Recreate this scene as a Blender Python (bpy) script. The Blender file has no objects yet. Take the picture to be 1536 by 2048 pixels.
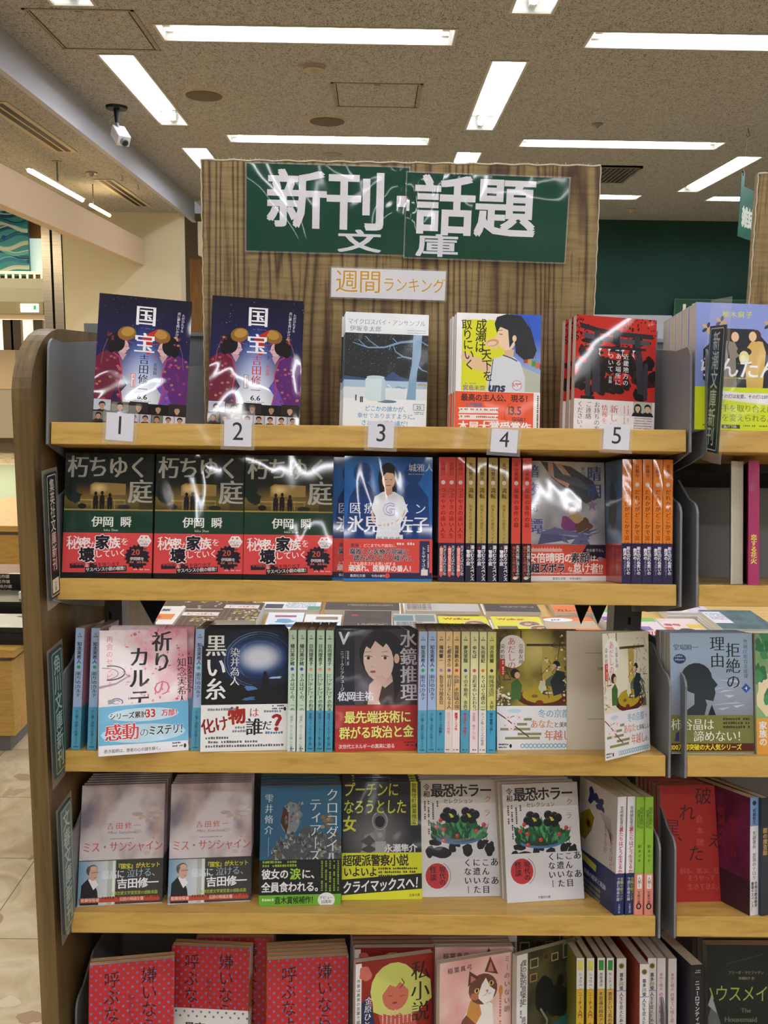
import bpy, bmesh, math, random
from mathutils import Matrix, Vector, noise
from mathutils.geometry import tessellate_polygon
R = math.radians
random.seed(7)
C = bpy.context.scene.collection
S = bpy.context.scene

# ------------------------------------------------------------------ camera
EYE = 1.45
FPX, PITCH, YAW, ROLL = 1876.3, R(8.963), R(0.6387), R(0.7542)
fw = Vector((math.sin(YAW) * math.cos(PITCH), math.cos(YAW) * math.cos(PITCH), -math.sin(PITCH)))
rt0 = Vector((math.cos(YAW), -math.sin(YAW), 0)); up0 = rt0.cross(fw)
rt = rt0 * math.cos(ROLL) + up0 * math.sin(ROLL); up = up0 * math.cos(ROLL) - rt0 * math.sin(ROLL)
cd = bpy.data.cameras.new('camera'); cam = bpy.data.objects.new('camera', cd); C.objects.link(cam)
cam.matrix_world = Matrix(((rt.x, up.x, -fw.x, 0), (rt.y, up.y, -fw.y, 0), (rt.z, up.z, -fw.z, EYE), (0, 0, 0, 1)))
cd.sensor_fit = 'VERTICAL'; cd.sensor_height = 36; cd.lens = FPX / 2048 * 36; cd.clip_start = .02; cd.clip_end = 100
S.camera = cam


def at(px, py, Y=None, Z=None, X=None):
    """the real point seen at a pixel of the photograph, at depth Y, height Z or offset X"""
    r = fw + rt * ((px - 768) / FPX) - up * ((py - 1024) / FPX)
    k = Y / r.y if Y is not None else (Z - EYE) / r.z if Z is not None else X / r.x
    return Vector((r.x * k, r.y * k, EYE + r.z * k))


# ------------------------------------------------------------------ world, exposure
S.view_settings.view_transform = 'Standard'; S.view_settings.look = 'None'
S.view_settings.exposure = 0.6; S.view_settings.gamma = 1; S.view_settings.use_curve_mapping = False
W = bpy.data.worlds.new('world'); S.world = W; W.use_nodes = True
W.node_tree.nodes['Background'].inputs[0].default_value = (.95, .97, 1, 1)
W.node_tree.nodes['Background'].inputs[1].default_value = .15
S.cycles.use_denoising = True
S.cycles.max_bounces = 8; S.cycles.diffuse_bounces = 4; S.cycles.glossy_bounces = 3; S.cycles.transmission_bounces = 6
S.cycles.sample_clamp_indirect = 6
TUBE = 17.0          # strength of the ceiling tubes
WARM = 6.0           # strength of the warm concourse lamps


# ------------------------------------------------------------------ colours and materials
def lin(v):
    v /= 255.
    return v / 12.92 if v <= .04045 else ((v + .055) / 1.055) ** 2.4


def hx(s):
    return (lin(int(s[0:2], 16)), lin(int(s[2:4], 16)), lin(int(s[4:6], 16)))


MATS = {}


def mat(name, col='808080', rough=.5, metal=0, emit=None, es=0, coat=0, spec=.5, alpha=1, trans=0):
    if name in MATS: return MATS[name]
    m = bpy.data.materials.new(name); m.use_nodes = True; MATS[name] = m
    b = m.node_tree.nodes['Principled BSDF']
    b.inputs['Base Color'].default_value = (*hx(col), 1); b.inputs['Roughness'].default_value = rough
    b.inputs['Metallic'].default_value = metal; b.inputs['Specular IOR Level'].default_value = spec
    b.inputs['Coat Weight'].default_value = coat
    b.inputs['Transmission Weight'].default_value = trans
    b.inputs['Alpha'].default_value = alpha
    if emit: b.inputs['Emission Color'].default_value = (*hx(emit), 1); b.inputs['Emission Strength'].default_value = es
    return m


def N(m, t, **k):
    n = m.node_tree.nodes.new(t)
    for a, v in k.items():
        if a in n.inputs: n.inputs[a].default_value = v
        else: setattr(n, a, v)
    return n


def L(m, a, b): m.node_tree.links.new(a, b)


def coords(m, scale, kind='Object', rot=(0, 0, 0)):
    mp = N(m, 'ShaderNodeMapping'); mp.inputs['Scale'].default_value = scale; mp.inputs['Rotation'].default_value = rot
    if kind == 'World':
        g = N(m, 'ShaderNodeNewGeometry'); L(m, g.outputs['Position'], mp.inputs[0])
    else:
        tc = N(m, 'ShaderNodeTexCoord'); L(m, tc.outputs[kind], mp.inputs[0])
    return mp.outputs[0]


def ramp(m, fac, stops):
    r = N(m, 'ShaderNodeValToRGB'); e = r.color_ramp.elements
    while len(e) < len(stops): e.new(.5)
    for k, (p, c) in enumerate(stops):
        e[k].position = p; e[k].color = (*hx(c), 1)
    L(m, fac, r.inputs[0]); return r.outputs[0]


def bump(m, h, strength=.2, dist=.001):
    b = N(m, 'ShaderNodeBump', Strength=strength, Distance=dist); L(m, h, b.inputs['Height'])
    L(m, b.outputs[0], m.node_tree.nodes['Principled BSDF'].inputs['Normal'])


def grain(name, scale, stops, rough=.4, coat=0, detail=6, bs=.08, kind='World'):
    m = mat(name, rough=rough, coat=coat, spec=.15 if coat > .5 else .35); b = m.node_tree.nodes['Principled BSDF']
    n = N(m, 'ShaderNodeTexNoise', Scale=1., Detail=detail, Roughness=.65, Distortion=.6); L(m, coords(m, scale, kind), n.inputs[0])
    L(m, ramp(m, n.outputs[0], stops), b.inputs['Base Color']); bump(m, n.outputs[0], bs, .0006)
    return m


def print_mat(name, rough, coat=0., wave=0., ws=20):
    """printed paper: colours come from the artwork, wave = how much the wrapping film buckles"""
    m = mat(name, rough=rough, coat=coat, spec=.15 if coat > .5 else .35); b = m.node_tree.nodes['Principled BSDF']
    a = N(m, 'ShaderNodeAttribute'); a.attribute_name = 'Col'; L(m, a.outputs[0], b.inputs['Base Color'])
    b.inputs['Coat Roughness'].default_value = .04
    if wave:
        n = N(m, 'ShaderNodeTexNoise', Scale=1., Detail=1.5, Roughness=.4, Distortion=1.6); L(m, coords(m, (ws, ws, ws * .6), 'World'), n.inputs[0])
        bp = N(m, 'ShaderNodeBump', Strength=1., Distance=wave); L(m, n.outputs[0], bp.inputs['Height'])
        L(m, bp.outputs[0], b.inputs['Coat Normal'])
    return m


PM = print_mat('printed_matte', .5, .12, .0015, 12)
PG = print_mat('printed_film', .5, 1., .0034, 7)
PS = print_mat('printed_sheen', .45, .12, .0015, 8)
PP = print_mat('printed_plain', .6)
LM = print_mat('laminate', .5, 1., .0055, 6)

SHELF = grain('beech_edge', (14, 90, 90), [(.3, 'b08a44'), (.5, 'c8a052'), (.75, 'd2ac5e')], .42, .1)
PANEL = grain('oak_panel', (110, 22, 4), [(.3, '4f3f26'), (.5, '6f5935'), (.7, '826b43')], .45, .1)
STEEL = mat('grey_steel', '77787b', .42, .0)
STEELL = mat('grey_steel_edge', '9a9ca0', .35, .4)
DARK = mat('dark_steel', '35353a', .5, .2)
CHROME = grain('brushed_steel', (6, 6, 300), [(.3, '9a9182'), (.7, 'c2b9a8')], .28, 0, 3, .05); CHROME.node_tree.nodes['Principled BSDF'].inputs['Metallic'].default_value = .9
WHITE = mat('white_enamel', 'eeeeea', .35)
FASC = mat('fascia_paint', 'a8a8b2', .6)
BEAM = mat('beam_paint', 'c6ac90', .7)
CREAM = mat('wall_cream', 'd8d0b4', .8)
GREEN = grain('green_wall', (1, 1, 1), [(.3, '14382e'), (.7, '18403a')], .75, 0, 2, 0)
GPAPER = mat('green_card', '2c6c5e', .5)
BLACKP = mat('black_plastic', '16161a', .4)
CLEAR = mat('clear_acrylic', 'ffffff', .06, alpha=.1, spec=.5)
PAPER = mat('paper', 'e9e6e0', .7)

PAGES = mat('page_edges', rough=.85)
_n = N(PAGES, 'ShaderNodeTexNoise', Scale=1., Detail=3.); L(PAGES, coords(PAGES, (6, 3800, 6), 'Object'), _n.inputs[0])
L(PAGES, ramp(PAGES, _n.outputs[0], [(.32, '9d9484'), (.5, 'cbc3b2'), (.66, 'ddd6c8')]), PAGES.node_tree.nodes['Principled BSDF'].inputs['Base Color'])

CEIL = mat('ceiling_board', rough=.95); _b = CEIL.node_tree.nodes['Principled BSDF']
_v = N(CEIL, 'ShaderNodeTexNoise', Scale=1., Detail=2., Distortion=2.5); L(CEIL, coords(CEIL, (60, 110, 60), 'World', (0, 0, .5)), _v.inputs[0])
_m = N(CEIL, 'ShaderNodeTexNoise', Scale=1., Detail=2., Distortion=2.5); L(CEIL, coords(CEIL, (120, 50, 60), 'World', (0, 0, -.4)), _m.inputs[0])
_x = N(CEIL, 'ShaderNodeMath', operation='MAXIMUM'); L(CEIL, _v.outputs[0], _x.inputs[0]); L(CEIL, _m.outputs[0], _x.inputs[1])
L(CEIL, ramp(CEIL, _x.outputs[0], [(.0, 'b2afab'), (.575, 'adaaa6'), (.62, '565048'), (.8, '3c3832')]), _b.inputs['Base Color'])

FLOOR = mat('floor_tiles', rough=.28); _b = FLOOR.node_tree.nodes['Principled BSDF']
_c = coords(FLOOR, (1, 1, 1), 'World')
_n = N(FLOOR, 'ShaderNodeTexNoise', Scale=7., Detail=6., Distortion=1.); L(FLOOR, _c, _n.inputs[0])
_r = ramp(FLOOR, _n.outputs[0], [(.3, 'b39f7c'), (.45, 'cdbb98'), (.6, 'dccdae'), (.75, 'c6b28c')])
_w = N(FLOOR, 'ShaderNodeTexVoronoi', Scale=9.); _nd = N(FLOOR, 'ShaderNodeMix', data_type='VECTOR'); _nd.inputs[0].default_value = .08
L(FLOOR, _c, _nd.inputs[4]); L(FLOOR, _n.outputs[1], _nd.inputs[5]); L(FLOOR, _nd.outputs[1], _w.inputs[0])
_s = N(FLOOR, 'ShaderNodeMath', operation='LESS_THAN'); _s.inputs[1].default_value = .27; L(FLOOR, _w.outputs[0], _s.inputs[0])
_mx = N(FLOOR, 'ShaderNodeMix', data_type='RGBA'); L(FLOOR, _s.outputs[0], _mx.inputs[0]); L(FLOOR, _r, _mx.inputs[6])
_sp = N(FLOOR, 'ShaderNodeSeparateColor'); L(FLOOR, _w.outputs[1], _sp.inputs[0])
L(FLOOR, ramp(FLOOR, _sp.outputs[0], [(.0, '9c6048'), (.3, 'b39a7c'), (.6, 'e4d8c0'), (.8, 'c4a482'), (1, 'b8704c')]), _mx.inputs[7])
_k = N(FLOOR, 'ShaderNodeTexBrick', Scale=1.); _k.offset = 0; _k.inputs['Mortar Size'].default_value = .0016; _k.inputs['Brick Width'].default_value = .39; _k.inputs['Row Height'].default_value = .39
_k.inputs['Mortar'].default_value = (.16, .13, .1, 1)
_mp = coords(FLOOR, (1, 1, 1), 'World'); _mp.node.inputs['Location'].default_value = (.982 - .39 * 3, -2.187, 0)
L(FLOOR, _mp, _k.inputs[0]); L(FLOOR, _mx.outputs[2], _k.inputs['Color1']); L(FLOOR, _mx.outputs[2], _k.inputs['Color2'])
L(FLOOR, _k.outputs[0], _b.inputs['Base Color'])

BOARD = mat('wood_print_cloth', rough=.75); _b = BOARD.node_tree.nodes['Principled BSDF']
_w1 = N(BOARD, 'ShaderNodeTexNoise', Scale=1., Detail=3., Roughness=.5); L(BOARD, coords(BOARD, (7, 5, .35), 'World'), _w1.inputs[0])
_l1 = N(BOARD, 'ShaderNodeMath', operation='MULTIPLY_ADD'); L(BOARD, _w1.outputs[0], _l1.inputs[0]); _l1.inputs[1].default_value = 34.; _l1.inputs[2].default_value = 0.   # contour lines of a stretched noise read as wood grain
_fr = N(BOARD, 'ShaderNodeMath', operation='PINGPONG'); L(BOARD, _l1.outputs[0], _fr.inputs[0]); _fr.inputs[1].default_value = .5
_w2 = N(BOARD, 'ShaderNodeTexNoise', Scale=1., Detail=2.); L(BOARD, coords(BOARD, (300, 10, 14), 'World'), _w2.inputs[0])
_w3 = N(BOARD, 'ShaderNodeTexNoise', Scale=1., Detail=4.); L(BOARD, coords(BOARD, (4, 4, 1.2), 'World'), _w3.inputs[0])
_h = N(BOARD, 'ShaderNodeTexNoise', Scale=1., Detail=2.); L(BOARD, coords(BOARD, (25, 25, 330), 'World'), _h.inputs[0])
_g = ramp(BOARD, _fr.outputs[0], [(.0, '57473a'), (.10, '756350'), (.22, '9a8966'), (.5, 'a69672')])
_g2 = ramp(BOARD, _w2.outputs[0], [(.3, 'c0b4a4'), (.44, 'ffffff'), (.8, 'ffffff')])
_g3 = ramp(BOARD, _w3.outputs[0], [(.3, 'c0ae94'), (.6, 'fff8ea')])
_g4 = ramp(BOARD, _h.outputs[0], [(.3, 'd6cdbc'), (.6, 'fffaf0')])
_pv = _g
for _q in (_g2, _g3, _g4):
    _mm = N(BOARD, 'ShaderNodeMix', data_type='RGBA', blend_type='MULTIPLY'); _mm.inputs[0].default_value = .85
    L(BOARD, _pv, _mm.inputs[6]); L(BOARD, _q, _mm.inputs[7]); _pv = _mm.outputs[2]
L(BOARD, _pv, _b.inputs['Base Color'])
bump(BOARD, _h.outputs[0], .2, .0004)


# ------------------------------------------------------------------ mesh helpers
def tag(o, label=None, cat=None, group=None, kind=None, category=None):
    cat = cat or category
    for k, v in (('label', label), ('category', cat), ('group', group), ('kind', kind)):
        if v: o[k] = v
    return o


def empty(name, loc=(0, 0, 0), M=None, **k):
    o = bpy.data.objects.new(name, None); C.objects.link(o); o.empty_display_size = .02
    if M is not None: o.matrix_world = M
    else: o.location = loc
    return tag(o, **k)


class MB:
    """collects boxes, prisms and tubes into one mesh with several materials"""
    def __init__(s): s.v = []; s.f = []; s.m = []; s.ms = []; s.c = []; s.sm = []

    def mi(s, m):
        if m not in s.ms: s.ms.append(m)
        return s.ms.index(m)

    def add(s, vs, fs, m, cols=None, smooth=False):
        o = len(s.v); s.v += [tuple(v) for v in vs]; s.f += [tuple(i + o for i in f) for f in fs]
        k = s.mi(m); s.m += [k] * len(fs); s.sm += [smooth] * len(fs)
        if cols is None: cols = [(.8, .8, .8)] * len(vs)
        elif isinstance(cols, tuple) and not isinstance(cols[0], tuple): cols = [cols] * len(vs)
        s.c += list(cols)

    def box(s, a, b, m, M=None, col=None, bev=0):
        (x0, y0, z0), (x1, y1, z1) = a, b
        if bev:
            bm = bmesh.new(); bmesh.ops.create_cube(bm, size=1)
            for v in bm.verts: v.co = Vector(((x0 + x1) / 2 + v.co.x * (x1 - x0), (y0 + y1) / 2 + v.co.y * (y1 - y0), (z0 + z1) / 2 + v.co.z * (z1 - z0)))
            bmesh.ops.bevel(bm, geom=bm.edges[:], offset=bev, segments=2, affect='EDGES', profile=.6)
            vs = [v.co.copy() for v in bm.verts]; bm.verts.index_update(); fs = [[v.index for v in f.verts] for f in bm.faces]; bm.free()
        else:
            vs = [Vector(p) for p in ((x0, y0, z0), (x1, y0, z0), (x1, y1, z0), (x0, y1, z0), (x0, y0, z1), (x1, y0, z1), (x1, y1, z1), (x0, y1, z1))]
            fs = [(0, 3, 2, 1), (4, 5, 6, 7), (0, 1, 5, 4), (1, 2, 6, 5), (2, 3, 7, 6), (3, 0, 4, 7)]
        if M is not None: vs = [M @ v for v in vs]
        s.add(vs, fs, m, col); return s

    def prism(s, poly, f, d, m, M=None, smooth=False):
        """poly: 2D outline, f(a,b)->Vector, d: extrusion Vector"""
        n = len(poly); A = [f(*p) for p in poly]; B = [p + d for p in A]
        if M is not None: A = [M @ p for p in A]; B = [M @ p for p in B]
        tr = tessellate_polygon([[Vector((p[0], p[1], 0)) for p in poly]])
        fs = [tuple(t) for t in tr] + [tuple(n + i for i in reversed(t)) for t in tr]
        fs += [(i, (i + 1) % n, n + (i + 1) % n, n + i) for i in range(n)]
        s.add(A + B, fs, m); return s

    def tube(s, pts, r, m, n=10, cap=True, smooth=True):
        pts = [Vector(p) for p in pts]; rs = r if isinstance(r, (list, tuple)) else [r] * len(pts)
        vs = []; fs = []
        for i, p in enumerate(pts):
            d = (pts[min(i + 1, len(pts) - 1)] - pts[max(i - 1, 0)]).normalized()
            a = d.orthogonal().normalized() if i == 0 else (a - d * a.dot(d)).normalized()
            b = d.cross(a)
            vs += [p + (a * math.cos(t) + b * math.sin(t)) * rs[i] for t in (2 * math.pi * j / n for j in range(n))]
        for i in range(len(pts) - 1):
            for j in range(n): fs.append((i * n + j, i * n + (j + 1) % n, (i + 1) * n + (j + 1) % n, (i + 1) * n + j))
        s.add(vs, fs, m, smooth=smooth)
        if cap:
            s.add(vs[:n], [tuple(reversed(range(n)))], m); s.add(vs[-n:], [tuple(range(n))], m)
        return s

    def build(s, name, parent=None, M=None, **k):
        me = bpy.data.meshes.new(name); me.from_pydata(s.v, [], s.f)
        for m in s.ms: me.materials.append(m)
        me.polygons.foreach_set('material_index', s.m); me.polygons.foreach_set('use_smooth', s.sm)
        at_ = me.color_attributes.new('Col', 'FLOAT_COLOR', 'POINT')
        fl = []
        for c in s.c: fl += [c[0], c[1], c[2], 1.]
        at_.data.foreach_set('color', fl); me.update()
        o = bpy.data.objects.new(name, me); C.objects.link(o)
        if parent: o.parent = parent
        elif M is not None: o.matrix_world = M
        return tag(o, **k)


def copy_tree(o, parent=None):
    c = o.copy(); C.objects.link(c)
    if parent: c.parent = parent
    for ch in list(o.children): copy_tree(ch, c)
    return c


# ------------------------------------------------------------------ lettering
_td = bpy.data.curves.new('tmp_text', 'FONT'); _to = bpy.data.objects.new('tmp_text', _td); C.objects.link(_to)
_td.dimensions = '2D'; _td.fill_mode = 'FRONT' if hasattr(_td, 'fill_mode') else 'BOTH'
GL = {}


def _raw(ch, wt, res):
    _td.body = ch; _td.offset = wt; _td.resolution_u = res
    dg = bpy.context.evaluated_depsgraph_get(); dg.update()
    me = bpy.data.meshes.new_from_object(_to.evaluated_get(dg))
    vs = [(v.co.x, v.co.y) for v in me.vertices]; fs = [tuple(p.vertices) for p in me.polygons]
    bpy.data.meshes.remove(me); return vs, fs


def _bb(vs): xs = [v[0] for v in vs]; ys = [v[1] for v in vs]; return min(xs), min(ys), max(xs), max(ys)


_b0 = _bb(_raw('国', 0, 2)[0]); _ES = .86 / (_b0[2] - _b0[0]); _CX = (_b0[0] + _b0[2]) / 2; _CY = (_b0[1] + _b0[3]) / 2


def glyph(ch, wt=0, res=2):
    """outline of one character, em = 1, centred on its cell; returns verts, faces, advance"""
    k = (ch, round(wt, 3), res)
    if k not in GL:
        vs, fs = _raw(ch, wt / _ES, res)
        if ord(ch) < 0x2000 and vs:
            x0, _, x1, _ = _bb(vs); mx = (x0 + x1) / 2; adv = (x1 - x0) * _ES - 2 * wt + .1
        else: mx = _CX; adv = 1.
        if not vs: adv = .35 if ch == ' ' else 1.
        GL[k] = ([((x - mx) * _ES, (y - _CY) * _ES) for x, y in vs], fs, adv)
    return GL[k]


ROTV = 'ー-－〜()「」『』…—｜=＝'
EPS = 8e-6


class Art:
    """flat printed artwork in millimetres; each new shape lies a hair above the last"""
    def __init__(s, w, h, bg='ffffff'):
        s.w, s.h = w, h; s.V = []; s.F = []; s.C = []; s.n = 0; s.rec = []; s.bgc = hx(bg) if isinstance(bg, str) else bg
        s.rect(0, 0, w, h, bg)

    def lay(s, x0, y0, x1, y1, k=1):
        """lowest free layer over this box; k layers are taken"""
        n = max([r[4] for r in s.rec if r[0] < x1 and r[2] > x0 and r[1] < y1 and r[3] > y0], default=0) + 1
        s.rec.append((x0, y0, x1, y1, n + k - 1)); s.n = max(s.n, n + k - 1); return n

    def _put(s, vs, fs, col, n=None):
        if n is None: n = s.lay(min(v[0] for v in vs), min(v[1] for v in vs), max(v[0] for v in vs), max(v[1] for v in vs))
        cols = [col] * len(vs) if isinstance(col[0], float) else list(col)
        W, H = s.w, s.h
        if any(v[0] < 0 or v[1] < 0 or v[0] > W or v[1] > H for v in vs):
            nv = []; nf = []; nc = []
            for f in fs:
                for t in [(f[0], f[i], f[i + 1]) for i in range(1, len(f) - 1)]:
                    P = [(*vs[i], *cols[i]) for i in t]
                    for ax, lim, sg in ((0, 0, 1), (0, W, -1), (1, 0, 1), (1, H, -1)):
                        Q = []
                        for i in range(len(P)):
                            a, b = P[i], P[(i + 1) % len(P)]
                            ia = (a[ax] - lim) * sg >= 0; ib = (b[ax] - lim) * sg >= 0
                            if ia: Q.append(a)
                            if ia != ib:
                                u = (lim - a[ax]) / (b[ax] - a[ax]); Q.append(tuple(a[j] + (b[j] - a[j]) * u for j in range(5)))
                        P = Q
                        if not P: break
                    if len(P) > 2:
                        o = len(nv); nv += [p[:2] for p in P]; nc += [p[2:] for p in P]; nf.append(tuple(range(o, o + len(P))))
            vs, fs, cols = nv, nf, nc
        o = len(s.V); s.V += [(v[0], v[1], n) for v in vs]; s.C += cols; s.F += [tuple(i + o for i in f) for f in fs]

    def rect(s, x, y, w, h, c, rot=0, n=None):
        P = [(x, y), (x + w, y), (x + w, y + h), (x, y + h)]
        if rot:
            cx, cy, a = x + w / 2, y + h / 2, R(rot)
            P = [(cx + (p[0] - cx) * math.cos(a) - (p[1] - cy) * math.sin(a), cy + (p[0] - cx) * math.sin(a) + (p[1] - cy) * math.cos(a)) for p in P]
        s._put(P, [(0, 1, 2, 3)], hx(c) if isinstance(c, str) else c, n); return s

    def poly(s, pts, c, n=None):
        c = hx(c) if isinstance(c, str) else c
        tr = tessellate_polygon([[Vector((p[0], p[1], 0)) for p in pts]])
        s._put([tuple(p) for p in pts], [tuple(t) for t in tr], c, n); return s

    def ell(s, x, y, rx, ry, c, rot=0, n=18, lay=None):
        a = R(rot); P = []
        for i in range(n):
            t = 2 * math.pi * i / n; u, v = rx * math.cos(t), ry * math.sin(t)
            P.append((x + u * math.cos(a) - v * math.sin(a), y + u * math.sin(a) + v * math.cos(a)))
        s._put(P, [tuple(range(n))], hx(c) if isinstance(c, str) else c, lay); return s

    def blob(s, x, y, rx, ry, c, rg=.25, n=20, sd=0):
        P = []
        for i in range(n):
            t = 2 * math.pi * i / n; k = 1 + rg * noise.noise(Vector((math.cos(t) * 1.3, math.sin(t) * 1.3, sd * 3.7 + x * .1))) * 2
            P.append((x + rx * k * math.cos(t), y + ry * k * math.sin(t)))
        s._put(P + [(x, y)], [(i, (i + 1) % n, n) for i in range(n)], hx(c) if isinstance(c, str) else c); return s

    def line(s, pts, w, c, n=None):
        if n is None: n = s.lay(min(p[0] for p in pts) - 1, min(p[1] for p in pts) - 1, max(p[0] for p in pts) + 1, max(p[1] for p in pts) + 1, 2)
        c = hx(c) if isinstance(c, str) else c
        for i in range(len(pts) - 1):
            (x0, y0), (x1, y1) = pts[i], pts[i + 1]; d = math.hypot(x1 - x0, y1 - y0) or 1
            w0 = w[i] if isinstance(w, list) else w; w1 = w[i + 1] if isinstance(w, list) else w
            nx, ny = -(y1 - y0) / d / 2, (x1 - x0) / d / 2
            s._put([(x0 + nx * w0, y0 + ny * w0), (x0 - nx * w0, y0 - ny * w0), (x1 - nx * w1, y1 - ny * w1), (x1 + nx * w1, y1 + ny * w1)], [(0, 1, 2, 3)], c, n + i % 2)
        return s

    def arc(s, x, y, r, a0, a1, w, c, ry=None, k=14):
        ry = ry or r
        return s.line([(x + r * math.cos(R(a0 + (a1 - a0) * i / k)), y + ry * math.sin(R(a0 + (a1 - a0) * i / k))) for i in range(k + 1)], w, c)

    def field(s, x, y, w, h, fn, nx=24, ny=30):
        """smooth picture: fn(u, v) -> linear rgb"""
        vs = []; cs = []
        for j in range(ny + 1):
            for i in range(nx + 1):
                u, v = i / nx, j / ny; vs.append((x + w * u, y + h * v)); cs.append(fn(u, v))
        fs = [(j * (nx + 1) + i, j * (nx + 1) + i + 1, (j + 1) * (nx + 1) + i + 1, (j + 1) * (nx + 1) + i) for j in range(ny) for i in range(nx)]
        s._put(vs, fs, cs); return s

    def t(s, txt, x, y, sz, c, st='g', v=False, gap=1., sx=1., rot=0, oc=None, ow=.07, al='l', res=2, it=0):
        """one line of writing; x, y = left/bottom of the line, or column centre/top when v"""
        wt = -.01 if st == 'm' else 0.
        def ring(r, n=8, q=.85): return [(r * math.cos(2 * math.pi * (i + .5) / n), r * q * math.sin(2 * math.pi * (i + .5) / n)) for i in range(n)]
        bold = {'g': .014, 'G': .033, 'H': .05}.get(st, 0)
        dup = [(-.019, 0), (.019, 0)] if st == 'm' else [(-.026, 0), (.026, 0), (0, 0)] if st == 'M' else ring(bold, 4) if st in 'gG' else ring(bold, 6) + [(0, 0)] if st == 'H' else [(0, 0)]
        if oc: odup = ring(ow + bold, 8) + [(0, 0)]
        cell = []; pos = 0.
        for ch in txt:
            g = glyph(ch, wt, res); a = 1. if v else g[2]
            if v and ord(ch) < 0x2000 and ch != ' ': a = .8
            cell.append((ch, pos + a / 2)); pos += a * gap
        L_ = pos * sz
        off = 0 if al == 'l' else (-L_ / 2 if al == 'c' else -L_)
        ca, sa = math.cos(R(rot)), math.sin(R(rot))
        for kind in ((1, 0) if oc else (0,)):
            dd = odup if kind else dup; out = []
            for ch, p in cell:
                if ch in ' 　': continue
                g = glyph(ch, wt, res)
                for k, (dx, dy) in enumerate(dd):
                    P = []
                    for gx, gy in g[0]:
                        gx += dx; gy += dy
                        if v and ch in ROTV: gx, gy = gy, -gx
                        if v and ch in '、。': gx += .55; gy += .55
                        if v and ch in 'ャュョッァィゥェォゃゅょっぁぃぅぇぉ': gx += .1; gy += .1
                        if v: lx, ly = gx * sz * sx, -p * sz * 1. + gy * sz + (-off if off else 0)
                        else: lx, ly = off * sx + (p + gx) * sz * sx, sz * .5 + gy * sz
                        lx += it * ly
                        P.append((x + lx * ca - ly * sa, y + lx * sa + ly * ca))
                    out.append((k, P, g[1]))
            if not out: continue
            ax = [q[0] for o in out for q in o[1]]; ay = [q[1] for o in out for q in o[1]]
            n = s.lay(min(ax), min(ay), max(ax), max(ay), len(dd))
            for k, P, F in out: s._put(P, F, hx(oc if kind else c), n + k)
        return s

    def tiny(s, x, y, w, rows, c, h=1.1, lead=2., v=False, sd=0):
        """print too small to read: rows of character-sized marks"""
        rr = random.Random(sd + int(x * 7 + y)); c = hx(c); n_ = s.lay(x - rows * lead, y - w, x + w, y + h) if v else s.lay(x, y - rows * lead, x + w, y + h)
        for r_ in range(rows):
            p = 0
            while p < w:
                q = h * rr.uniform(.6, .95)
                if rr.random() > .12:
                    if v: s.rect(x - r_ * lead, y - p - q, h * .8, q, c, n=n_)
                    else: s.rect(x + p, y - r_ * lead, q, h * rr.uniform(.7, 1), c, n=n_)
                p += h * 1.05
        return s

    def face(s, x, y, r, skin='d9a98c', hair='1a1414', cloth='222222', long=0):
        s.poly([(x - r * 2, y - r * 2.6), (x - r * 1.5, y - r * 1.5), (x - r * .4, y - r * 1.1), (x + r * .4, y - r * 1.1), (x + r * 1.5, y - r * 1.5), (x + r * 2, y - r * 2.6)], cloth)
        if long: s.ell(x, y - r * .3, r * 1.25, r * 1.7, hair)
        s.ell(x, y + r * .35, r * 1.08, r * 1.0, hair); s.rect(x - r * .35, y - r * 1.4, r * .7, r, skin)
        s.ell(x, y - r * .1, r * .82, r * 1.05, skin); s.poly([(x - r * .9, y + r * .25), (x - r * .5, y + r * 1.1), (x + r * .5, y + r * 1.1), (x + r * .9, y + r * .3), (x + r * .3, y + r * .62), (x - r * .4, y + r * .55)], hair)
        for q in (-.33, .33): s.ell(x + q * r, y, r * .13, r * .08, '201515')
        s.line([(x - r * .22, y - r * .55), (x + r * .22, y - r * .55)], r * .1, 'a05048'); return s

    def stamp(s, o, dx, dy, k):
        vs = [(v[0] * k + dx, v[1] * k + dy) for v in o.V]; n0 = s.lay(min(v[0] for v in vs), min(v[1] for v in vs), max(v[0] for v in vs), max(v[1] for v in vs), o.n)
        for f in o.F: s._put([vs[i] for i in f], [tuple(range(len(f)))], [o.C[i] for i in f], n0 + o.V[f[0]][2])
        return s

    def to(s, mb, f, m, lift=0):
        """lay the artwork on a surface: f(x_mm, y_mm, height_m) -> Vector"""
        mb.add([f(x, y, lift + n * EPS) for x, y, n in s.V], s.F, m, s.C)


def mix(a, b, t):
    t = max(0, min(1, t)); return tuple(a[i] + (b[i] - a[i]) * t for i in range(3))


def fbm(u, v, sc, sd=0, o=4):
    return noise.fractal(Vector((u * sc + sd * 11.3, v * sc - sd * 5.1, sd)), 1., 2., o)
# ================================================================== the setting
CZ = EYE + 1.38          # main ceiling
LZ = EYE + 1.21          # lower ceiling over the entrance side
FX = -1.59               # line of the fascia between the two ceilings
BY = 9.2                 # back wall


def struct(name, mb, **k): return mb.build(name, kind='structure', **k)


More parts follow.
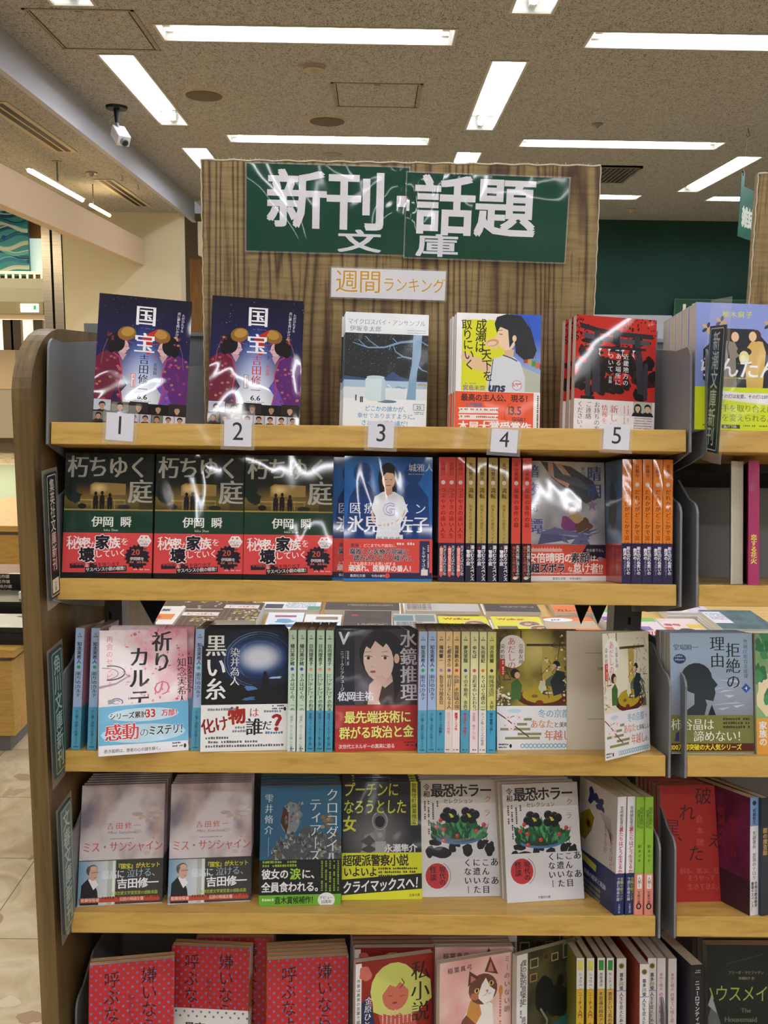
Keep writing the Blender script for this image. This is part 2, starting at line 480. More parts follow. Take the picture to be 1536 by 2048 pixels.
# lamps: (x, y) centres
LT, LWd = 1.25, .19
TR = [(x, y) for y in (7.99, 6.15, 4.26, 2.36, .46, -1.44, -3.34, -5.24) for x in (-.306, 1.52, 3.35) if not (abs(y - .46) < .1 and x > 3)]
LO = [(x, y) for y in (7.07, 5.2, 3.33, 1.42, -.48, -2.38, -4.28) for x in (-1.2, .60, 2.45)]
holes = [(x - LT / 2, x + LT / 2, y - LWd / 2, y + LWd / 2) for x, y in TR] + [(x - .08, x + .08, y - .635, y + .635) for x, y in LO]
xs = sorted({FX, 6., *[h[0] for h in holes], *[h[1] for h in holes]}); ys = sorted({-7., BY, *[h[2] for h in holes], *[h[3] for h in holes]})
xs = [x for x in xs if FX <= x <= 6]; ys = [y for y in ys if -7 <= y <= BY]
mb = MB(); vs = []; fs = []
for i in range(len(xs) - 1):
    for j in range(len(ys) - 1):
        cx, cy = (xs[i] + xs[i + 1]) / 2, (ys[j] + ys[j + 1]) / 2
        if any(h[0] < cx < h[1] and h[2] < cy < h[3] for h in holes): continue
        o = len(vs); vs += [(xs[i], ys[j], CZ), (xs[i], ys[j + 1], CZ), (xs[i + 1], ys[j + 1], CZ), (xs[i + 1], ys[j], CZ)]; fs.append((o, o + 1, o + 2, o + 3))
mb.add(vs, fs, CEIL); mb.box((FX, -7, CZ + .15), (6, BY, CZ + .17), WHITE)
struct('ceiling', mb)
mb = MB().box((-4.2, -7, LZ), (FX - .012, 8.08, LZ + .3), CEIL); struct('ceiling_entrance', mb)
mb = MB().box((FX - .012, -7, LZ - .008), (FX, 8.5, CZ), FASC); mb.box((FX - .02, -7, LZ - .012), (FX + .012, 8.5, LZ), FASC); struct('trim_1', mb)
struct('floor', MB().box((-16, -7, -.05), (6, 26, 0), FLOOR))
struct('wall_back', MB().box((-1.3, BY, 0), (6, BY + .1, CZ), GREEN))
struct('wall_right', MB().box((6, -7, 0), (6.1, BY, CZ), CREAM))
struct('wall_front', MB().box((-4, -7.1, 0), (6, -7, CZ), CREAM))
# beam over the entrance, wall and column at its end
struct('trim_2', MB().box((-2.0, 3.2, EYE + .785), (-1.93, 8.04, EYE + .99), BEAM, bev=.002))
mb = MB().box((-2.605, 8.05, 0), (-1.63, 8.25, LZ + .02), CREAM); struct('wall_entrance', mb)
BROWN = grain('brown_panel', (40, 40, 3), [(.3, '6b4c2c'), (.7, '8a6339')], .5)
struct('wall_recess', MB().box((-1.66, 8.6, 0), (-1.46, 8.7, 2.35), BROWN).box((-1.9, 9.2, 0), (-1.3, 9.3, CZ), mat('dull_brown', '5b4c3c', .7)))
mb = MB()
mb.box((-2.775, 8.04, 0), (-2.705, 8.2, LZ), CHROME).box((-2.685, 8.04, 0), (-2.612, 8.2, LZ), CHROME).box((-2.71, 8.07, 0), (-2.68, 8.2, LZ), mat('groove', '15100c', .6))
struct('trim_3', mb)
tag(MB().box((-1.53, 8.3, EYE + .9), (-1.36, 8.42, EYE + 1.18), CREAM, bev=.004).build('wall_box'), 'small cream box high on the far wall behind the tall sign board', 'box')

# ---------------------------------------------------------------- ceiling fittings
TUBEM = mat('lamp_tube', 'ffffff', .4, emit='f6f8ff', es=TUBE)
REFL = mat('lamp_reflector', 'b4b4ae', .3)


def lamp(x, y, length, w, rot, label, group=None):
    e = empty('fluorescent_lamp', (x, y, CZ), label=label, category='ceiling lamp', group=group)
    e.rotation_euler.z = rot
    h, l = w / 2, length / 2; d = .07; q = MB()
    t = .004
    q.box((-l, -h, 0), (l, -h + t, d), REFL).box((-l, h - t, 0), (l, h, d), REFL).box((-l, -h, 0), (-l + t, h, d), REFL).box((l - t, -h, 0), (l, h, d), REFL).box((-l, -h, d), (l, h, d + t), REFL)
    q.build('lamp_housing', e)
    f = MB(); k = .01
    f.box((-l - k, -h - k, -.004), (l + k, -h + .002, .001), mat('lamp_rim', 'b9b3a8', .5)).box((-l - k, h - .002, -.004), (l + k, h + k, .001), MATS['lamp_rim'])
    f.box((-l - k, -h, -.004), (-l + .002, h, .001), MATS['lamp_rim']).box((l - .002, -h, -.004), (l + k, h, .001), MATS['lamp_rim']); f.build('lamp_rim', e)
    n = 2 if w > .17 else 1
    for i in range(n):
        oy = (i - (n - 1) / 2) * .075
        MB().tube([(-l + .055, oy, .028), (l - .055, oy, .028)], .019, TUBEM, 10).build('tube', e)
        MB().box((-l + .02, oy - .014, .012), (-l + .055, oy + .014, .06), WHITE).build('lamp_holder', e); MB().box((l - .055, oy - .014, .012), (l - .02, oy + .014, .06), WHITE).build('lamp_holder', e)
    return e


vis = {(-.306, 4.26): 'long bright ceiling lamp set crosswise, nearest above the wood-print sign board', (1.52, 4.26): 'long crosswise ceiling lamp at the top right corner of the view',
       (-.306, 6.15): 'crosswise ceiling lamp just above the top edge of the sign board', (1.52, 6.15): 'crosswise ceiling lamp in front of the dark ceiling grille',
       (1.52, 7.99): 'small far crosswise ceiling lamp showing beside the sign board edge', (3.35, 7.99): 'far crosswise ceiling lamp partly behind the hanging green sign',
       (-1.2, 5.2): 'lengthwise ceiling lamp beside the white security camera', (.60, 5.2): 'lengthwise ceiling lamp above the middle of the sign board lettering',
       (-1.2, 7.07): 'far lengthwise ceiling lamp half behind the left corner of the sign board', (.60, 7.07): 'far lengthwise ceiling lamp peeping over the sign board top',
       (2.45, 7.07): 'slanting lengthwise ceiling lamp behind the thread of the hanging sign', (-1.2, 3.33): 'lengthwise ceiling lamp cut by the top frame above the ceiling hatch',
       (.60, 3.33): 'lengthwise ceiling lamp whose end shows at the top frame'}
RW = ['first', 'second', 'third', 'fourth', 'fifth', 'sixth', 'seventh', 'eighth']; CN = ['entrance-side', 'middle', 'far-side']
for n_, (x, y) in enumerate(TR): lamp(x, y, LT, LWd, 0, vis.get((x, y), f'crosswise ceiling lamp outside the view, {RW[round((7.99 - y) / 1.89)]} row from the green wall, {CN[round((x + .306) / 1.83)]} column'), 'ceiling lamps')
for x, y in LO: lamp(x, y, 1.27, .16, math.pi / 2, vis.get((x, y), f'lengthwise ceiling lamp outside the view, {RW[round((7.07 - y) / 1.89)]} row from the green wall, {CN[round((x + 1.2) / 1.82)]} column'), 'ceiling lamps')

HR = mat('hatch_rim', '8d857a', .6)


def hatch(x0, x1, y0, y1, label):
    q = MB(); k = .012
    for a, b in (((x0, y0), (x1, y0 + k)), ((x0, y1 - k), (x1, y1)), ((x0, y0), (x0 + k, y1)), ((x1 - k, y0), (x1, y1))):
        q.box((a[0], a[1], CZ - .004), (b[0], b[1], CZ + .001), HR)
    k2 = .022
    for a, b in (((x0 + k2, y0), (x0 + k2 + .004, y1)), ((x1 - k2 - .004, y0), (x1 - k2, y1))): q.box((a[0], a[1], CZ - .003), (b[0], b[1], CZ + .001), MATS['groove'])
    q.box(((x0 + x1) / 2 - .015, y0 + .015, CZ - .006), ((x0 + x1) / 2 + .015, y0 + .035, CZ - .001), STEEL)
    tag(q.build('ceiling_hatch'), label, 'ceiling hatch', 'ceiling hatches')


hatch(-1.425, -.98, 4.01, 4.5, 'square ceiling access hatch in the top left corner of the view')
hatch(-.237, .222, 4.94, 5.385, 'square ceiling access hatch between the two rows of crosswise lamps')


def disc(name, x, y, z, r, t, m, rim, label, cat, group=None, cone=0):
    q = MB(); n = 28
    q.tube([(x, y, z - t * .5), (x, y, z)], [r * 1.1, r * 1.12], rim, n); q.tube([(x, y, z - t), (x, y, z - t * .4)], [r, r], m, n)
    if cone: q.tube([(x, y, z - t), (x, y, z - t - cone * .5), (x, y, z - t - cone)], [r * .5, r * .35, .004], m, n)
    return tag(q.build(name), label, cat, group)


SPK = mat('speaker_mesh', '5f5347', .8); SRIM = mat('speaker_rim', 'b59f7c', .6)
disc('ceiling_speaker', -.915, 5.21, CZ, .096, .006, SPK, SRIM, 'round brown ceiling speaker between the camera and the sign board', 'speaker', 'ceiling speakers')
disc('ceiling_speaker', -.294, 5.70, CZ, .1, .006, SPK, SRIM, 'round brown ceiling speaker near the middle of the ceiling', 'speaker', 'ceiling speakers')
disc('ceiling_vent', -.303, 6.56, CZ, .06, .006, mat('vent_grey', '8b8a80', .7), HR, 'small round grey ceiling vent just over the sign board', 'vent')
disc('smoke_detector', -.304, 4.69, CZ, .052, .02, mat('detector', 'a49b8c', .6), mat('detector_rim', 'aaa294', .6), 'beige smoke detector with a small tip near the top', 'smoke detector', None, .02)
disc('sprinkler_head', 1.26, 5.657, CZ, .03, .008, STEEL, HR, 'small sprinkler head in the open ceiling on the right side', 'sprinkler', 'sprinklers', .02)
disc('sprinkler_head', 2.24, 8.578, CZ, .04, .01, SRIM, HR, 'small sprinkler head near the green back wall', 'sprinkler', 'sprinklers', .03)
disc('sprinkler_head', -1.867, 6.41, LZ, .035, .008, STEEL, HR, 'small sprinkler head on the lower ceiling by the slot vents', 'sprinkler', 'sprinklers', .02)
disc('smoke_detector', 2.33, 5.05, CZ, .06, .02, MATS['detector'], MATS['detector_rim'], 'beige smoke detector at the right edge of the view', 'smoke detector', None, .02)

# square grille
q = MB(); gx0, gx1, gy0, gy1 = 1.27, 1.84, 6.78, 7.33
q.box((gx0, gy0, CZ - .012), (gx1, gy1, CZ + .001), MATS['groove'])
for i in range(4):
    a = [(gx0, gy0, gx1, gy0 + .02), (gx0, gy1 - .02, gx1, gy1), (gx0, gy0, gx0 + .02, gy1), (gx1 - .02, gy0, gx1, gy1)][i]
    q.box((a[0], a[1], CZ - .016), (a[2], a[3], CZ), mat('grille_rim', '6d6458', .6))
e = q.build('ceiling_grille', label='dark square slatted grille in the ceiling behind the sign board', category='ceiling grille')
s_ = MB()
for i in range(16):
    x = gx0 + .035 + i * (gx1 - gx0 - .07) / 15; s_.box((x - .008, gy0 + .02, CZ - .015), (x + .004, gy1 - .02, CZ - .011), mat('grille_slat', '6b6152', .6))
s_.build('grille_slats', e)


def slot_vent(x0, x1, y0, y1, z, label):
    q = MB().box((x0, y0, z - .005), (x1, y1, z + .001), mat('vent_paint', 'b3a790', .7))
    w = (x1 - x0)
    for k in (.22, .56): q.box((x0 + w * k, y0 + .03, z - .0065), (x0 + w * (k + .22), y1 - .03, z - .004), MATS['groove'])
    tag(q.build('slot_vent'), label, 'vent', 'slot vents of the lower ceiling')


slot_vent(-1.90, -1.765, 4.72, 5.8, LZ, 'near long double-slot air vent in the lower ceiling')
slot_vent(-1.92, -1.785, 6.63, 7.73, LZ, 'far double-slot air vent in the lower ceiling by the cream wall')
q = MB()
for i in range(2): q.tube([(-1.69 + i * .03, 6.5 + i * .3, LZ), (-1.69 + i * .03, 6.5 + i * .3, LZ - .02), (-1.68 + i * .03, 6.5 + i * .3, LZ - .035), (-1.70 + i * .03, 6.5 + i * .3, LZ - .03)], .0025, STEEL, 6)
tag(q.build('ceiling_hooks'), 'pair of small wire hooks in the lower ceiling', 'hooks')

# security camera
e = empty('security_camera', (-1.44, 5.46, CZ), label='white box security camera on a black ceiling mount', category='security camera')
MB().tube([(0, 0, -.014), (0, 0, 0)], [.056, .06], BLACKP, 26).build('mount_plate', e)
MB().tube([(0, 0, -.012), (0, 0, -.05), (0, 0, -.085)], [.018, .014, .011], BLACKP, 14).tube([(0, 0, -.085), (.004, 0, -.11)], .008, STEEL, 10).build('stem', e)
M_ = Matrix.Translation((.02, -.01, -.155)) @ Matrix.Rotation(R(35), 4, 'Z') @ Matrix.Rotation(R(38), 4, 'X')
b_ = MB().box((-.036, -.062, -.03), (.036, .062, .03), mat('camera_shell', 'd9dade', .35), M_, bev=.006).build('camera_body', e)
q = MB().tube([M_ @ Vector((0, -.06, 0)), M_ @ Vector((0, -.082, 0))], [.022, .02], STEEL, 16); q.tube([M_ @ Vector((0, -.082, 0)), M_ @ Vector((0, -.084, 0))], .015, BLACKP, 16); q.build('lens', b_)
MB().tube([(-.01, 0, -.04), (-.04, .01, -.07), (-.045, .01, -.1), (-.02, .02, -.13)], .003, mat('cable', '8aa6a6', .5), 6).build('cable', e)

# warm strip lamp hanging from the lower ceiling, behind the beam
ya, yb, yc, yd = (at(*p_, X=-1.98).y for p_ in ((57, 350), (115, 383), (119, 386), (165, 412)))
e = empty('strip_lamp', (-1.98, yb + .01, LZ), label='warm strip lamp hanging by a thin rod above the beam', category='hanging lamp')
WT = mat('warm_tube', 'fff0d0', .4, emit='ffdca0', es=14)
MB().tube([(0, 0, 0), (0, 0, -.13)], .005, STEEL, 8).tube([(0, 0, -.004), (0, 0, 0)], .03, HR, 16).build('rod', e)
MB().box((-.02, ya - yb, -.142), (.02, yd - yb, -.13), WHITE).build('rail', e)
for a, b in ((ya - yb, -.01), (.012, yd - yb - .01)): MB().tube([(0, a, -.15), (0, b, -.15)], .012, WT, 10).build('tube', e)
e = empty('strip_lamp', (-1.98, yd + .25, LZ), label='short far warm strip lamp just beyond the rod lamp', category='hanging lamp')
MB().tube([(0, 0, 0), (0, 0, -.13)], .004, STEEL, 8).build('rod', e); MB().tube([(0, -.06, -.15), (0, .4, -.15)], .012, WT, 10).build('tube', e)

# ---------------------------------------------------------------- hanging green sign at the right
def ctag(px, py, Y): return at(px, py, Y=Y)


e = empty('hanging_sign', at(1492, 420, Y=5.7), label='green hanging shop sign with white lettering on a thread', category='hanging sign')
a = Art(400, 290, '2c6c5e'); a.t('雑誌', 52, 60, 118, 'e4ece8', 'H', sx=1.0)
q = MB(); MR = Matrix.Rotation(R(52), 4, 'Z'); b0 = at(1475, 472, Y=5.7) - e.location; K = 1.0


def fs_(x, y, z): return MR @ Vector((x * .001, -.001 - z, y * .001)) + Vector((b0.x, 0, b0.z))


q.box((0, 0, 0), (.4, .002, .29), GPAPER, Matrix.Translation((b0.x, 0, b0.z)) @ MR); a.to(q, fs_, PS); q.build('sign_card', e)
q = MB().box((.0, 0, .28), (.06, .002, .36), GPAPER, Matrix.Translation((b0.x, 0, b0.z)) @ MR); q.box((.02, -.004, .345), (.036, .006, .37), BLACKP, Matrix.Translation((b0.x, 0, b0.z)) @ MR); q.build('sign_clip', e)
tp = at(1497, 255, Y=5.7) - e.location; q = MB()
q.tube([MR @ Vector((.028, 0, .36)) + Vector((b0.x, 0, b0.z)), (tp.x, 0, CZ - e.location.z - .03)], .0012, mat('thread', 'c9b8a6', .5), 5)
q.tube([(tp.x, 0, CZ - e.location.z), (tp.x, 0, CZ - e.location.z - .02), (tp.x + .012, 0, CZ - e.location.z - .04), (tp.x, 0, CZ - e.location.z - .052), (tp.x - .01, 0, CZ - e.location.z - .04)], .002, BLACKP, 6)
q.build('thread', e)

# magazine sign and white strip on the back wall
p0 = at(1343, 712, Y=9.12); p1 = at(1700, 598, Y=9.12)
a = Art(1200, 540, '1d4a34'); a.t('ビジネス雑誌', 60, 330, 170, 'e6ebe4', 'H'); a.line([(4, 4), (4, 536), (1196, 536)], 4, '4a7a58')
q = MB().box((p0.x, 9.13, p0.z), (p0.x + 1.2, 9.14, p0.z + .54), mat('green_sign', '1d4a34', .6)); a.to(q, lambda x, y, z: Vector((p0.x + x * .001, 9.13 - .001 - z * 3, p0.z + y * .001)), PP)
tag(q.build('wall_sign'), 'dark green magazine section sign with white katakana on the back wall', 'sign')
p2 = at(1203, 690, Y=9.15); p3 = at(1344, 631, Y=9.15)
tag(MB().box((p2.x - 3.0, 9.15, p2.z - .15), (p3.x, 9.17, p3.z), mat('pale_strip', 'b4bac4', .6)).build('wall_strip'), 'pale grey strip along the foot of the green wall', 'wall strip')

# ---------------------------------------------------------------- concourse seen past the entrance
def flat(name, px0, py0, px1, py1, Y, m, t=.1):
    a_ = at(px0, py1, Y=Y); b_ = at(px1, py0, Y=Y); return MB().box((a_.x, Y, a_.z), (b_.x, Y + t, b_.z), m)


CW = 14.0
a_ = at(-260, 548, Y=CW); b_ = at(53, 400, Y=CW); mw, mh = (b_.x - a_.x) * 1000, (b_.z - a_.z) * 1000
a = Art(mw, mh, '3f8f8c')
for i in range(13):
    y0 = mh * (i + .2) / 12.5; c_ = ['16506e', 'cfd0b4', '2c7c8c', '123f66', '5fb0a4', 'c9c3a2', '1c5f80'][i % 7]
    pts = [(x, y0 + 46 * math.sin(x / 190. + i * 1.4) + 22 * math.sin(x / 80. + i)) for x in [mw * k / 60 for k in range(61)]]
    a.line(pts, 26 + 14 * (i % 3), c_); a.line([(x, y + 30) for x, y in pts], 12, ['0f3d60', 'd9d4b8', '74bcae'][i % 3])
rr = random.Random(4)
for i in range(34): a.ell(rr.uniform(0, mw), rr.uniform(0, mh), *([rr.choice([22, 30, 48])] * 2), rr.choice(['173f86', '173f86', 'd8a13a']))
q = MB().box((a_.x, CW, a_.z), (b_.x, CW + .05, b_.z), mat('mural_back', '2c7c8c', .6)); a.to(q, lambda x, y, z: Vector((a_.x + x * .001, CW - .002 - z * 20, a_.z + y * .001)), PP)
tag(q.build('wave_mural'), 'blue and green wave-patterned wall mural across the concourse', 'mural')
q = flat('x', -400, 380, 130, 560, CW + .2, mat('concourse_brown', '8a5a2c', .7)); p = at(52, 548, Y=CW + .15); p_ = at(110, 478, Y=CW + .15)
q.box((p.x, CW + .12, p.z), (p_.x, CW + .2, p_.z), mat('pale_window', 'cfe6dc', .4, emit='d0e8dc', es=.35)); struct('wall_concourse', q)
e = flat('x', -400, 558, 130, 577, CW - .6, mat('rail_band', '8a8570', .5)).build('balcony_rail', label='balcony railing with short white posts below the mural', category='railing')
q = MB(); z0 = at(20, 558, Y=CW - .6).z; z1 = at(20, 545, Y=CW - .6).z; x0 = at(-60, 550, Y=CW - .6).x; x1 = at(125, 550, Y=CW - .6).x
q.box((x0, CW - .6, z1 - .02), (x1, CW - .56, z1 + .02), mat('rail_white', 'e8e4cc', .4))
for i in range(14): xx = x0 + (x1 - x0) * i / 13; q.box((xx - .015, CW - .59, z0), (xx + .015, CW - .57, z1), MATS['rail_white'])
q.build('balusters', e)
struct('wall_soffit', flat('x', -400, 577, 130, 606, CW - .7, mat('soffit', '7d7764', .6), .4))
q = flat('x', -400, 606, 130, 1060, CW + 2.5, mat('shop_wall', 'c8b894', .6)); struct('wall_shops', q)
e = flat('x', -40, 604, 86, 627, CW - .9, mat('sign_case', '5a4f30', .5), .12).build('exit_sign', label='lit exit sign box across the concourse', category='exit sign')
p = at(42, 624, Y=CW - .92); p_ = at(76, 608, Y=CW - .92); q = MB().box((p.x, CW - .93, p.z), (p_.x, CW - .9, p_.z), mat('exit_face', 'ffffff', .4, emit='e8fff2', es=2.6))
q.box((p_.x - .06, CW - .935, p.z + .03), (p_.x - .02, CW - .93, p_.z - .02), mat('exit_green', '1d8a5a', .5)); q.build('sign_face', e)
e = flat('x', -400, 640, 130, 700, CW + 2.3, mat('shop_sign', 'ffe6c0', .5, emit='ffe8c8', es=.9), .1).build('lit_kiosk', label='brightly lit kiosk far across the concourse', category='kiosk')
p = at(30, 700, Y=CW + 2.2); q = MB()
for px in (18, 34, 78): a_ = at(px, 870, Y=CW + 2.2); b_ = at(px + 9, 640, Y=CW + 2.2); q.box((a_.x, CW + 2.15, a_.z), (b_.x, CW + 2.25, b_.z), mat('post_brown', '6a5c48', .5))
q.build('door_posts', e)
e2 = flat('x', -300, 780, 28, 872, CW + .4, mat('counter', '8a7f70', .6), .5)
tag(e2.build('shop_counter'), 'long grey counter far across the concourse', 'counter')
q = flat('x', -300, 700, 30, 790, CW + .9, mat('glass_case', 'd6b996', .3), .3); tag(q.build('display_window'), 'pale display window above the far grey counter', 'window')
tag(MB().box((-16, 7.5, .001), (-3.2, 13, .004), mat('tile_green', '9aa892', .35)).box((-16, 8.9, .004), (-3.2, 9.5, .006), mat('tile_yellow', 'd8c878', .4)).build('floor_concourse'), None, None, None, 'structure')

# real lamps of the concourse, out of the picture
def area(name, loc, sx, sy, power, col, rot=(0, 0, 0)):
    l = bpy.data.lights.new(name, 'AREA'); l.shape = 'RECTANGLE'; l.size = sx; l.size_y = sy; l.energy = power; l.color = col
    o = bpy.data.objects.new(name, l); C.objects.link(o); o.location = loc; o.rotation_euler = rot; return o


area('concourse_lamp', (-6, 10.5, 3.4), 5, 3, 60 * WARM, (1, .86, .62))
area('entrance_lamp', (-3.4, 5.6, 2.6), .5, 3, 5.5 * WARM, (1, .84, .6))
area('entrance_lamp', (-3.4, 1.5, 2.6), .5, 3, 2.0 * WARM, (1, .9, .75))
# ================================================================== bookcases
TILT = R(10)
SY = 1.083
SZ = [EYE - .0705, EYE - .2539, EYE - .4684, EYE - .6815, EYE - .907]
SX0, SX1 = -.3715, .3605
TH = .0255


def shelfM(k): return Matrix.Translation((0, SY, SZ[k])) @ Matrix.Rotation(-TILT, 4, 'X')


def bookcase(x0, x1, label, left_panel, px_u):
    e = empty('bookcase', ((x0 + x1) / 2, SY, 0), label=label, category='bookcase'); off = -Vector(e.location)
    T = Matrix.Translation(off)
    for k in range(5):
        M = T @ shelfM(k)
        q = MB().box((x0, 0, -TH), (x1, .215, 0), SHELF, M @ Matrix.Rotation(0, 4, 'X'), bev=.0012)
        sh = q.build('shelf', e)
        # front lip stands upright: bevel handled by the board itself
        q = MB().box((x0 + .004, .196, 0), (x1 - .004, .2, .1 if k == 0 else .125), STEEL, M); q.box((x0 + .01, .18, -.036), (x1 - .01, .2, -.0256), DARK, M); q.build('back_plate', sh)
        prof = [(0, -.026), (-.001, .085), (.002, .092), (.009, .097), (.05, .1) if k == 0 else (.03, .103), (.19, .13) if k == 0 else (.07, .128), (.205, .132) if k == 0 else (.205, .135), (.205, -.05), (.06, -.036), (.012, -.028)]
        for xa in (x0 - .0042, x1 + .0022):
            MB().prism([(p[0] - .0035, p[1]) for p in prof], lambda a, b, xa=xa: M @ Vector((xa, a, b)), Vector((.0026, 0, 0)), STEEL).build('bracket', sh)
            for c_ in sh.children[-1:]:
                pass
    for xa in px_u:
        q = MB().box((xa, 1.32, 0), (xa + .04, 1.36, EYE + .05), STEEL, T)
        for i in range(46):
            zz = EYE - .1 - i * .03
            if zz > .05: q.box((xa + .011 + .01 * (i % 2), 1.3195, zz), (xa + .0145 + .01 * (i % 2), 1.321, zz + .011), BLACKP, T)
        q.build('upright', e)
    MB().box((x0, 1.335, EYE - .01), (x1, 1.365, EYE + .035), STEEL, T).box((x0, 1.33, EYE + .035), (x1, 1.37, EYE + .04), STEELL, T).build('top_rail', e)
    q = MB().box((x0, 1.33, 0), (x1, 1.35, .62), STEEL, T); q.build('kick_panel', e)
    if left_panel:
        P = [(1.055, 0.0), (1.055, EYE - .045)]; r = .075
        for i in range(11):
            t = math.pi - i * math.pi / 20; P.append((1.055 + .11 + .11 * math.cos(t), EYE - .045 + .082 * math.sin(t)))
        P += [(1.50, EYE + .037)]
        for i in range(1, 11):
            t = math.pi / 2 - i * math.pi / 20; P.append((1.50 + .11 * math.cos(t), EYE - .045 + .082 * math.sin(t)))
        P += [(1.61, 0)]
        MB().prism(P, lambda a, b: Vector((-.4045, a, b)), Vector((.0215, 0, 0)), PANEL, T).build('side_panel', e)
    # far face of the island
    MB().box((x0, 1.362, EYE - .285), (x1, 1.368, EYE - .078), DARK, T).box((x0, 1.352, .62), (x1, 1.358, EYE - .52), DARK, T).build('rear_panel', e)
    MB().box((x0, 1.4, EYE - .075), (x1, 1.6, EYE - .05), SHELF, T).build('rear_shelf', e)
    return e


bc1 = bookcase(SX0, SX1, 'oak-sided island bookcase with five tilted beech shelves and steel end brackets', True, (-.402, .351))
bc2 = bookcase(.3865, .3865 + .732, 'neighbouring bookcase cut by the right frame, same tilted beech shelves', False, (1.09,))
# dark triangular gussets below the second shelf
for px, lab in (((282, 330, 306), 1), ((1148, 1182, 1162), 2), ((1178, 1216, 1196), 3)):
    a_, b_, c_ = at(px[0], 1205, Y=1.32), at(px[1], 1205, Y=1.32), at(px[2], 1249, Y=1.32)
    q = MB(); q.prism([(a_.x - (c_.x - a_.x) * .45, a_.z + (a_.z - c_.z) * .45), (c_.x, c_.z), (b_.x + (b_.x - c_.x) * .45, b_.z + (b_.z - c_.z) * .45)], lambda a, b: Vector((a, 1.32, b)), Vector((0, .003, 0)), DARK, Matrix.Translation(-Vector(bc1.location))); q.build('gusset', bc1)

# ---------------------------------------------------------------- wood-print sign boards
def sign_board(x0, x1, z0, z1, Y, label):
    q = MB().box((x0, Y, z0), (x1, Y + .012, z1), BOARD, bev=.001)
    e = q.build('sign_board', label=label, category='sign board')
    f = MB(); rr = random.Random(int(x0 * 100)); LINT = mat('frayed_edge', 'c9bfa8', .9)
    n = 90
    for i in range(n):
        x = x0 + (x1 - x0) * i / n; d = rr.uniform(.001, .0035); f.tube([(x, Y, z1 - .001), (x + rr.uniform(-.003, .003), Y - .001, z1 + d)], .0005, LINT, 3)
    f.tube([(x0 + (x1 - x0) * i / 50, Y, z1 + .0008 * math.sin(i * 1.9)) for i in range(51)], .0012, LINT, 5)
    for xx in (x0, x1): f.tube([(xx + .0005 * math.sin(i * 2.3), Y, z0 + (z1 - z0) * i / 40) for i in range(41)], .0009, LINT, 4)
    f.build('frayed_edging', e); return e


BDY = 1.262
pa = at(400, 311, Y=BDY); pb = at(1203, 340, Y=BDY)
sb = sign_board(pa.x + .001, pb.x - .001, SZ[0] - .02, (pa.z + pb.z) / 2, BDY, 'tall board covered in wood-print cloth behind the ranked books')
sb.rotation_euler.y = 0
pc = at(1517, 347, Y=BDY); sign_board(pc.x, pc.x + .5, SZ[0] - .02, pc.z, BDY, 'second wood-print board cut by the right frame')


def crumple(art, w, h, mtl, amp, sd, nx=26, ny=16):
    """laminated sheet: artwork on a gently buckled surface, returns mesh builder in metres (x right, z up, y toward the back)"""
    def hgt(x, y): return amp * (noise.noise(Vector((x * .018 + sd, y * .024, sd))) + .4 * noise.noise(Vector((x * .05, y * .06 + sd, 3.))))
    q = MB()
    art.to(q, lambda x, y, z: Vector((x * .001, -.0012 - z * 6 - abs(hgt(x, y)), y * .001)), mtl)
    return q, hgt


def sheet(name, art, px, Y, rot, label, cat, group=None, amp=.0, mtl=None, lift=.0015):
    """px: pixel of the lower left corner"""
    p = at(px[0], px[1], Y=Y)
    q = MB(); w, h = art.w * .001, art.h * .001
    q.box((-.002, -.0008, -.002), (w + .002, .0, h + .002), CLEAR)
    art.to(q, lambda x, y, z: Vector((x * .001, -.0009 - z * 1.5, y * .001)), mtl or LM)
    return q.build(name, M=Matrix.Translation((p.x, Y - lift, p.z)) @ Matrix.Rotation(R(rot), 4, 'Y'), label=label, category=cat, group=group)


k_ = BDY * 1000 / FPX / .985
wL = (812 - 496) * .70; hL = 175 * .70
S1 = (at(813, 508, Y=BDY) - at(493, 501, Y=BDY)).length * 1000; H1 = (at(496, 327, Y=BDY) - at(493, 501, Y=BDY)).length * 1000
a = Art(S1, H1, '144636'); f = S1 / 320
a.t('新刊', 40 * f, 42 * f, 113 * f, 'e4e2ea', 'G', sx=1.05); a.rect(297 * f, 92 * f, 23 * f, 21 * f, 'e4e2ea')
a.t('文', 182 * f, 1 * f, 44 * f, 'dcdce6', 'G', sx=1.95)
sheet('green_sign', a, (493, 501), BDY - .001, .8, 'laminated green sign with the first half of the white heading', 'sign', 'green heading signs on the board')
S2 = (at(1127, 524, Y=BDY) - at(809, 514, Y=BDY)).length * 1000; H2 = (at(815, 346, Y=BDY) - at(809, 514, Y=BDY)).length * 1000; f = S2 / 318
a = Art(S2, H2, '144636'); a.t('話題', 16 * f, 41 * f, 115 * f, 'e4e2ea', 'G', sx=1.04); a.t('庫', 22 * f, 1 * f, 44 * f, 'dcdce6', 'G', sx=1.9)
a.rect(0, 88 * f, 4, 21 * f, 'e4e2ea')
sheet('green_sign', a, (809, 514), BDY - .003, 1.2, 'laminated green sign with the second half of the white heading', 'sign', 'green heading signs on the board')
S3 = (at(889, 597, Y=BDY) - at(662, 594, Y=BDY)).length * 1000; H3 = (at(666, 536, Y=BDY) - at(662, 594, Y=BDY)).length * 1000; f = S3 / 227
a = Art(S3, H3, 'e6e4ea'); a.t('週間', 8 * f, 8 * f, 46 * f, 'd29a3c', 'l', oc='f4efe0', ow=.03); a.t('ランキング', 102 * f, 12 * f, 30 * f, 'd29a3c', 'l', sx=.83, oc='f4efe0', ow=.03)
sheet('ranking_sign', a, (662, 594), BDY - .002, 1.0, 'small white laminated sign with gold handwritten lettering', 'sign', None, 0, LM)

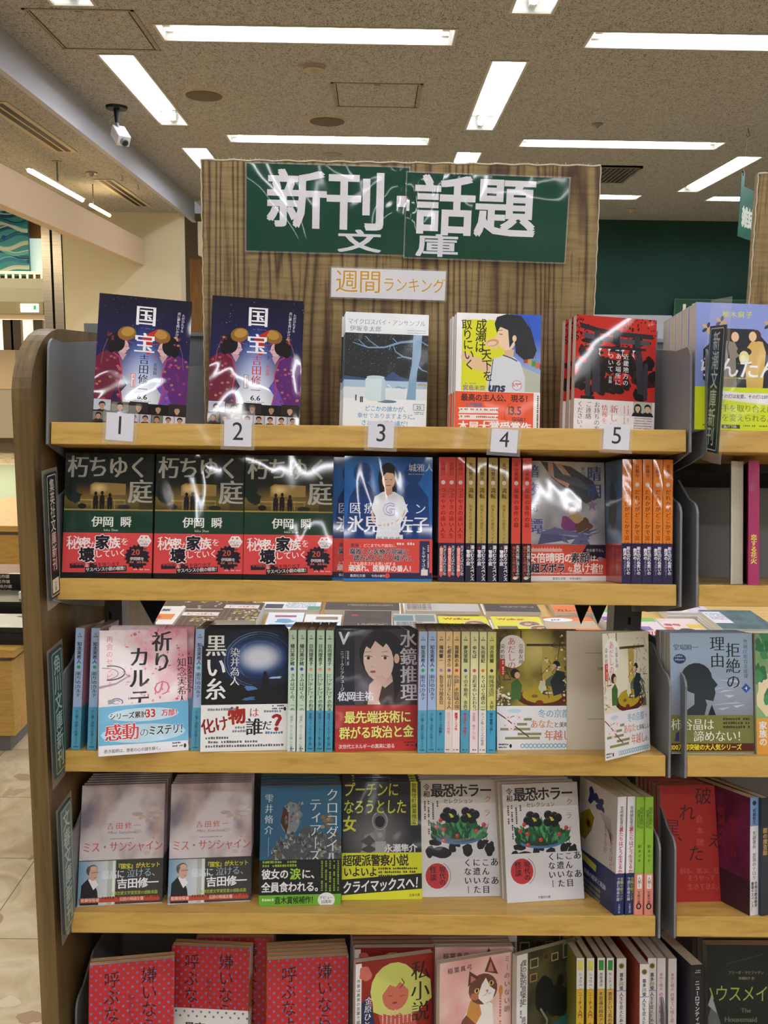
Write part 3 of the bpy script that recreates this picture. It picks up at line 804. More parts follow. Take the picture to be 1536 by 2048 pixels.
# ---------------------------------------------------------------- number cards on the shelf edge
for n_, (bx, by), w_, h_, rz, dy in (('1', (211, 879), 54, 54, 4, 0), ('2', (448, 892), 54, 53, 1, 0), ('3', (735, 894), 51, 52, 2, 0), ('4', (980, 903), 53, 46, 3, 0), ('5', (1205, 898), 52, 50, 2, 0)):
    yy = SY - .004; p = at(bx, by, Y=yy); k = yy / FPX * 1.01
    a = Art(w_ * k * 1000, h_ * k * 1000, 'e2e2ee'); a.t(n_, a.w / 2, a.h * .12, a.h * .92, '34343c', 'l', al='c', res=6, sx=.95)
    m_ = MB(); W_, H_ = a.w * .001, a.h * .001
    m_.box((-.004, -.0005, -.004), (W_ + .004, 0, H_ + .01), CLEAR); a.to(m_, lambda x, y, z: Vector((x * .001, -.0006 - z * 2, y * .001)), PS)
    m_.build('number_card', M=Matrix.Translation(p) @ Matrix.Rotation(R(rz), 4, 'Y') @ Matrix.Rotation(R(-3), 4, 'X'), label=f'white card reading {["one, below the starry paperback with black lettering", "two, below the starry paperback with red lettering", "three, below the snowy mug paperback", "four, below the yellow paperback", "five, below the shrine-gate paperback"][int(n_) - 1]}', category='number card', group='number cards on the top shelf edge')


# ---------------------------------------------------------------- vertical name plates at the shelf ends
def name_plate(txt, x, y0, y1, z0, z1, side, bg, fg, label, extra=None, tail=0):
    """plate in the plane of the bookcase end; side=+1 faces +X"""
    w, h = (y1 - y0) * 1000, (z1 - z0) * 1000
    a = Art(w, h, '14181c' if bg is None else bg); m = 3
    a.line([(m, m + 2), (m + 2, m), (w - m - 2, m), (w - m, m + 2), (w - m, h - m - 2), (w - m - 2, h - m), (m + 2, h - m), (m, h - m - 2), (m, m + 2)], 1.2, fg)
    n = len(txt); sz = (h - 14 - tail) / n
    a.t(txt, w / 2, h - 7, sz, fg, 'g', v=True, sx=min(1.0, (w - 9) / sz))
    if extra: a.rect(w * .2, 6, w * .6, tail - 8, 'ece4d4'); a.t(extra, w / 2, 8 + (tail - 12) * .9, (tail - 12) / 2, '2b2b2b', v=True)
    q = MB(); f_ = (lambda u, v, zz: Vector((x + zz * 2 + .0011, y0 + u * .001, z0 + v * .001))) if side > 0 else (lambda u, v, zz: Vector((x - zz * 2 - .0011, y1 - u * .001, z0 + v * .001)))
    q.box((x - .001, y0, z0), (x + .001, y1, z1), mat('plate_core', '2a3a38', .5)); a.to(q, f_, PS)
    e = q.build('name_plate', label=label, category='name plate')
    MB().box((x - .0022, y0 - .004, z0 - .012), (x - .0014, y1 + .01, z1 + .004), CLEAR).build('clear_sleeve', e) if side > 0 else MB().box((x + .0014, y0 - .006, z0 - .012), (x + .0022, y1 + .01, z1 + .03), CLEAR).build('clear_sleeve', e)
    return e


def zat(px, py, Y): return at(px, py, Y=Y).z


name_plate('集英社文庫新刊', -.3695, 1.05, 1.085, zat(98, 1203, 1.045), zat(104, 950, 1.045), 1, None, 'd8d2c8', 'black vertical name plate at the end of the second shelf', '文庫', 24)
name_plate('角川文庫新刊', -.3720, 1.048, 1.086, zat(112, 1560, 1.045), zat(124, 1310, 1.045), 1, '23514c', 'bcc6be', 'green vertical name plate at the end of the third shelf')
name_plate('文春文庫新刊', -.370, 1.05, 1.09, zat(140, 1850, 1.07), zat(156, 1610, 1.07), 1, '5b7673', 'c4ccc8', 'grey-green vertical name plate at the end of the fourth shelf')
name_plate('新潮文庫新刊', .3845, 1.045, 1.092, zat(1425, 905, 1.06), zat(1425, 650, 1.06), -1, '16302a', 'b9beb8', 'dark green vertical name plate between the two bookcases')
# ================================================================== book builder
mm = .001


class Design:
    """a paperback: front artwork, spine artwork, optional paper band"""
    def __init__(s, key, front, spine=None, t=11, band=None, back=None, fin=None, w=105, h=148, look='', bfin=None):
        s.key, s.front, s.spine, s.t, s.band, s.fin, s.w, s.h, s.look = key, front, spine, t, band, fin or PS, w, h, look
        s.back = hx(back) if isinstance(back, str) else (back or (front.bgc if front else hx('dddddd'))); s.bfin = bfin or s.fin; s.root = None

    def build(s):
        w, h, t = s.w * mm, s.h * mm, s.t * mm; k = .0003
        q = MB(); fc = s.front.bgc if s.front else s.back; sc = s.spine.bgc if s.spine else s.back
        q.box((-w / 2, 0, 0), (w / 2, k, h), s.fin, col=fc).box((w / 2 - k, 0, 0), (w / 2, t, h), s.fin, col=sc).box((-w / 2, t - k, 0), (w / 2, t, h), s.fin, col=s.back)
        top = 1
        if s.front: s.front.to(q, lambda x, y, z: Vector((x * mm - w / 2, -z, y * mm)), s.fin); top = s.front.n
        if s.spine: s.spine.to(q, lambda x, y, z: Vector((w / 2 + z, x * mm, y * mm)), s.fin); top = max(top, s.spine.n)
        e = empty('paperback_book', label='paperback', category='book')
        q.build('cover', e)
        MB().box((-w / 2 + k, k, k), (w / 2 - k, t - k, h - .0006), PAGES).build('page_block', e)
        if s.band:
            y0, y1, fa, sa, bc = s.band; y0 *= mm; y1 *= mm; g = top * EPS + .00006; j = .0001
            q = MB(); bc = hx(bc)
            q.box((-w / 2 - j, -g - j, y0), (w / 2 + g + j, -g, y1), s.bfin, col=bc).box((w / 2 + g, -g, y0), (w / 2 + g + j, t + g, y1), s.bfin, col=bc).box((-w / 2 - j, t + .0001, y0), (w / 2 + g + j, t + .0002, y1), s.bfin, col=bc)
            if fa: fa.to(q, lambda x, y, z: Vector((x * mm - w / 2, -g - j - z, y0 + y * mm)), s.bfin)
            if sa: sa.to(q, lambda x, y, z: Vector((w / 2 + g + j + z, x * mm, y0 + y * mm)), s.bfin)
            q.build('belly_band', e)
        return e

    def place(s, M, label, group=None):
        if s.root is None: o = s.root = s.build()
        else: o = copy_tree(s.root)
        o.matrix_world = M; o['label'] = label
        if group: o['group'] = group
        elif 'group' in o: del o['group']
        return o


def face_out(d, k, x, v, yaw=0, lean=0, roll=0, label='', n=1, blabel=None, group=None, jit=.8, dx=0, gap=.6, M0=None):
    """book standing with its cover toward the aisle, n copies one behind another; x, v in mm on shelf k"""
    M = (M0 or shelfM(k)) @ Matrix.Translation((x * mm, v * mm, 0.0003)) @ Matrix.Rotation(R(yaw), 4, 'Z') @ Matrix.Rotation(-R(lean), 4, 'X') @ Matrix.Rotation(R(roll), 4, 'Y')
    d.place(M, label, group if n > 1 else None)
    rr = random.Random(int(x * 7 + k)); ordw = ['second', 'third', 'fourth', 'fifth', 'sixth', 'seventh', 'eighth']
    for i in range(1, n):
        Mi = M @ Matrix.Translation(((rr.uniform(-jit, jit) + dx * i) * mm, i * (d.t + gap) * mm, 0))
        if lean: # keep the lower edge on the board
            Mi = M @ Matrix.Translation(((rr.uniform(-jit, jit) + dx * i) * mm, i * (d.t + gap) * mm, i * (d.t + gap) * math.tan(R(lean)) * mm))
        d.place(Mi, f'{ordw[i - 1]} copy behind the {blabel}', group)


def xat(px, k, v=2, py=None):
    """offset in mm of a pixel column on the front of shelf k"""
    return at(px, py or [740, 1040, 1380, 1710, 1990][k], Y=SY + v * mm).x * 1000


def spine_out(d, k, x, v=2, yaw=0, label='', group=None, roll=0, M0=None):
    """x: left side of the spine in mm"""
    M = (M0 or shelfM(k)) @ Matrix.Translation((x * mm, v * mm, .0003)) @ Matrix.Rotation(R(yaw), 4, 'Z') @ Matrix.Rotation(R(roll), 4, 'Y') @ Matrix.Translation((0, d.w / 2 * mm, 0)) @ Matrix.Rotation(R(-90), 4, 'Z')
    return d.place(M, label, group)


# ================================================================== cover designs
def A(bg, w=105, h=148): return Art(w, h, bg)


rr = random.Random(11)


# --- starry portrait cover with two facing figures
def kokuho(vol, sub, ac):
    a = A('171338')

    def bgf(u, v):
        d = abs(u - .5) / (.09 + .3 * max(0, 1 - v * 1.25)); g = math.exp(-d * d * 1.2); b = mix(hx('0d0a22'), hx('24246c'), 1.1 - v * 1.1)
        c = mix(hx('2d5fc8'), hx('f4f8ff'), (.66 - v) * 2.2); return mix(b, c, g * min(1, max(0, (.82 - v) * 3)))
    a.field(0, 0, 105, 148, bgf, 30, 36)
    for i in range(40): a.ell(rr.uniform(0, 105), rr.uniform(85, 148), *[rr.uniform(.15, .5)] * 2, rr.choice(['8c8ad0', 'd0cdf0', '6a64a8']), n=6)
    for s_ in (1, -1):
        X = (lambda x: x) if s_ > 0 else (lambda x: 105 - x)
        k = '6a1834' if s_ > 0 else '5c2470'
        a.poly([(X(x), y) for x, y in [(0, 22), (0, 74), (6, 80), (16, 84), (24, 80), (29, 66), (31, 50), (29, 36), (31, 22)]], k)
        a.poly([(X(x), y) for x, y in [(16, 22), (24, 40), (31, 52), (36, 44), (30, 36), (33, 22)]], '3a1644' if s_ > 0 else '6a48a8')
        for i in range(22): x, y = rr.uniform(1, 28), rr.uniform(26, 80); a.ell(X(x), y, 1.6, 1.3, rr.choice(['c0405c', 'b08a5a', '8c2c58', 'c06a7c'])); a.ell(X(x), y, .7, .5, k, n=8)
        a.line([(X(14), 84), (X(26), 76), (X(30), 58), (X(27), 40), (X(32), 24)], 1.2, 'c23a58')
        a.ell(X(30), 88, 5.6, 8.2, 'd8b0b4', rot=-8 * s_); a.poly([(X(33), 92), (X(37), 87), (X(34), 84)], 'd8b0b4'); a.poly([(X(24), 82), (X(30), 72), (X(34), 80)], 'c89aa6')
        a.ell(X(22), 93, 9.5, 11, '120c16', rot=12 * s_); a.ell(X(17), 88, 5, 8, '120c16')
        a.ell(X(33), 104, 10.5, 8.2, '8c642a', rot=14 * s_); a.ell(X(34), 106, 7.5, 5.2, 'b88a40', rot=14 * s_); a.line([(X(25), 98), (X(42), 93)], .8, 'b23a4c')
        for i in range(7): a.ell(X(14 + rr.uniform(-3, 4)), 98 + rr.uniform(-4, 6), 1.5, 1.2, rr.choice(['8a3a2c', 'c0803a', '5a2a3c']))
        a.line([(X(12), 96), (X(8), 84), (X(6), 66)], .5, 'a06a5a'); a.line([(X(31.5), 89), (X(34.5), 88.5)], .5, '3a1a20'); a.ell(X(34), 83.8, 1., .5, 'a02838')
    a.poly([(50, 102), (68, 112), (60, 98), (63, 94), (52, 90)], 'c02a1c'); a.ell(58, 84, 2.6, 2.6, 'c83018')
    a.t('国', 41.5, 114, 24, 'f6f4fa', 'M'); a.t('宝', 41.5, 82, 24, 'f6f4fa', 'M')
    a.tiny(47, 111, 16, 1, '8a5a74', 1)
    a.t('ただひたすら', 96, 132, 3.6, 'e4e0f0', 'g', v=True, it=.05); a.t('共に夢を追いかけた。', 91, 134, 3.6, 'e4e0f0', 'g', v=True, it=.05)
    a.t('吉田修一', 54, 81, 11.6, '1c1c2a' if ac else 'cc3026', 'm', v=True); a.t(vol, 67, 82, 5.4, 'cc3026' if ac else '1c1c2a', 'm', v=True); a.t(sub, 67, 72, 4.6, '30303c' if ac else 'cc3026', 'm', v=True)
    a.rect(40, 42, 5, 16, 'd8523c' if ac else '40404c'); a.rect(40.5, 42.5, 4, 15, 'e8e4ee'); a.tiny(42.5, 56, 13, 1, 'd8523c', 1.6, v=True)
    a.t('6.6', 54, 27.6, 8, '1a1a22', 'M', al='c', sx=1.15); a.tiny(44, 26.4, 20, 1, '606070', .7)
    a.rect(0, 0, 105, 24, '0e0a10')
    xx = 0
    for i, (w_, bgc, hr, sk) in enumerate([(20, 'b8bccc', '2a2218', 'c0906e'), (20, '746c58', '1a1414', 'cda080'), (22, '2c2028', '6a5a40', 'b9907c'), (22, '151214', '1c1410', 'b08868'), (21, '2a211c', '3a281e', 'c09a80')]):
        a.rect(xx + .5, 13, w_ - 1, 12.5 - (i % 2) * 2, bgc); a.face(xx + w_ / 2, 18.5, 3.6, sk, hr, '1a161a'); xx += w_
    xx = 0
    for i in range(8): a.rect(xx + .4, .8, 12.6, 10.5, rr.choice(['b8b4c0', '4a4038', '7a7468', 'd0ccd4'])); a.face(xx + 6.5, 6.5, 3, 'b98c70', rr.choice(['2a201a', '14100e']), '2a2024'); xx += 13.1
    return a


sp = Art(15, 148, 'ece9e4'); sp.rect(0, 132, 15, 16, 'c3281e'); sp.t('国宝', 7.5, 126, 10, '201c20', 'M', v=True); sp.t('吉田修一', 7.5, 82, 7, '30303a', 'm', v=True)
D_K1 = Design('k1', kokuho('上', '青春篇', 1), sp, 13, fin=PG, back='241e4a'); D_K2 = Design('k2', kokuho('下', '花道篇', 0), sp, 13, fin=PG, back='241e4a')

# --- snowy mug
a = A('eef2f6'); a.rect(0, 60, 105, 66, '1d2024')
for i in range(420): a.ell(rr.uniform(0, 104), 70 + 56 * rr.random() ** .6, *[rr.uniform(.1, .36)] * 2, rr.choice(['9098a0', 'c8d0d8', '667078']), n=5)
a.poly([(0, 66), (0, 72), (22, 70), (40, 68), (52, 71), (61, 79), (70, 73), (80, 70), (105, 68), (105, 60), (0, 60)], '2f4c78')
a.rect(0, 47, 105, 20, 'a9c4dc'); a.rect(0, 44, 105, 14, 'dfe8ee')
a.poly([(79, 44), (82, 70), (85, 90), (86, 126), (97, 126), (96, 100), (92, 80), (91, 60), (91, 44)], '86a6c6')
for pts, w_ in (([(86, 118), (70, 116), (50, 109), (30, 108), (10, 114)], [3.4, 2.6, 2, 1.6, .8]), ([(44, 108), (32, 116), (26, 122)], 1.), ([(66, 115), (60, 121)], 1.), ([(58, 112), (56, 106)], .9), ([(28, 108), (18, 117)], .8), ([(85, 96), (74, 98), (64, 104), (61, 112)], [2.4, 1.8, 1.2, .8]), ([(74, 98), (66, 96)], .9), ([(92, 88), (98, 82), (105, 80)], [2.2, 1.6, 1.2]), ([(96, 118), (105, 113)], 1.3)): a.line(pts, w_, '7e9fc2')
a.ell(55, 41, 12, 2, '5c7c94'); a.poly([(28, 43), (27, 68), (30, 71), (49, 71), (52, 68), (53, 43), (47, 41), (33, 41)], 'd5e6ee'); a.ell(40, 71, 11.5, 2.2, 'c2d8e4'); a.arc(54, 56, 6, -80, 85, 1.7, 'd5e6ee'); a.poly([(47, 42), (48, 70), (52, 68), (53, 43)], 'b8d0de')
for x, y in ((15, 41), (21, 39), (23, 39)): a.rect(x, y, 1.6, 6, '23242c'); a.ell(x + .8, y + 6.4, .9, .9, '23242c')
for i in range(7): a.ell(66 + i * 1.8, 59 + math.sin(i) * .8, .5, 1., '3a4450', n=8)
for i in range(5): a.ell(94 + i * 2.2, 63 + (i % 2), 1.4, 1.1, 'c8a070', n=8)
a.t('マイクロスパイ・アンサンブル', 3, 136.5, 7.6, '8a93a6', 'm', sx=.92); a.t('伊坂幸太郎', 6, 127.8, 7.4, '7a828e', 'm', gap=1.08); a.tiny(78, 131, 24, 2, '9aa0b0', .9, 3)
a.t('どこかの誰かが、', 27, 28, 7, '4a92c4', 'g'); a.t('幸せでありますように。', 18, 19, 7, '4a92c4', 'g'); a.t('さあ、作戦会議だ！', 23, 10, 7, '4a92c4', 'g'); a.tiny(10, 6, 84, 2, '6a7078', 1.8, 5)
a.rect(88, 31, 14, 8, '6a7480'); a.rect(88.6, 31.6, 12.8, 6.8, 'e8ecf0'); a.t('25', 95, 31.8, 6, '4a5460', 'M', al='c'); a.tiny(89, 28, 12, 2, '6a7480', 1.2)
D_MUG = Design('mug', a, Art(11, 148, 'f0f0f0'), 9, w=105, h=152, back='c8d4e0')

# --- yellow cover, girl in a baseball shirt
a = A('f1f0f2'); a.rect(7, 52, 60, 88, 'dede1e'); a.field(66, 52, 39, 96, lambda u, v: mix(hx('d8e4f0'), hx('2a5cc8'), .3 + v), 4, 10)
for i in range(5): a.rect(84 + i * 5, 88 - i * 2, 5, 7, ['9c3434', 'b8a03c', '4c8c4c', 'c86a3c', '3c5c8c'][i])
a.poly([(80, 52), (80, 84), (105, 74), (105, 52)], 'b8bcae')
a.poly([(38, 52), (40, 74), (46, 92), (60, 97), (72, 95), (80, 88), (86, 70), (86, 52)], 'd8dce4'); a.line([(46, 92), (44, 74), (41, 54)], 1, '3a4660'); a.line([(58, 97), (68, 94), (76, 90)], 1.6, '46506a')
a.poly([(20, 80), (6, 92), (8, 100), (30, 92), (44, 84), (42, 74)], 'e4c09a'); a.poly([(36, 108), (34, 114), (48, 118), (56, 114), (50, 104)], 'ecc8a4')
a.poly([(60, 97), (60, 106), (72, 104), (71, 95)], 'e0b890'); a.ell(62, 118, 12, 15, 'f0d0b0', rot=10); a.poly([(50, 122), (46, 117), (52, 112)], 'f0d0b0')
a.ell(45, 112, 8, 4.5, 'd8a070', rot=12); a.ell(44, 111, 6, 2.6, 'e8d0b0', rot=12)
a.poly([(50, 144), (62, 148), (80, 146), (92, 130), (100, 104), (96, 94), (84, 92), (74, 100), (72, 116), (66, 106), (64, 128), (54, 132), (50, 124), (47, 136)], '1e2026')
for i in range(9): a.line([(60 + i * 3.4, 144), (72 + i * 3, 118), (78 + i * 2.6, 94)], .35, '3a3c44')
a.ell(72, 118, 2.6, 4, 'ecc8a4'); a.line([(53, 123), (57, 122.5)], .9, '2a2024'); a.line([(51.5, 127), (57, 128)], .6, '2a2024')
a.t('成瀬は', 31, 141, 15, '20201c', 'g', v=True, gap=.92, sx=.9, rot=-2); a.t('天下を', 37, 104, 14, '20201c', 'g', v=True, gap=.95, sx=.9, rot=5); a.t('取りにいく', 12, 140, 13.5, '20201c', 'g', v=True, gap=.92, sx=.95, rot=5)
a.t('宮島未奈', 9, 52, 7, '6a5c98', 'g'); a.tiny(9, 60.5, 16, 1, '5c6a8c', 1); a.t('uns', 40, 50, 15, '2c3654', 'H', it=.15)
a.ell(76, 60, 7, 6, 'e4e0ea'); a.arc(76, 60, 6, 0, 360, .6, 'b05060'); a.tiny(71, 61, 10, 2, 'c04050', 1.6)
b = Art(105, 51, 'e8562a'); b.rect(97, 0, 8, 51, 'eceaea'); b.tiny(101.5, 48, 38, 1, '4a4648', 2.4, v=True)
b.t('最高の主人公、現る！', 7, 39, 9.2, '2c1a18', 'G', sx=.96); b.poly([(4, 31), (54, 32), (52, 28), (54, 25), (4, 24), (6, 27.5)], 'ece6e4'); b.poly([(4, 22.5), (54, 23), (52, 20), (54, 17), (4, 16), (6, 19)], 'ece6e4')
b.t('２大特典', 12, 31.5, 6, '3a6a9c', 'G', sx=.9); b.tiny(7, 28, 44, 1, 'c05a3c', 2.3); b.tiny(7, 19, 44, 1, 'c05a3c', 2.3)
b.t('13.5', 74, 22, 14, '3a1410', 'G', al='c', sx=.85); b.t('突破！', 70, 13.5, 7.4, '3a1410', 'g'); b.arc(77, 24, 16, 120, 330, .5, '6a2014'); b.t('本屋大賞受賞作', 4, 1, 13.2, 'f6f0f0', 'G', sx=.98); b.tiny(34, 14, 20, 1, 'f6e0d8', 1.8)
D_NAR = Design('nar', a, Art(11, 148, 'f4f4f4'), 11, band=(0, 51, b, None, 'e8562a'), back='e8e8e8')

# --- red sky and torii
a = A('c22a22')
for i in range(70): a.blob(rr.uniform(0, 105), rr.choice([rr.uniform(60, 120), rr.uniform(50, 95)]), rr.uniform(4, 10), rr.uniform(4, 9), '1a1214' if i % 4 else '3a1616', .4, 12, i)
for i in range(120): a.ell(rr.choice([rr.uniform(0, 16), rr.uniform(60, 105)]), rr.uniform(112, 148), rr.uniform(.5, 2.2), rr.uniform(.4, 1.4), '241012', rot=rr.uniform(0, 90), n=7)
a.poly([(4, 139), (30, 133), (60, 130), (101, 129), (101, 123), (60, 124), (30, 127), (6, 132)], '2a2830'); a.poly([(10, 127), (50, 122), (96, 121), (96, 115), (50, 116), (10, 120)], '4c4a54')
a.poly([(24, 130), (31, 129), (33, 52), (22, 54)], '34323c'); a.poly([(76, 126), (83, 126), (94, 52), (82, 54)], '34323c'); a.rect(48, 114, 9, 18, '222028'); a.rect(12, 108, 80, 3, '222028')
for x in (30, 42, 60, 74): a.poly([(x, 108), (x + 2, 104), (x, 101), (x + 3, 98), (x + 1, 104), (x + 4, 108)], 'e0dcdc')
a.rect(14, 46, 6, 50, '3a3842'); a.rect(90, 46, 5, 46, '3a3842'); a.rect(8, 44, 18, 4, '1c1a20')
a.t('近畿地方の', 66, 103, 7.4, 'f0ecec', 'm', v=True, gap=1.1); a.t('ある場所に', 56, 103, 7.4, 'f0ecec', 'm', v=True, gap=1.1); a.t('ついて', 46, 103, 7.4, 'f0ecec', 'm', v=True, gap=1.1); a.t('背筋', 46, 74, 4.4, 'f0ecec', 'm', v=True); a.tiny(52, 106, 8, 1, 'e0dcdc', 1.6)
b = Art(105, 44, 'eae4e6'); b.t('新しい', 52, 38, 10.5, 'b83038', 'm', v=True); b.t('情報を', 40, 38, 8, 'b83038', 'm', v=True); b.t('お持ちの方', 30, 41, 7.4, '38303a', 'm', v=True); b.t('ご連絡', 19, 41, 7.4, '38303a', 'm', v=True); b.t('ください。', 8, 41, 7.4, '38303a', 'm', v=True)
b.tiny(70, 38, 22, 2, 'b86068', 1.6, 5, v=True); b.rect(77, 26, 25, 18, 'b8c0ae'); b.face(83, 36, 4, 'e0bca4', '1c1414', '1a1a20', 1); b.face(96, 36, 4, 'e0bca4', '241c1c', '1a1a20'); b.tiny(78, 23, 24, 5, '6a5c68', 1.1, 3.2); b.tiny(62, 4, 40, 1, 'b84048', 2)
D_TOR = Design('tor', a, Art(12, 148, '2a1418'), 12, band=(0, 44, b, None, 'eae4e6'), back='b02a22', fin=PG, bfin=PS)

# --- periwinkle cover, two women with a lantern
a = A('8c9ada'); a.poly([(52 + 46 * math.cos(R(22.5 + 45 * i)), 76 + 46 * math.sin(R(22.5 + 45 * i))) for i in range(8)], '20242e')
for x, y in ((14, 118), (30, 126), (26, 112), (96, 116), (88, 124)):
    for j in range(5): a.ell(x + 4 * math.cos(j * 1.25), y + 4 * math.sin(j * 1.25), 3.4, 1.8, ['d0a86c', '3c3848'][j % 2], rot=j * 72)
a.t('柚木麻子', 50, 131, 8, 'd8d84a', 'g', al='c', gap=1.15)
a.poly([(32, 42), (31, 70), (28, 92), (34, 104), (46, 104), (50, 96), (54, 88), (48, 84), (50, 42)], '8c8478'); a.poly([(62, 42), (60, 70), (58, 92), (68, 106), (80, 104), (84, 92), (80, 42)], 'd6b05c')
a.ell(44, 110, 6, 7, '3a221c'); a.ell(47, 109, 4.6, 5.8, 'e8c4a0'); a.ell(72, 111, 6, 7, '4a2a1c'); a.ell(68, 110, 4.6, 5.8, 'e8c4a0'); a.line([(40, 108), (38, 96), (40, 84)], 2, '3a221c'); a.ell(58, 92, 9, 5, '2a2a22'); a.ell(58, 85, 6, 8, 'e8dc9c'); a.ell(57, 84, 3, 4, 'f4f0c8'); a.rect(48, 77, 19, 2, '4c4a38')
for x in (36, 44, 64, 74): a.rect(x, 34, 3, 9, 'e0b890'); a.ell(x + 2, 34, 4, 1.4, '5a3a2c')
for i in range(6): a.ell([8, 12, 94, 98, 92, 16][i], [80, 70, 84, 72, 60, 60][i], 1.5, 1.5, 'e8e8f4')
a.t('らんたん', 52, 60, 25, 'f4f4fa', 'g', al='c', sx=.98); a.tiny(30, 60, 46, 1, 'b8b048', 2)
b = Art(105, 50, 'd2e01e'); b.poly([(24, 40), (30, 46), (56, 44), (92, 44), (100, 48), (96, 38), (99, 30), (60, 33), (30, 36)], 'ece8e8'); b.t('その灯は友愛。その灯は絆。', 30, 37, 5, '38383c', 'g', sx=.95)
b.t('人が手を取り合えば', 14, 21, 9, '6a7420', 'm'); b.t('世界を変えられる。', 14, 10, 9, '6a7420', 'm'); b.rect(32, 2, 22, 4.4, '3c3c34'); b.t('BUTTER', 35, 2.2, 4, 'e8e8d0', 'g'); b.tiny(10, 4.8, 20, 1, '6a7420', 2); b.tiny(58, 4.8, 40, 1, '6a7420', 2)
D_LAN = Design('lan', a, Art(20, 148, 'e8e4d8'), 20, band=(0, 50, b, None, 'd2e01e'), back='b0b8dc')

# --- night playground, three figures
sc = Art(105, 50, '141a18')
sc.field(0, 0, 105, 50, lambda u, v: mix(mix(hx('6a5a24'), hx('8a6a34'), math.exp(-((u - .45) ** 2) * 14)), hx('141a18'), min(1, abs(v - .32) * 2.4)), 16, 10)
sc.poly([(36, 22), (36, 36), (42, 40), (86, 38), (86, 22)], '9a7c44'); sc.field(38, 22, 26, 16, lambda u, v: mix(hx('f6d898'), hx('9a7c44'), min(1, math.hypot(u - .4, v - .6) * 1.8)), 8, 8)
for x in (20, 38, 70, 84): sc.rect(x, 3, 1.4, 12, '8a7a48')
sc.rect(20, 14, 66, 1.6, 'a08c54'); sc.rect(20, 9, 66, .8, '8a7a48'); sc.ell(25, 6, 6, 4, '141414'); sc.ell(84, 5, 9, 3.4, '202018'); sc.rect(0, 0, 105, 2, 'b09448')
for x, hh in ((44, 23), (53, 24), (64, 21)):
    sc.ell(x, 1 + hh, 2.2, 2.8, '100c0c'); sc.poly([(x - 3.8, hh * .5), (x - 3.2, hh * .86), (x - 1, hh * .93), (x + 1, hh * .93), (x + 3.2, hh * .86), (x + 3.8, hh * .46), (x + 2.6, 1), (x + .6, 1), (x, 9), (x - .6, 1), (x - 2.8, 1)], '100c0c')
a = A('121716'); a.stamp(sc, 0, 80, .84); a.poly([(88.2, 80), (88.2, 104), (105, 98), (105, 80)], '3c3418'); a.rect(0, 20, 105, 61, '16392a'); a.rect(0, 80, 105, 1.4, '9c8440')
for x, y, r_ in ((6, 102, 9), (100, 110, 9), (14, 96, 6)): a.blob(x, y, r_, r_, '10201a', .4, 14, x)
a.t('朽ちゆく', 3, 118, 27, 'aaa89e', 'M', sx=.9, gap=.98); a.t('庭', 75, 88, 29, 'aaa89e', 'M'); a.t('伊岡', 33, 60, 13, 'e6e6de', 'M'); a.t('瞬', 67, 60, 13, 'e6e6de', 'M'); a.t('Ioka Shun', 56, 55, 4, 'c8ccc4', 'm', al='c')
b = Art(105, 47, 'd8484a')
b.t('秘', 4, 26, 17, 'f4e8e6', 'm', rot=2); b.t('密', 19, 27, 14, 'f8f0ee', 'G', rot=3); b.t('が', 32, 28, 9, 'f4e8e6', 'm'); b.t('家', 38, 27, 17, '201a28', 'H', oc='f4ecec', ow=.06); b.t('族', 54, 28, 14, 'f4e8e6', 'G', rot=2); b.t('を', 68, 32, 9.5, 'f4e8e6', 'm')
b.t('壊', 20, 11, 18, '201a28', 'H', oc='f4ecec', ow=.06, rot=3); b.t('していく。', 38, 17, 9.4, 'f4e8e6', 'g', rot=3)
b.rect(9, 5, 17, 5.6, '2a2028', 2); b.tiny(11, 8.5, 14, 1, 'a03c40', 4); b.t('な', 27, 6, 4, 'f4e8e6'); b.rect(32, 6, 9, 5, '2a2028'); b.tiny(33, 9, 8, 1, 'b04448', 4); b.t('を抉り出す', 42, 6.6, 5.2, '2a2028', 'g', rot=3)
b.rect(27, .8, 49, 6.4, '2a2028', 3); b.t('サスペンス小説の極致！', 28, .6, 4.9, 'f4ecec', 'g', rot=3, sx=.92)
P = [(88 + (12.5 if i % 2 else 15.5) * math.cos(math.pi * i / 17), 19 + (12.5 if i % 2 else 15) * math.sin(math.pi * i / 17)) for i in range(34)]; b.poly(P, '241e2a'); b.t('20', 86, 20, 9.5, 'c8584c', 'M', al='c'); b.tiny(95, 26, 5, 1, 'c8584c', 2.4); b.t('伊岡瞬を', 88, 14.5, 4.2, 'e8e0e0', 'g', al='c'); b.tiny(79, 11.5, 18, 1, 'b85a54', 2.8)
b.poly([(96 + 8.6 * math.cos(math.pi * i / 3), 38 + 7.6 * math.sin(math.pi * i / 3)) for i in range(6)], 'f0e8e6'); b.tiny(92, 41, 8, 1, 'c84a44', 2.4); b.t('デビュー', 96, 35.4, 3.4, '6a3a3c', 'g', al='c'); b.t('20周年', 96, 32.2, 3, '6a3a3c', 'g', al='c'); b.tiny(84, 3.5, 18, 1, 'f0c8c4', 1.4)
D_GAR = Design('gar', a, Art(17, 148, '1c2a24'), 15, band=(6.5, 53.5, b, None, 'd8484a'), back='1a2620', fin=PG, bfin=PG)

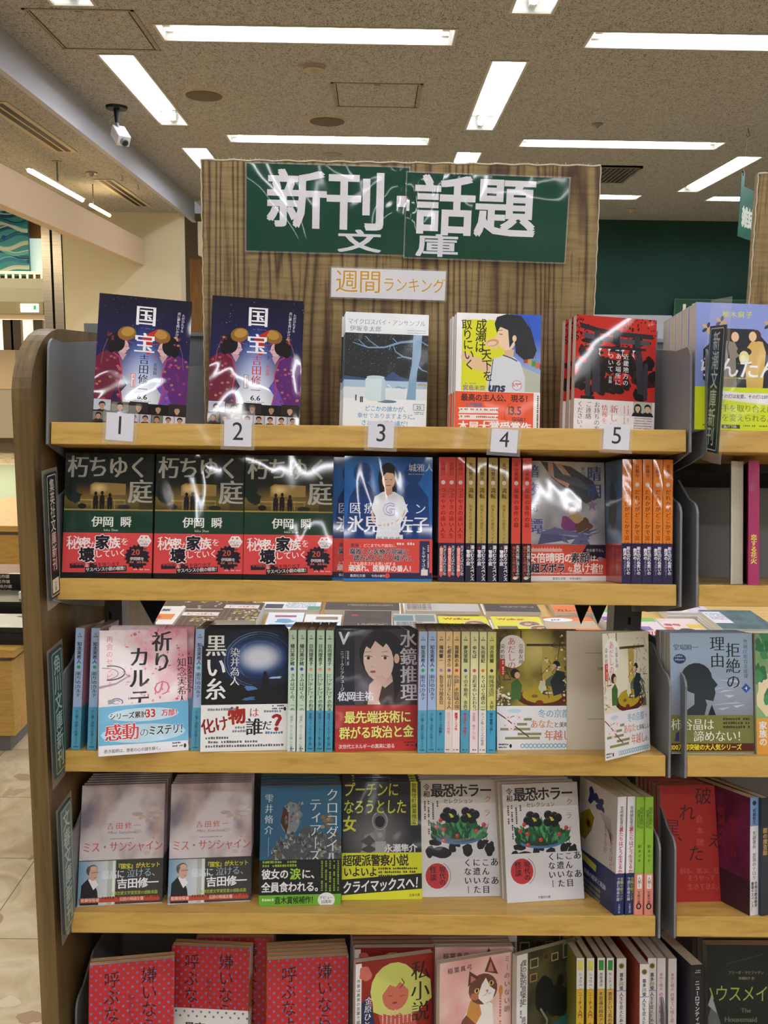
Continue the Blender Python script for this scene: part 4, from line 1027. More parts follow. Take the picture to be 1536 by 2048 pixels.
# --- blue medical cover
a = A('1f5fae'); a.field(0, 0, 105, 148, lambda u, v: mix(hx('1b4f9a'), hx('2a74c4'), .5 + fbm(u, v, 2.2, 3)), 12, 16)
for x, s_ in ((22, 1), (82, -1)): a.ell(x, 128, 11, 13, '17407e'); a.poly([(x - 22, 40), (x - 16, 98), (x - 6, 116), (x + 6, 116), (x + 18, 100), (x + 22, 40)], '163c78')
a.ell(52, 122, 12, 19, '1c1a22'); a.poly([(40, 120), (42, 106), (50, 104), (62, 104), (64, 122)], '1c1a22'); a.poly([(38, 48), (40, 70), (33, 86), (36, 100), (46, 106), (60, 106), (70, 100), (76, 84), (66, 66), (66, 48)], 'e6e8f0')
a.poly([(48, 104), (48, 112), (57, 112), (57, 104), (52, 101)], 'dba98c'); a.ell(52.5, 120, 7.8, 11, 'e8bca0'); a.poly([(44, 122), (46, 132), (58, 132), (61, 122), (58, 128), (50, 129)], '1c1a22'); a.line([(49.5, 113.5), (55.5, 113.5)], .9, 'b03c44')
for q_ in (-3, 3): a.line([(52.5 + q_ - 1.2, 120.5), (52.5 + q_ + 1.2, 120.5)], .7, '241a20')
a.poly([(33, 88), (32, 72), (40, 66), (60, 70), (72, 80), (74, 90), (68, 74), (50, 64), (38, 66)], 'e0b094')
a.t('城雅人', 76, 130, 10, 'c8ccdc', 'm'); a.tiny(76, 127, 20, 1, 'a8b4d0', 1)
a.t('医療', 6, 79, 14, 'e8eaf6', 'm', gap=1.25); a.t('G', 46, 76, 19, 'e8e4f8', 'M', oc='7a6cc0', ow=.05); a.t('メン', 64, 79, 14, 'e8eaf6', 'm', gap=1.4); a.t('氷見亜佐子', 4, 57, 20, 'eceef8', 'M', sx=.98, gap=.99)
a.rect(38, 45, 32, 10, 'e4e6ee'); a.t('暗礁病棟', 54, 46.5, 6, '40445c', 'm', al='c', gap=1.2); a.rect(0, 40, 105, 4.6, '201c4c')
b = Art(105, 47, 'd8463c'); b.rect(0, 0, 105, 7, '232044'); b.t('東條', 8, 36.5, 5, '2a2440', 'g'); b.t('、どこまでも不器用に、', 19, 36.8, 4.2, 'f0dcd8', 'g'); b.tiny(63, 40, 22, 1, 'f0dcd8', 3)
b.t('腐敗した医療の現場に', 7, 28, 7.4, '28223c', 'G', sx=.95, oc='f0e8e8', ow=.03); b.t('踏み込んでいく様子に、', 12, 20.5, 7.2, '28223c', 'G', sx=.95, oc='f0e8e8', ow=.03); b.t('とても励まされる思いがする', 7, 15, 4.6, 'f4e4e0', 'g', sx=.92); b.t('頑張れ、医療界の番人！', 6, 8, 7.6, 'f4ece8', 'G', sx=.94)
b.rect(90, 2, 12, 43, '282450'); b.t('トミヤマユキコ', 95, 38, 4.8, 'f0ecf4', 'g', v=True); b.tiny(99.6, 40, 26, 1, 'c8c4dc', 2, v=True); b.rect(92, 4, 8, 7, 'e8dcd8'); b.t('集英社文庫', 8, 1.3, 3.6, 'd8d4e4', 'g'); b.t('今月の新刊', 33, 1.3, 3.4, 'e8e4f0', 'g'); b.ell(52, 3.4, 3, 3, 'd8463c')
D_BLU = Design('blu', a, Art(12, 148, '1f5fae'), 12, band=(3, 50, b, None, 'd8463c'), back='1d56a0', fin=PG, bfin=PS)
D_BLU.front.poly([(0, 0), (0, 3), (105, 3), (105, 0)], '2a7ac8')

# --- pale painterly cover with dark cloak
a = A('b8b6bc'); a.field(0, 40, 105, 108, lambda u, v: mix(hx('c8c6c8'), hx('8a8894'), .5 + fbm(u, v, 3, 5)), 24, 24)
a.poly([(20, 148), (60, 142), (90, 124), (98, 104), (80, 96), (56, 112), (34, 128)], '4c5058'); a.poly([(30, 146), (48, 144), (62, 128), (56, 116), (44, 122), (30, 132)], 'c89a80'); a.ell(42, 134, 9, 7, 'b4b2b8'); a.poly([(36, 148), (50, 132), (70, 128), (92, 110), (60, 120), (38, 128)], '60646c')
a.blob(62, 92, 8, 7, '5a3c34', .2, sd=2); a.ell(62, 86, 5, 6, 'd8b49a'); a.blob(56, 70, 12, 12, '84427a', .3, sd=3); a.blob(74, 68, 13, 9, '6a4c38', .3, sd=4); a.blob(66, 78, 8, 6, 'b49a72', .3, sd=5); a.line([(36, 66), (56, 62), (84, 58), (96, 60)], 1.2, '7a5c7c'); a.blob(72, 56, 14, 5, '5c3c34', .3, sd=7)
for i in range(14): a.poly([(rr.uniform(4, 100), rr.uniform(44, 66)) for _ in range(3)], rr.choice(['6a6c98', '9c98b0', '5a5c80', 'c8c4cc']))
a.poly([(88 + (8 if i % 2 == 0 else 3.4) * math.cos(math.pi * i / 5 + 1.57), 94 + (8 if i % 2 == 0 else 3.4) * math.sin(math.pi * i / 5 + 1.57)) for i in range(10)], '9a7aa0')
a.t('晴', 82, 124, 19, '4c5c94', 'M', sx=1.0); a.t('明', 82, 102, 19, '4c5c94', 'M'); a.t('瀬川貴次', 76, 142, 5.6, '605c6c', 'm', v=True); a.t('暗', 1, 126, 17, '4c5c94', 'M'); a.t('夜', 2, 104, 17, '5c5498', 'M'); a.t('奇', 3, 84, 15, '34303c', 'M'); a.t('譚', 3, 58, 19, '5a5aa4', 'M')
b = Art(105, 45, 'd64a34'); b.rect(0, 0, 105, 6.5, 'e6e4e6'); b.poly([(80, 45), (74, 36), (80, 30), (88, 24), (96, 30), (105, 28), (105, 45)], '241c30'); b.t('完全書下ろし', 79, 36, 4, 'c8c0d4', 'g'); b.ell(98, 27, 3, 3, '8c8090'); b.rect(3, 36, 44, 5.6, 'e8a49c'); b.tiny(6, 40, 38, 1, 'c04a3c', 3.6)
b.t('安倍晴明の', 1, 22, 12.5, 'f4e8e4', 'G', sx=.97); b.t('素顔', 58, 22, 13, '2c2430', 'G', sx=.95, oc='f0e4e0', ow=.04); b.t('は、', 84, 24, 8, 'f4e8e4', 'G'); b.t('超ズボラ', 6, 10, 11.5, '2c2430', 'H', sx=.98, oc='f0e4e0', ow=.035); b.t('な', 54, 11, 7, 'f4e8e4'); b.t('怠け者!?', 61, 10, 12, 'f4e8e4', 'G', sx=.95); b.tiny(4, 8.6, 96, 1, 'f0c0b8', 1.9); b.t('集英社文庫', 34, 1.4, 3.4, '6a6672', 'g'); b.t('今月の新刊', 56, 1.4, 3.2, '2a2630', 'g')
D_SEI = Design('sei', a, Art(12, 148, 'b8b6bc'), 12, band=(0, 45, b, None, 'd64a34'), fin=PG, bfin=PS)

# --- pink blossom cover with glasses
a = A('f2dfe4'); a.field(0, 40, 105, 108, lambda u, v: mix(hx('f8ecf0'), mix(hx('e88fa6'), hx('f0b4c4'), .5 + fbm(u, v, 9, 2)), min(1, max(0, (u + v * .6 - .75) * 1.5 + fbm(u, v, 4, 8) * .8))), 34, 36)
for i in range(60): x = rr.uniform(30, 105); a.blob(x, rr.uniform(50, 146), rr.uniform(.8, 2.4), rr.uniform(.7, 2), rr.choice(['e07a98', 'f6d0da', 'e8a0b4', 'c86a8a']), .3, 8, i)
a.arc(12, 97, 18, -100, 100, 1.4, '3c3a50', 8.5); a.arc(6, 96, 16, -70, 100, .8, '7a6a84', 7); a.line([(0, 80), (20, 84), (34, 92), (28, 98)], [3, 2, 1.2, 1], 'b09ab4'); a.arc(20, 62, 7.5, 0, 360, 1.1, '4c4a84', 4.2); a.arc(20, 62, 4.5, 20, 300, .8, '5c5a8c', 2.2); a.blob(24, 52, 7, 4, 'c8a08c', .3, sd=1); a.blob(14, 63, 4, 3, '9aa8b0', .3, sd=6)
a.line([(70, 148), (66, 138)], .9, '8c4a5c')
a.t('祈り', 74, 145, 25, '201c24', 'M', v=True, sx=.98); a.t('の', 74, 88, 22, 'e07088', 'm', v=True); a.t('カルテ', 47, 127, 25, '201c24', 'M', v=True, sx=.98, gap=1.02); a.t('再会のセラピー', 12, 141, 8, 'e48a98', 'l', v=True, gap=1.12); a.t('知念実希人', 98, 112, 11.4, '2a2628', 'm', v=True)
b = Art(105, 60, 'eeeaf0'); b.poly([(0, 12), (0, 57), (105, 60), (105, 12)], '6fb6dc'); b.ell(52, 46, 42, 8, 'c8e2f0'); b.ell(52, 24, 50, 11, 'b8dcee'); b.rect(0, 0, 105, 11, 'efedf2')
b.t('シリーズ累計', 12, 41, 8, '24242c', 'G', rot=1.5, sx=.92, oc='f0f4f8', ow=.05); b.t('33', 54, 40.5, 13, 'd02c2c', 'G', rot=1.5, oc='f4f4f8', ow=.05); b.t('万部！', 73, 42.5, 8, 'd02c2c', 'G', oc='f4f4f8', ow=.05); b.t('感動', 7, 16, 20, 'cc3434', 'M', rot=1, oc='f6f2f4', ow=.05); b.t('の', 47, 19, 11, '24242c', 'm', oc='f4f4f8', ow=.05); b.t('ミステリ！', 57, 20, 12, '24242c', 'G', sx=.78, rot=1, it=.1, oc='f4f4f8', ow=.05)
b.t('若き医師は、患者の心の謎を解く。', 6, 2.8, 4.5, '4a4a52', 'g', sx=.95); b.tiny(86, 9, 12, 2, '303038', 2, 3.6); b.ell(101, 6, 1.6, 2.6, '202024')
D_INO = Design('ino', a, None, 12, band=(0, 60, b, None, 'efedf2'), back='e8d4dc', fin=PS)

# --- dark tunnel cover
a = A('0c0e14')
def tun(u, v):
    d = math.hypot((u - .67) * 1.1, (v - .62) * 1.5); r_ = .5 + .5 * fbm(u, v, 10, 1)
    return mix(mix(hx('dfe6f4'), hx('3c66b0'), (d - .12) * 5), mix(hx('14305c'), hx('090b10'), (d - .3) * 3), max(0, min(1, (d - .2) * 6)))
a.field(0, 56, 105, 92, tun, 34, 32)
for i in range(26): r_ = rr.uniform(24, 44); a.arc(70, 96 + 14, r_, rr.uniform(0, 200), rr.uniform(210, 330) - 60, .25, rr.choice(['4a6ca8', '2a4474', '86a4d0']), r_ * .8)
a.poly([(74, 62), (73, 84), (75, 92), (79, 92), (82, 84), (80, 62)], '0a0c12'); a.ell(77, 93, 2.4, 3, '0a0c12'); a.blob(60, 76, 8, 2.4, '5478b4', .5, sd=1); a.blob(58, 63, 9, 2, '42649c', .5, sd=2); a.blob(90, 88, 9, 1.5, 'a8bce0', .5, sd=3)
a.t('黒い糸', 17, 141, 27, 'f0f0f0', 'M', v=True, sx=.93, gap=.98); a.t('染井為人', 40, 125, 11.6, 'e8e8ec', 'm', v=True)
b = Art(105, 56, 'efeeee'); b.t('化け', 2, 20, 18, '8c1c18', 'G', rot=10, sx=.92); b.t('物', 34, 31, 21, 'a42018', 'H', rot=6); b.t('は', 58, 40, 12, 'b03028', 'm'); b.t('誰', 54, 18, 21, '141416', 'M'); b.t('だ', 74, 24, 12, '1c1c20', 'M'); b.t('？', 86, 21, 24, 'a01c18', 'H', sx=1.0)
b.tiny(8, 49, 32, 1, '7a8890', 3); b.tiny(76, 46, 22, 1, '7a8890', 3); b.tiny(38, 27, 16, 2, '7a8890', 3, 4.4); b.tiny(6, 15, 26, 1, '5a6068', 3); b.tiny(6, 10, 60, 1, '5a6068', 3); b.tiny(6, 5, 92, 1, '5a6068', 3); b.tiny(86, 53, 13, 2, '303038', 2, 3.4); b.ell(101.6, 50, 1.6, 2.4, '202024'); b.tiny(78, 20, 22, 1, '4a7aa0', 3)
D_KUR = Design('kur', a, None, 11, band=(0, 56, b, None, 'efeeee'), back='14161c')

# --- portrait of a woman in a brown jacket
a = A('3c3640'); a.rect(0, 56, 24, 92, '1c1e2a'); a.field(24, 56, 81, 92, lambda u, v: mix(hx('4c4450'), hx('322c36'), v), 4, 6)
a.poly([(34, 56), (40, 68), (58, 78), (78, 84), (98, 70), (105, 60), (105, 56)], '3c2e28'); a.ell(58, 118, 28, 30, '17131a'); a.poly([(74, 60), (82, 76), (88, 100), (86, 120), (76, 118), (72, 90)], '17131a'); a.poly([(52, 84), (54, 94), (70, 94), (72, 84), (62, 76)], 'd4b0a6')
a.ell(54, 110, 19, 26, 'e6c8bc', rot=8); a.ell(77, 112, 3.4, 6, 'dcb8ac'); a.poly([(32, 108), (30, 124), (38, 142), (56, 148), (74, 142), (80, 118), (72, 124), (66, 134), (60, 126), (50, 134), (44, 124), (38, 128)], '17131a')
for x in (41, 62): a.ell(x, 113, 4.4, 2.2, 'f0e4e0'); a.ell(x + .4, 113, 2.2, 2.2, '5c4844'); a.ell(x + .4, 113, 1, 1.2, '1a1216'); a.line([(x - 4.6, 114.6), (x, 116), (x + 4.8, 114.2)], .8, '2a1c20'); a.line([(x - 4, 120), (x + 4, 121)], .5, '4a3430')
a.ell(47, 96, 3.6, 1.5, 'b05458'); a.line([(47, 104), (45, 102), (48, 101)], .5, 'c09a90'); a.poly([(40, 56), (42, 80), (50, 88), (58, 92), (64, 84), (58, 78), (54, 62), (56, 56)], 'd8b4a8')
for i in range(4): a.line([(50 + i * 3.4, 84), (53 + i * 3, 92 - i)], 2.4, 'e0beb2')
a.t('V', 2, 127, 22, 'e8e8ec', 'M', it=.08); a.t('ニュークリアフュージョン', 8.5, 122, 5.1, 'd8d8e0', 'g', v=True, gap=.98); a.rect(12.5, 104, 4.6, 18, '8a8a98'); a.rect(13, 104.5, 3.6, 17, '1c1e2a'); a.tiny(14.8, 121, 16, 1, 'c8c8d4', 2, v=True)
a.t('水鏡推理', 92, 147, 22, 'c8c8d0', 'M', v=True, sx=.95, gap=1.); a.t('松岡圭祐', 3, 60, 12, 'e0e0ea', 'M', sx=.95, gap=.97)
b = Art(105, 55, 'b02a26'); b.poly([(0, 0), (105, 0), (105, 14), (60, 9), (0, 11)], 'c03028'); b.t('最先端技術に', 11, 33, 15, 'ece07c', 'G', sx=.93, oc='4a1c14', ow=.03); b.t('群がる政治と金', 5, 14, 15, 'ece07c', 'G', sx=.88, rot=1, oc='4a1c14', ow=.03); b.t('次世代エネルギーの真実に迫る', 4, 3, 5.4, 'f0e4e4', 'g', sx=.92); b.tiny(85, 9, 12, 2, '401818', 2, 3.6); b.ell(101, 6, 1.6, 2.4, '301414')
D_SUI = Design('sui', a, None, 12, band=(0, 55, b, None, 'b02a26'), back='3c3640')


# --- kyoto garden and supper
def kyoto():
    a = A('8a7a3a'); a.field(0, 54, 105, 94, lambda u, v: mix(mix(hx('4c4420'), hx('b0a048'), .5 + .9 * fbm(u, v, 3, 4)), hx('d8cc84'), max(0, 1 - math.hypot(u - .5, v - .72) * 3.4)), 26, 26)
    a.rect(38, 128, 60, 3, '54422a'); a.rect(58, 86, 14, 42, 'c0ac5c'); a.rect(30, 126, 2, 22, '54422a'); a.poly([(66, 56), (60, 84), (70, 92), (84, 94), (96, 86), (100, 56)], '5c6a54')
    a.ell(60, 64, 34, 12, '5c201c'); a.ell(58, 68, 26, 11, 'b49a2c'); a.ell(48, 66, 4, 2, '7c5c30'); a.ell(64, 70, 7, 2.6, '3c3a34'); a.ell(66, 70, 5, 1.6, 'd0c8a0'); a.ell(54, 58, 5, 3, '7c2c24'); a.blob(58, 78, 5, 8, 'd4d4b4', .3, sd=3)
    a.poly([(18, 62), (18, 82), (26, 88), (32, 80), (30, 62)], '3f6a34'); a.ell(23, 94, 6, 6, '2a1c18'); a.ell(26, 92, 3.4, 4, 'd8b090'); a.poly([(72, 66), (68, 84), (76, 98), (86, 96), (92, 72)], '24343a'); a.ell(76, 104, 5, 6, '1c2430'); a.ell(73, 102, 3.2, 4, 'd8b090')
    for i in range(26):
        x = rr.choice([rr.uniform(66, 105), rr.uniform(0, 14)]); y = rr.uniform(56, 146); a.line([(x, y), (x + rr.uniform(-8, 8), y + rr.uniform(-9, 9)), (x + rr.uniform(-10, 10), y + rr.uniform(-14, 14))], .7, '3c2416')
    for i in range(95):
        x, y = rr.choice([(rr.uniform(62, 105), rr.uniform(96, 148)), (rr.uniform(0, 16), rr.uniform(56, 78)), (rr.uniform(84, 105), rr.uniform(56, 90))]); a.blob(x, y, rr.uniform(.8, 2), rr.uniform(.7, 1.8), rr.choice(['e8dccc', 'd8c4b0', 'f0e8e0', 'a89c48']), .2, 7, i)
    P = [(3 + (0 if s_ else 0) + 17 * (1 - math.cos(R(t))) if False else 20 + 16 * math.cos(R(t)), (128 if t < 180 else 115) + 14 * math.sin(R(t))) for s_, t in [(0, t) for t in range(0, 360, 18)]]
    a.poly(P, 'ece8e4'); a.t('あだしの', 19, 139, 10.4, 'cc6468', 'm', v=True, gap=.95); a.t('京都友禅', 31, 131, 6.4, '4a4440', 'm', v=True); a.t('染め処', 7.5, 131, 6.4, '4a4440', 'm', v=True); a.rect(3.5, 92, 7, 20, 'c03a38'); a.tiny(7, 110, 16, 1, 'f0d0cc', 2.4, v=True)
    b = Art(105, 54, 'ebeaee')
    for x, y, w_ in ((4, 24, 38), (20, 30, 18), (34, 36, 10), (26, 18, 30), (10, 13, 44)): b.rect(x, y, w_, 3, '8c8a5c')
    b.line([(0, 46), (12, 38), (24, 28), (40, 16)], 1.4, '5c2c20'); b.line([(12, 38), (22, 42)], .8, '5c2c20')
    for x, y in ((10, 30), (18, 26), (22, 32), (14, 40), (28, 40)): b.blob(x, y, 3.4, 3, 'f0dce0', .2, 10, x); b.ell(x, y, .9, .9, 'c88a98', n=8)
    b.ell(22, 48, 9, 2.6, 'c8d8e8'); b.t('冬の京都', 52, 39, 10.6, '8cb0cc', 'M', sx=.95); b.t('で', 94, 41, 5, '7a8890'); b.t('あなた', 42, 26, 11, 'd8906c', 'M', sx=.9); b.t('と美味しい', 72, 27, 7, '4c4850', 'M', sx=.95); b.t('年越し', 60, 11, 13, 'd0826c', 'M', sx=.88); b.t('を。', 93, 12, 7, '3c383c', 'm')
    for i in range(14): b.arc(32 + i * 5.2, 5, 2.3, 0, 360, 1.2, '7cb4cc')
    b.tiny(2, 6, 12, 2, '404048', 2, 3.4); b.ell(17, 5, 1.6, 2.4, '202024'); return a, b


ka, kb = kyoto()
D_KYO = Design('kyo', ka, Art(10, 148, 'dcd48a'), 10, band=(0, 54, kb, None, 'ebeaee'), back='8a7a3a', fin=PG, bfin=PS)

# --- blue silhouette profile
a = A('9fb4cc'); a.field(0, 44, 105, 104, lambda u, v: mix(hx('8a8c98'), hx('a8c0dc'), v * 1.3), 4, 10)
for i in range(14): a.poly([(52 + rr.uniform(-10, 40), 50 + i * 3), (66 + rr.uniform(-8, 30), 52 + i * 3.2), (62 + rr.uniform(-8, 34), 54 + i * 3)], rr.choice(['c0c8d4', 'b4bccc', '98a0b0']))
a.ell(33, 92, 20, 19, '2c3640'); a.poly([(30, 74), (30, 60), (16, 50), (10, 44), (42, 44), (46, 60), (44, 66), (54, 64), (57, 74), (56, 80), (60, 84), (52, 94)], '2c3640'); a.poly([(46, 44), (52, 60), (58, 44)], '1c2228')
a.t('理由', 60, 144, 19, '2c3038', 'm', v=True, gap=1.08); a.t('拒絶の', 80, 136, 19, '2c3038', 'm', v=True, gap=1.02, sx=.98); a.t('堂場瞬一', 4, 126, 8, '3a4048', 'm', gap=1.); a.t('警視庁総合支援課', 96, 140, 5.6, '5c5490', 'm', v=True, gap=1.08); a.poly([(96, 74), (102, 80), (96, 86), (90, 80)], '2c5ca0'); a.t('4', 96, 77, 6, 'e8ecf4', 'g', al='c'); a.ell(12, 116, 8, 6, '34486c'); a.tiny(6, 118, 12, 2, 'a0b0cc', 2.4, 4)
b = Art(105, 46, '7a7a40'); b.t('柿谷晶は', 0, 27, 14.5, 'e8e8dc', 'm', sx=.94); b.t('諦めない！', 28, 13, 14, 'e8e8dc', 'm', sx=.98); b.rect(0, 2, 105, 9.5, '5a2018'); b.t('100万部突破の大人気シリーズ', 0, 3, 7.6, 'e8dc28', 'G', sx=.88); b.tiny(66, 40, 32, 3, '34361c', 3, 5); b.poly([(4, 14), (10, 14), (10, 26), (6, 24)], '3c3478')
D_KYZ = Design('kyz', a, Art(16, 148, '5c4c34'), 14, band=(1, 47, b, None, '7a7a40'), back='8c98a8', fin=PG, bfin=PS)

# --- pale veil cover
a = A('bdb2b6'); a.field(0, 0, 105, 148, lambda u, v: mix(hx('d8ced2'), mix(hx('7e7684'), hx('bca8a8'), .5 + fbm(u, v, 3, 9)), min(1, max(0, .45 + 2. * fbm(u, v, 2.1, 7) + .25 * math.sin(u * 5 + v * 4)))), 34, 44)
for i in range(16): x = rr.uniform(60, 102); a.blob(x, rr.uniform(60, 120), rr.uniform(2, 7), rr.uniform(1, 3), rr.choice(['c8b6ac', 'b4a8b0', 'cabcbc']), .3, 12, i)
for i in range(5): a.ell(92 + i, 80 + i * 5, 1.6, 1.1, 'c4a07c', n=8)
a.t('吉田修一', 33, 92, 8.6, 'c0584a', 'm', gap=1.3); a.t('Miss Sunshine', 34, 86, 5, '8a7a80', 'm', it=.25, sx=1.25); a.tiny(38, 80, 28, 1, '968a90', 1.4); a.t('ミス・サンシャイン', 3, 64, 13.4, 'c4544a', 'm', sx=.84, gap=1.)
b = Art(105, 53, '3c3832'); b.field(0, 0, 46, 53, lambda u, v: mix(hx('6a94b0'), hx('c8ccd0'), u * 1.4), 8, 6); b.rect(36, 0, 7, 53, 'aeb6ae'); b.rect(42, 0, 3, 53, 'dfe2e0')
b.poly([(3, 0), (4, 24), (12, 32), (20, 26), (24, 16), (26, 0)], '1c181c'); b.poly([(12, 31), (19, 18), (25, 24), (20, 32)], 'e4e2e8'); b.ell(14.5, 41.5, 5, 6, '4a4646'); b.ell(17.5, 44, 6, 4.6, '5a5654'); b.ell(18.6, 37.4, 5.6, 8.2, 'c8a08a', rot=-6); b.ell(18.6, 44.4, 4.4, 2.6, 'd0ac96'); b.line([(16, 39), (25, 39.6)], .5, '2a2420'); b.line([(19, 32.5), (23, 33.5)], .6, '8c5048')
b.t('『国宝』が大ヒット', 46, 42, 6.6, 'd4cc3c', 'G', sx=.94, rot=1); b.t('最高に', 29, 30, 11, 'd8dce4', 'M', sx=.85, rot=1); b.t('泣ける、', 60, 31, 11, '98b8d0', 'm', sx=.95, rot=1); b.t('吉田修一', 48, 18, 12.4, 'ececf0', 'G', sx=1.05, rot=.5); b.t('島清恋愛文学賞受賞の感動長篇', 40, 10.5, 4.6, 'a8b83c', 'g', sx=.92); b.rect(2, 2.6, 100, 6, 'b8482c'); b.t('歌舞伎役者', 4, 3.4, 4.6, 'e8d8cc', 'g'); b.tiny(27, 6.5, 24, 1, '7a2a1c', 3); b.t('伝説の映画女優', 52, 3.4, 4.6, 'e8c8b8', 'g', sx=.92); b.tiny(84, 6.5, 16, 1, '7a2a1c', 3)
D_MIS = Design('mis', a, Art(12, 148, 'b8a8b4'), 11, band=(1, 55, b, None, '3c3832'), back='22364c')

# --- blue cover with rock formation
a = A('285c7e'); a.field(0, 40, 105, 108, lambda u, v: mix(hx('2a5c80'), hx('2c6488'), v), 2, 2)
a.poly([(10, 54), (16, 66), (26, 84), (30, 76), (40, 94), (46, 82), (56, 98), (70, 92), (84, 84), (98, 92), (105, 78), (105, 50), (10, 50)], '4c5058'); a.poly([(26, 100), (30, 122), (38, 128), (46, 126), (54, 112), (50, 98), (42, 84), (30, 92)], '7c868c'); a.poly([(26, 102), (30, 122), (36, 116), (36, 98), (34, 88)], '4a2418')
for i in range(150): x = rr.uniform(14, 103); y = rr.uniform(52, 58 + 38 * math.exp(-((x - 56) / 44) ** 2)); a.poly([(x, y), (x + rr.uniform(2, 6), y + rr.uniform(-2, 3)), (x + rr.uniform(-1, 4), y + rr.uniform(3, 7))], rr.choice(['6a6e66', '8c9094', '34383e', '5a6a80', '6c6434', '9aa0a4']))
for i in range(26): x, y = rr.uniform(30, 52), rr.uniform(98, 124); a.poly([(x, y), (x + 4, y + 1), (x + 2, y + 5)], rr.choice(['9aa8b0', '6c7880', '4c5864', 'a06a4c']))
for i in range(10): a.ell(rr.uniform(80, 100), rr.uniform(96, 112), 3, 2.4, rr.choice(['8a6a3c', '6c5c44', '9a8a6c']))
a.t('クロコダイル・', 93, 144, 17, 'd8e0e6', 'm', v=True, sx=.95, gap=.93); a.t('ティアーズ', 71, 132, 17, 'd8e0e6', 'm', v=True, sx=.95, gap=.93); a.t('雫井脩介', 11, 138, 11, 'c8d4dc', 'm', v=True, gap=1.2); a.line([(11, 84), (11, 60)], .5, 'a8bcc8')
b = Art(105, 56, '17181a'); b.rect(0, 0, 105, 13, '6cae2c'); b.tiny(4, 52, 42, 2, '8cac3c', 3, 4.6); b.t('彼女の', 3, 32, 12.5, 'e4e4e4', 'G', sx=.92); b.t('涙', 39, 31, 14, '9cc83c', 'G'); b.t('に、', 54, 32, 12, 'e4e4e4', 'G'); b.t('全員食われる。', 3, 16, 12.6, 'e4e4e4', 'G', sx=.9); b.t('直木賞候補作！', 20, 1.6, 9.4, '1e2c14', 'G', sx=.82); b.tiny(4, 6, 14, 1, 'd8e8c8', 3); b.tiny(100, 54, 36, 5, '84a438', 2.6, 5.2, v=True)
b.ell(86, 6, 11, 9, 'ececec'); b.t('デビュー', 86, 6.4, 4.4, '3a3a3c', 'g', al='c'); b.t('25周年', 86, 1.4, 4.4, '3a3a3c', 'g', al='c')
D_CRO = Design('cro', a, Art(16, 148, '1c3850'), 14, band=(0, 56, b, None, '17181a'), back='1c3850')

# --- gun cover
a = A('26262a'); a.field(0, 40, 105, 108, lambda u, v: mix(hx('7c7c80'), hx('1c1c20'), min(1, math.hypot(u - .42, (v - .35) * 1.2) * 2.1)), 16, 18)
a.ell(50, 98, 10.6, 12.4, '9a9a9e'); a.ell(50, 98, 9, 10.6, '6a6a70'); a.ell(50, 97, 6.6, 7.4, '121214'); a.rect(45, 108, 10, 7, '58585c'); a.poly([(42, 88), (44, 74), (50, 70), (56, 74), (58, 88), (50, 84)], '86868a'); a.ell(50, 80, 3.4, 3.4, 'a0a0a4'); a.poly([(24, 56), (30, 80), (42, 84), (46, 66), (54, 60), (56, 52), (30, 50)], '8e8e90'); a.poly([(24, 72), (36, 80), (44, 72), (36, 66)], '4a4a4e'); a.poly([(24, 62), (36, 68), (46, 62), (36, 57)], '424246'); a.rect(44, 50, 14, 22, 'a8a8aa')
a.t('プーチンに', 1, 128, 19, 'd4d83c', 'g', sx=.78, it=.06); a.t('なろうとした', 1, 106, 19, 'd4d83c', 'g', sx=.74, it=.06); a.t('女', 1, 84, 20, 'd4d83c', 'G', sx=.9); a.rect(91, 92, 9.5, 56, 'c8cc34'); a.t('歌舞伎町麻薬捜査', 95.7, 146, 6.6, '28281a', 'g', v=True); a.t('永瀬隼介', 56, 58, 10.6, 'e8e8ec', 'G', sx=1.02); a.tiny(66, 56, 22, 1, 'a8a8b0', 1)
b = Art(105, 58, 'd8dc28'); b.t('超硬派警察小説', 1, 41, 14.4, '201f18', 'G', sx=.86); b.t('いよいよ', 2, 28, 12.4, '201f18', 'G', sx=.9); b.tiny(48, 37, 50, 3, '34341c', 2.6, 4.4); b.poly([(0, 6), (0, 25), (105, 32), (105, 13)], '1a1a1a'); b.t('クライマックスへ！', 1, 7, 15.5, 'f0f0f0', 'G', sx=.76, rot=3.4, it=.12); b.t('文春文庫', 88, 3, 3.6, '4a4a20', 'g', rot=3)
D_GUN = Design('gun', a, Art(14, 148, 'd8dc28'), 12, band=(0, 58, b, None, 'd8dc28'), back='26262a')

# --- white horror anthology with bowl of leaves
a = A('dedbdd'); a.rect(0, 118, 105, 30, 'c9c4c0'); a.t('令', 5, 134, 9, '282424', 'M'); a.t('和', 5, 125, 9, '282424', 'M'); a.t('最恐ホラー', 15, 125, 18, '1a1616', 'G', sx=.96, gap=.96); a.t('セレクション', 32, 117, 7, '282424', 'm', sx=.95); a.t('クラガリ', 93, 127, 9, 'b8484a', 'm', v=True, gap=1.95, it=.1)
a.tiny(23, 121, 8, 1, '4a4444', 2.6, v=True); a.tiny(17, 121, 22, 1, '4a4444', 2.6, v=True); a.tiny(11, 121, 46, 1, '4a4444', 2.6, v=True); a.tiny(6, 121, 24, 1, '4a4444', 2.6, v=True)
a.poly([(20, 66), (16, 72), (9, 62), (10, 48), (100, 48), (101, 60), (92, 68), (80, 74), (60, 66), (36, 66)], 'd4d4da')
for x, y, r1, r2 in ((20, 68, 8, 5), (13, 56, 6, 8), (27, 55, 14, 7), (43, 61, 5, 6), (50, 66, 6, 3.8), (64, 58, 7, 9), (82, 64, 6, 7), (93, 60, 7, 9), (88, 68, 4, 3)): a.blob(x, y, r1, r2, '17151a', .22, 16, x)
a.ell(52, 78, 36, 13, '4c78b0'); a.ell(52, 81, 35, 13, '1c3c2c')
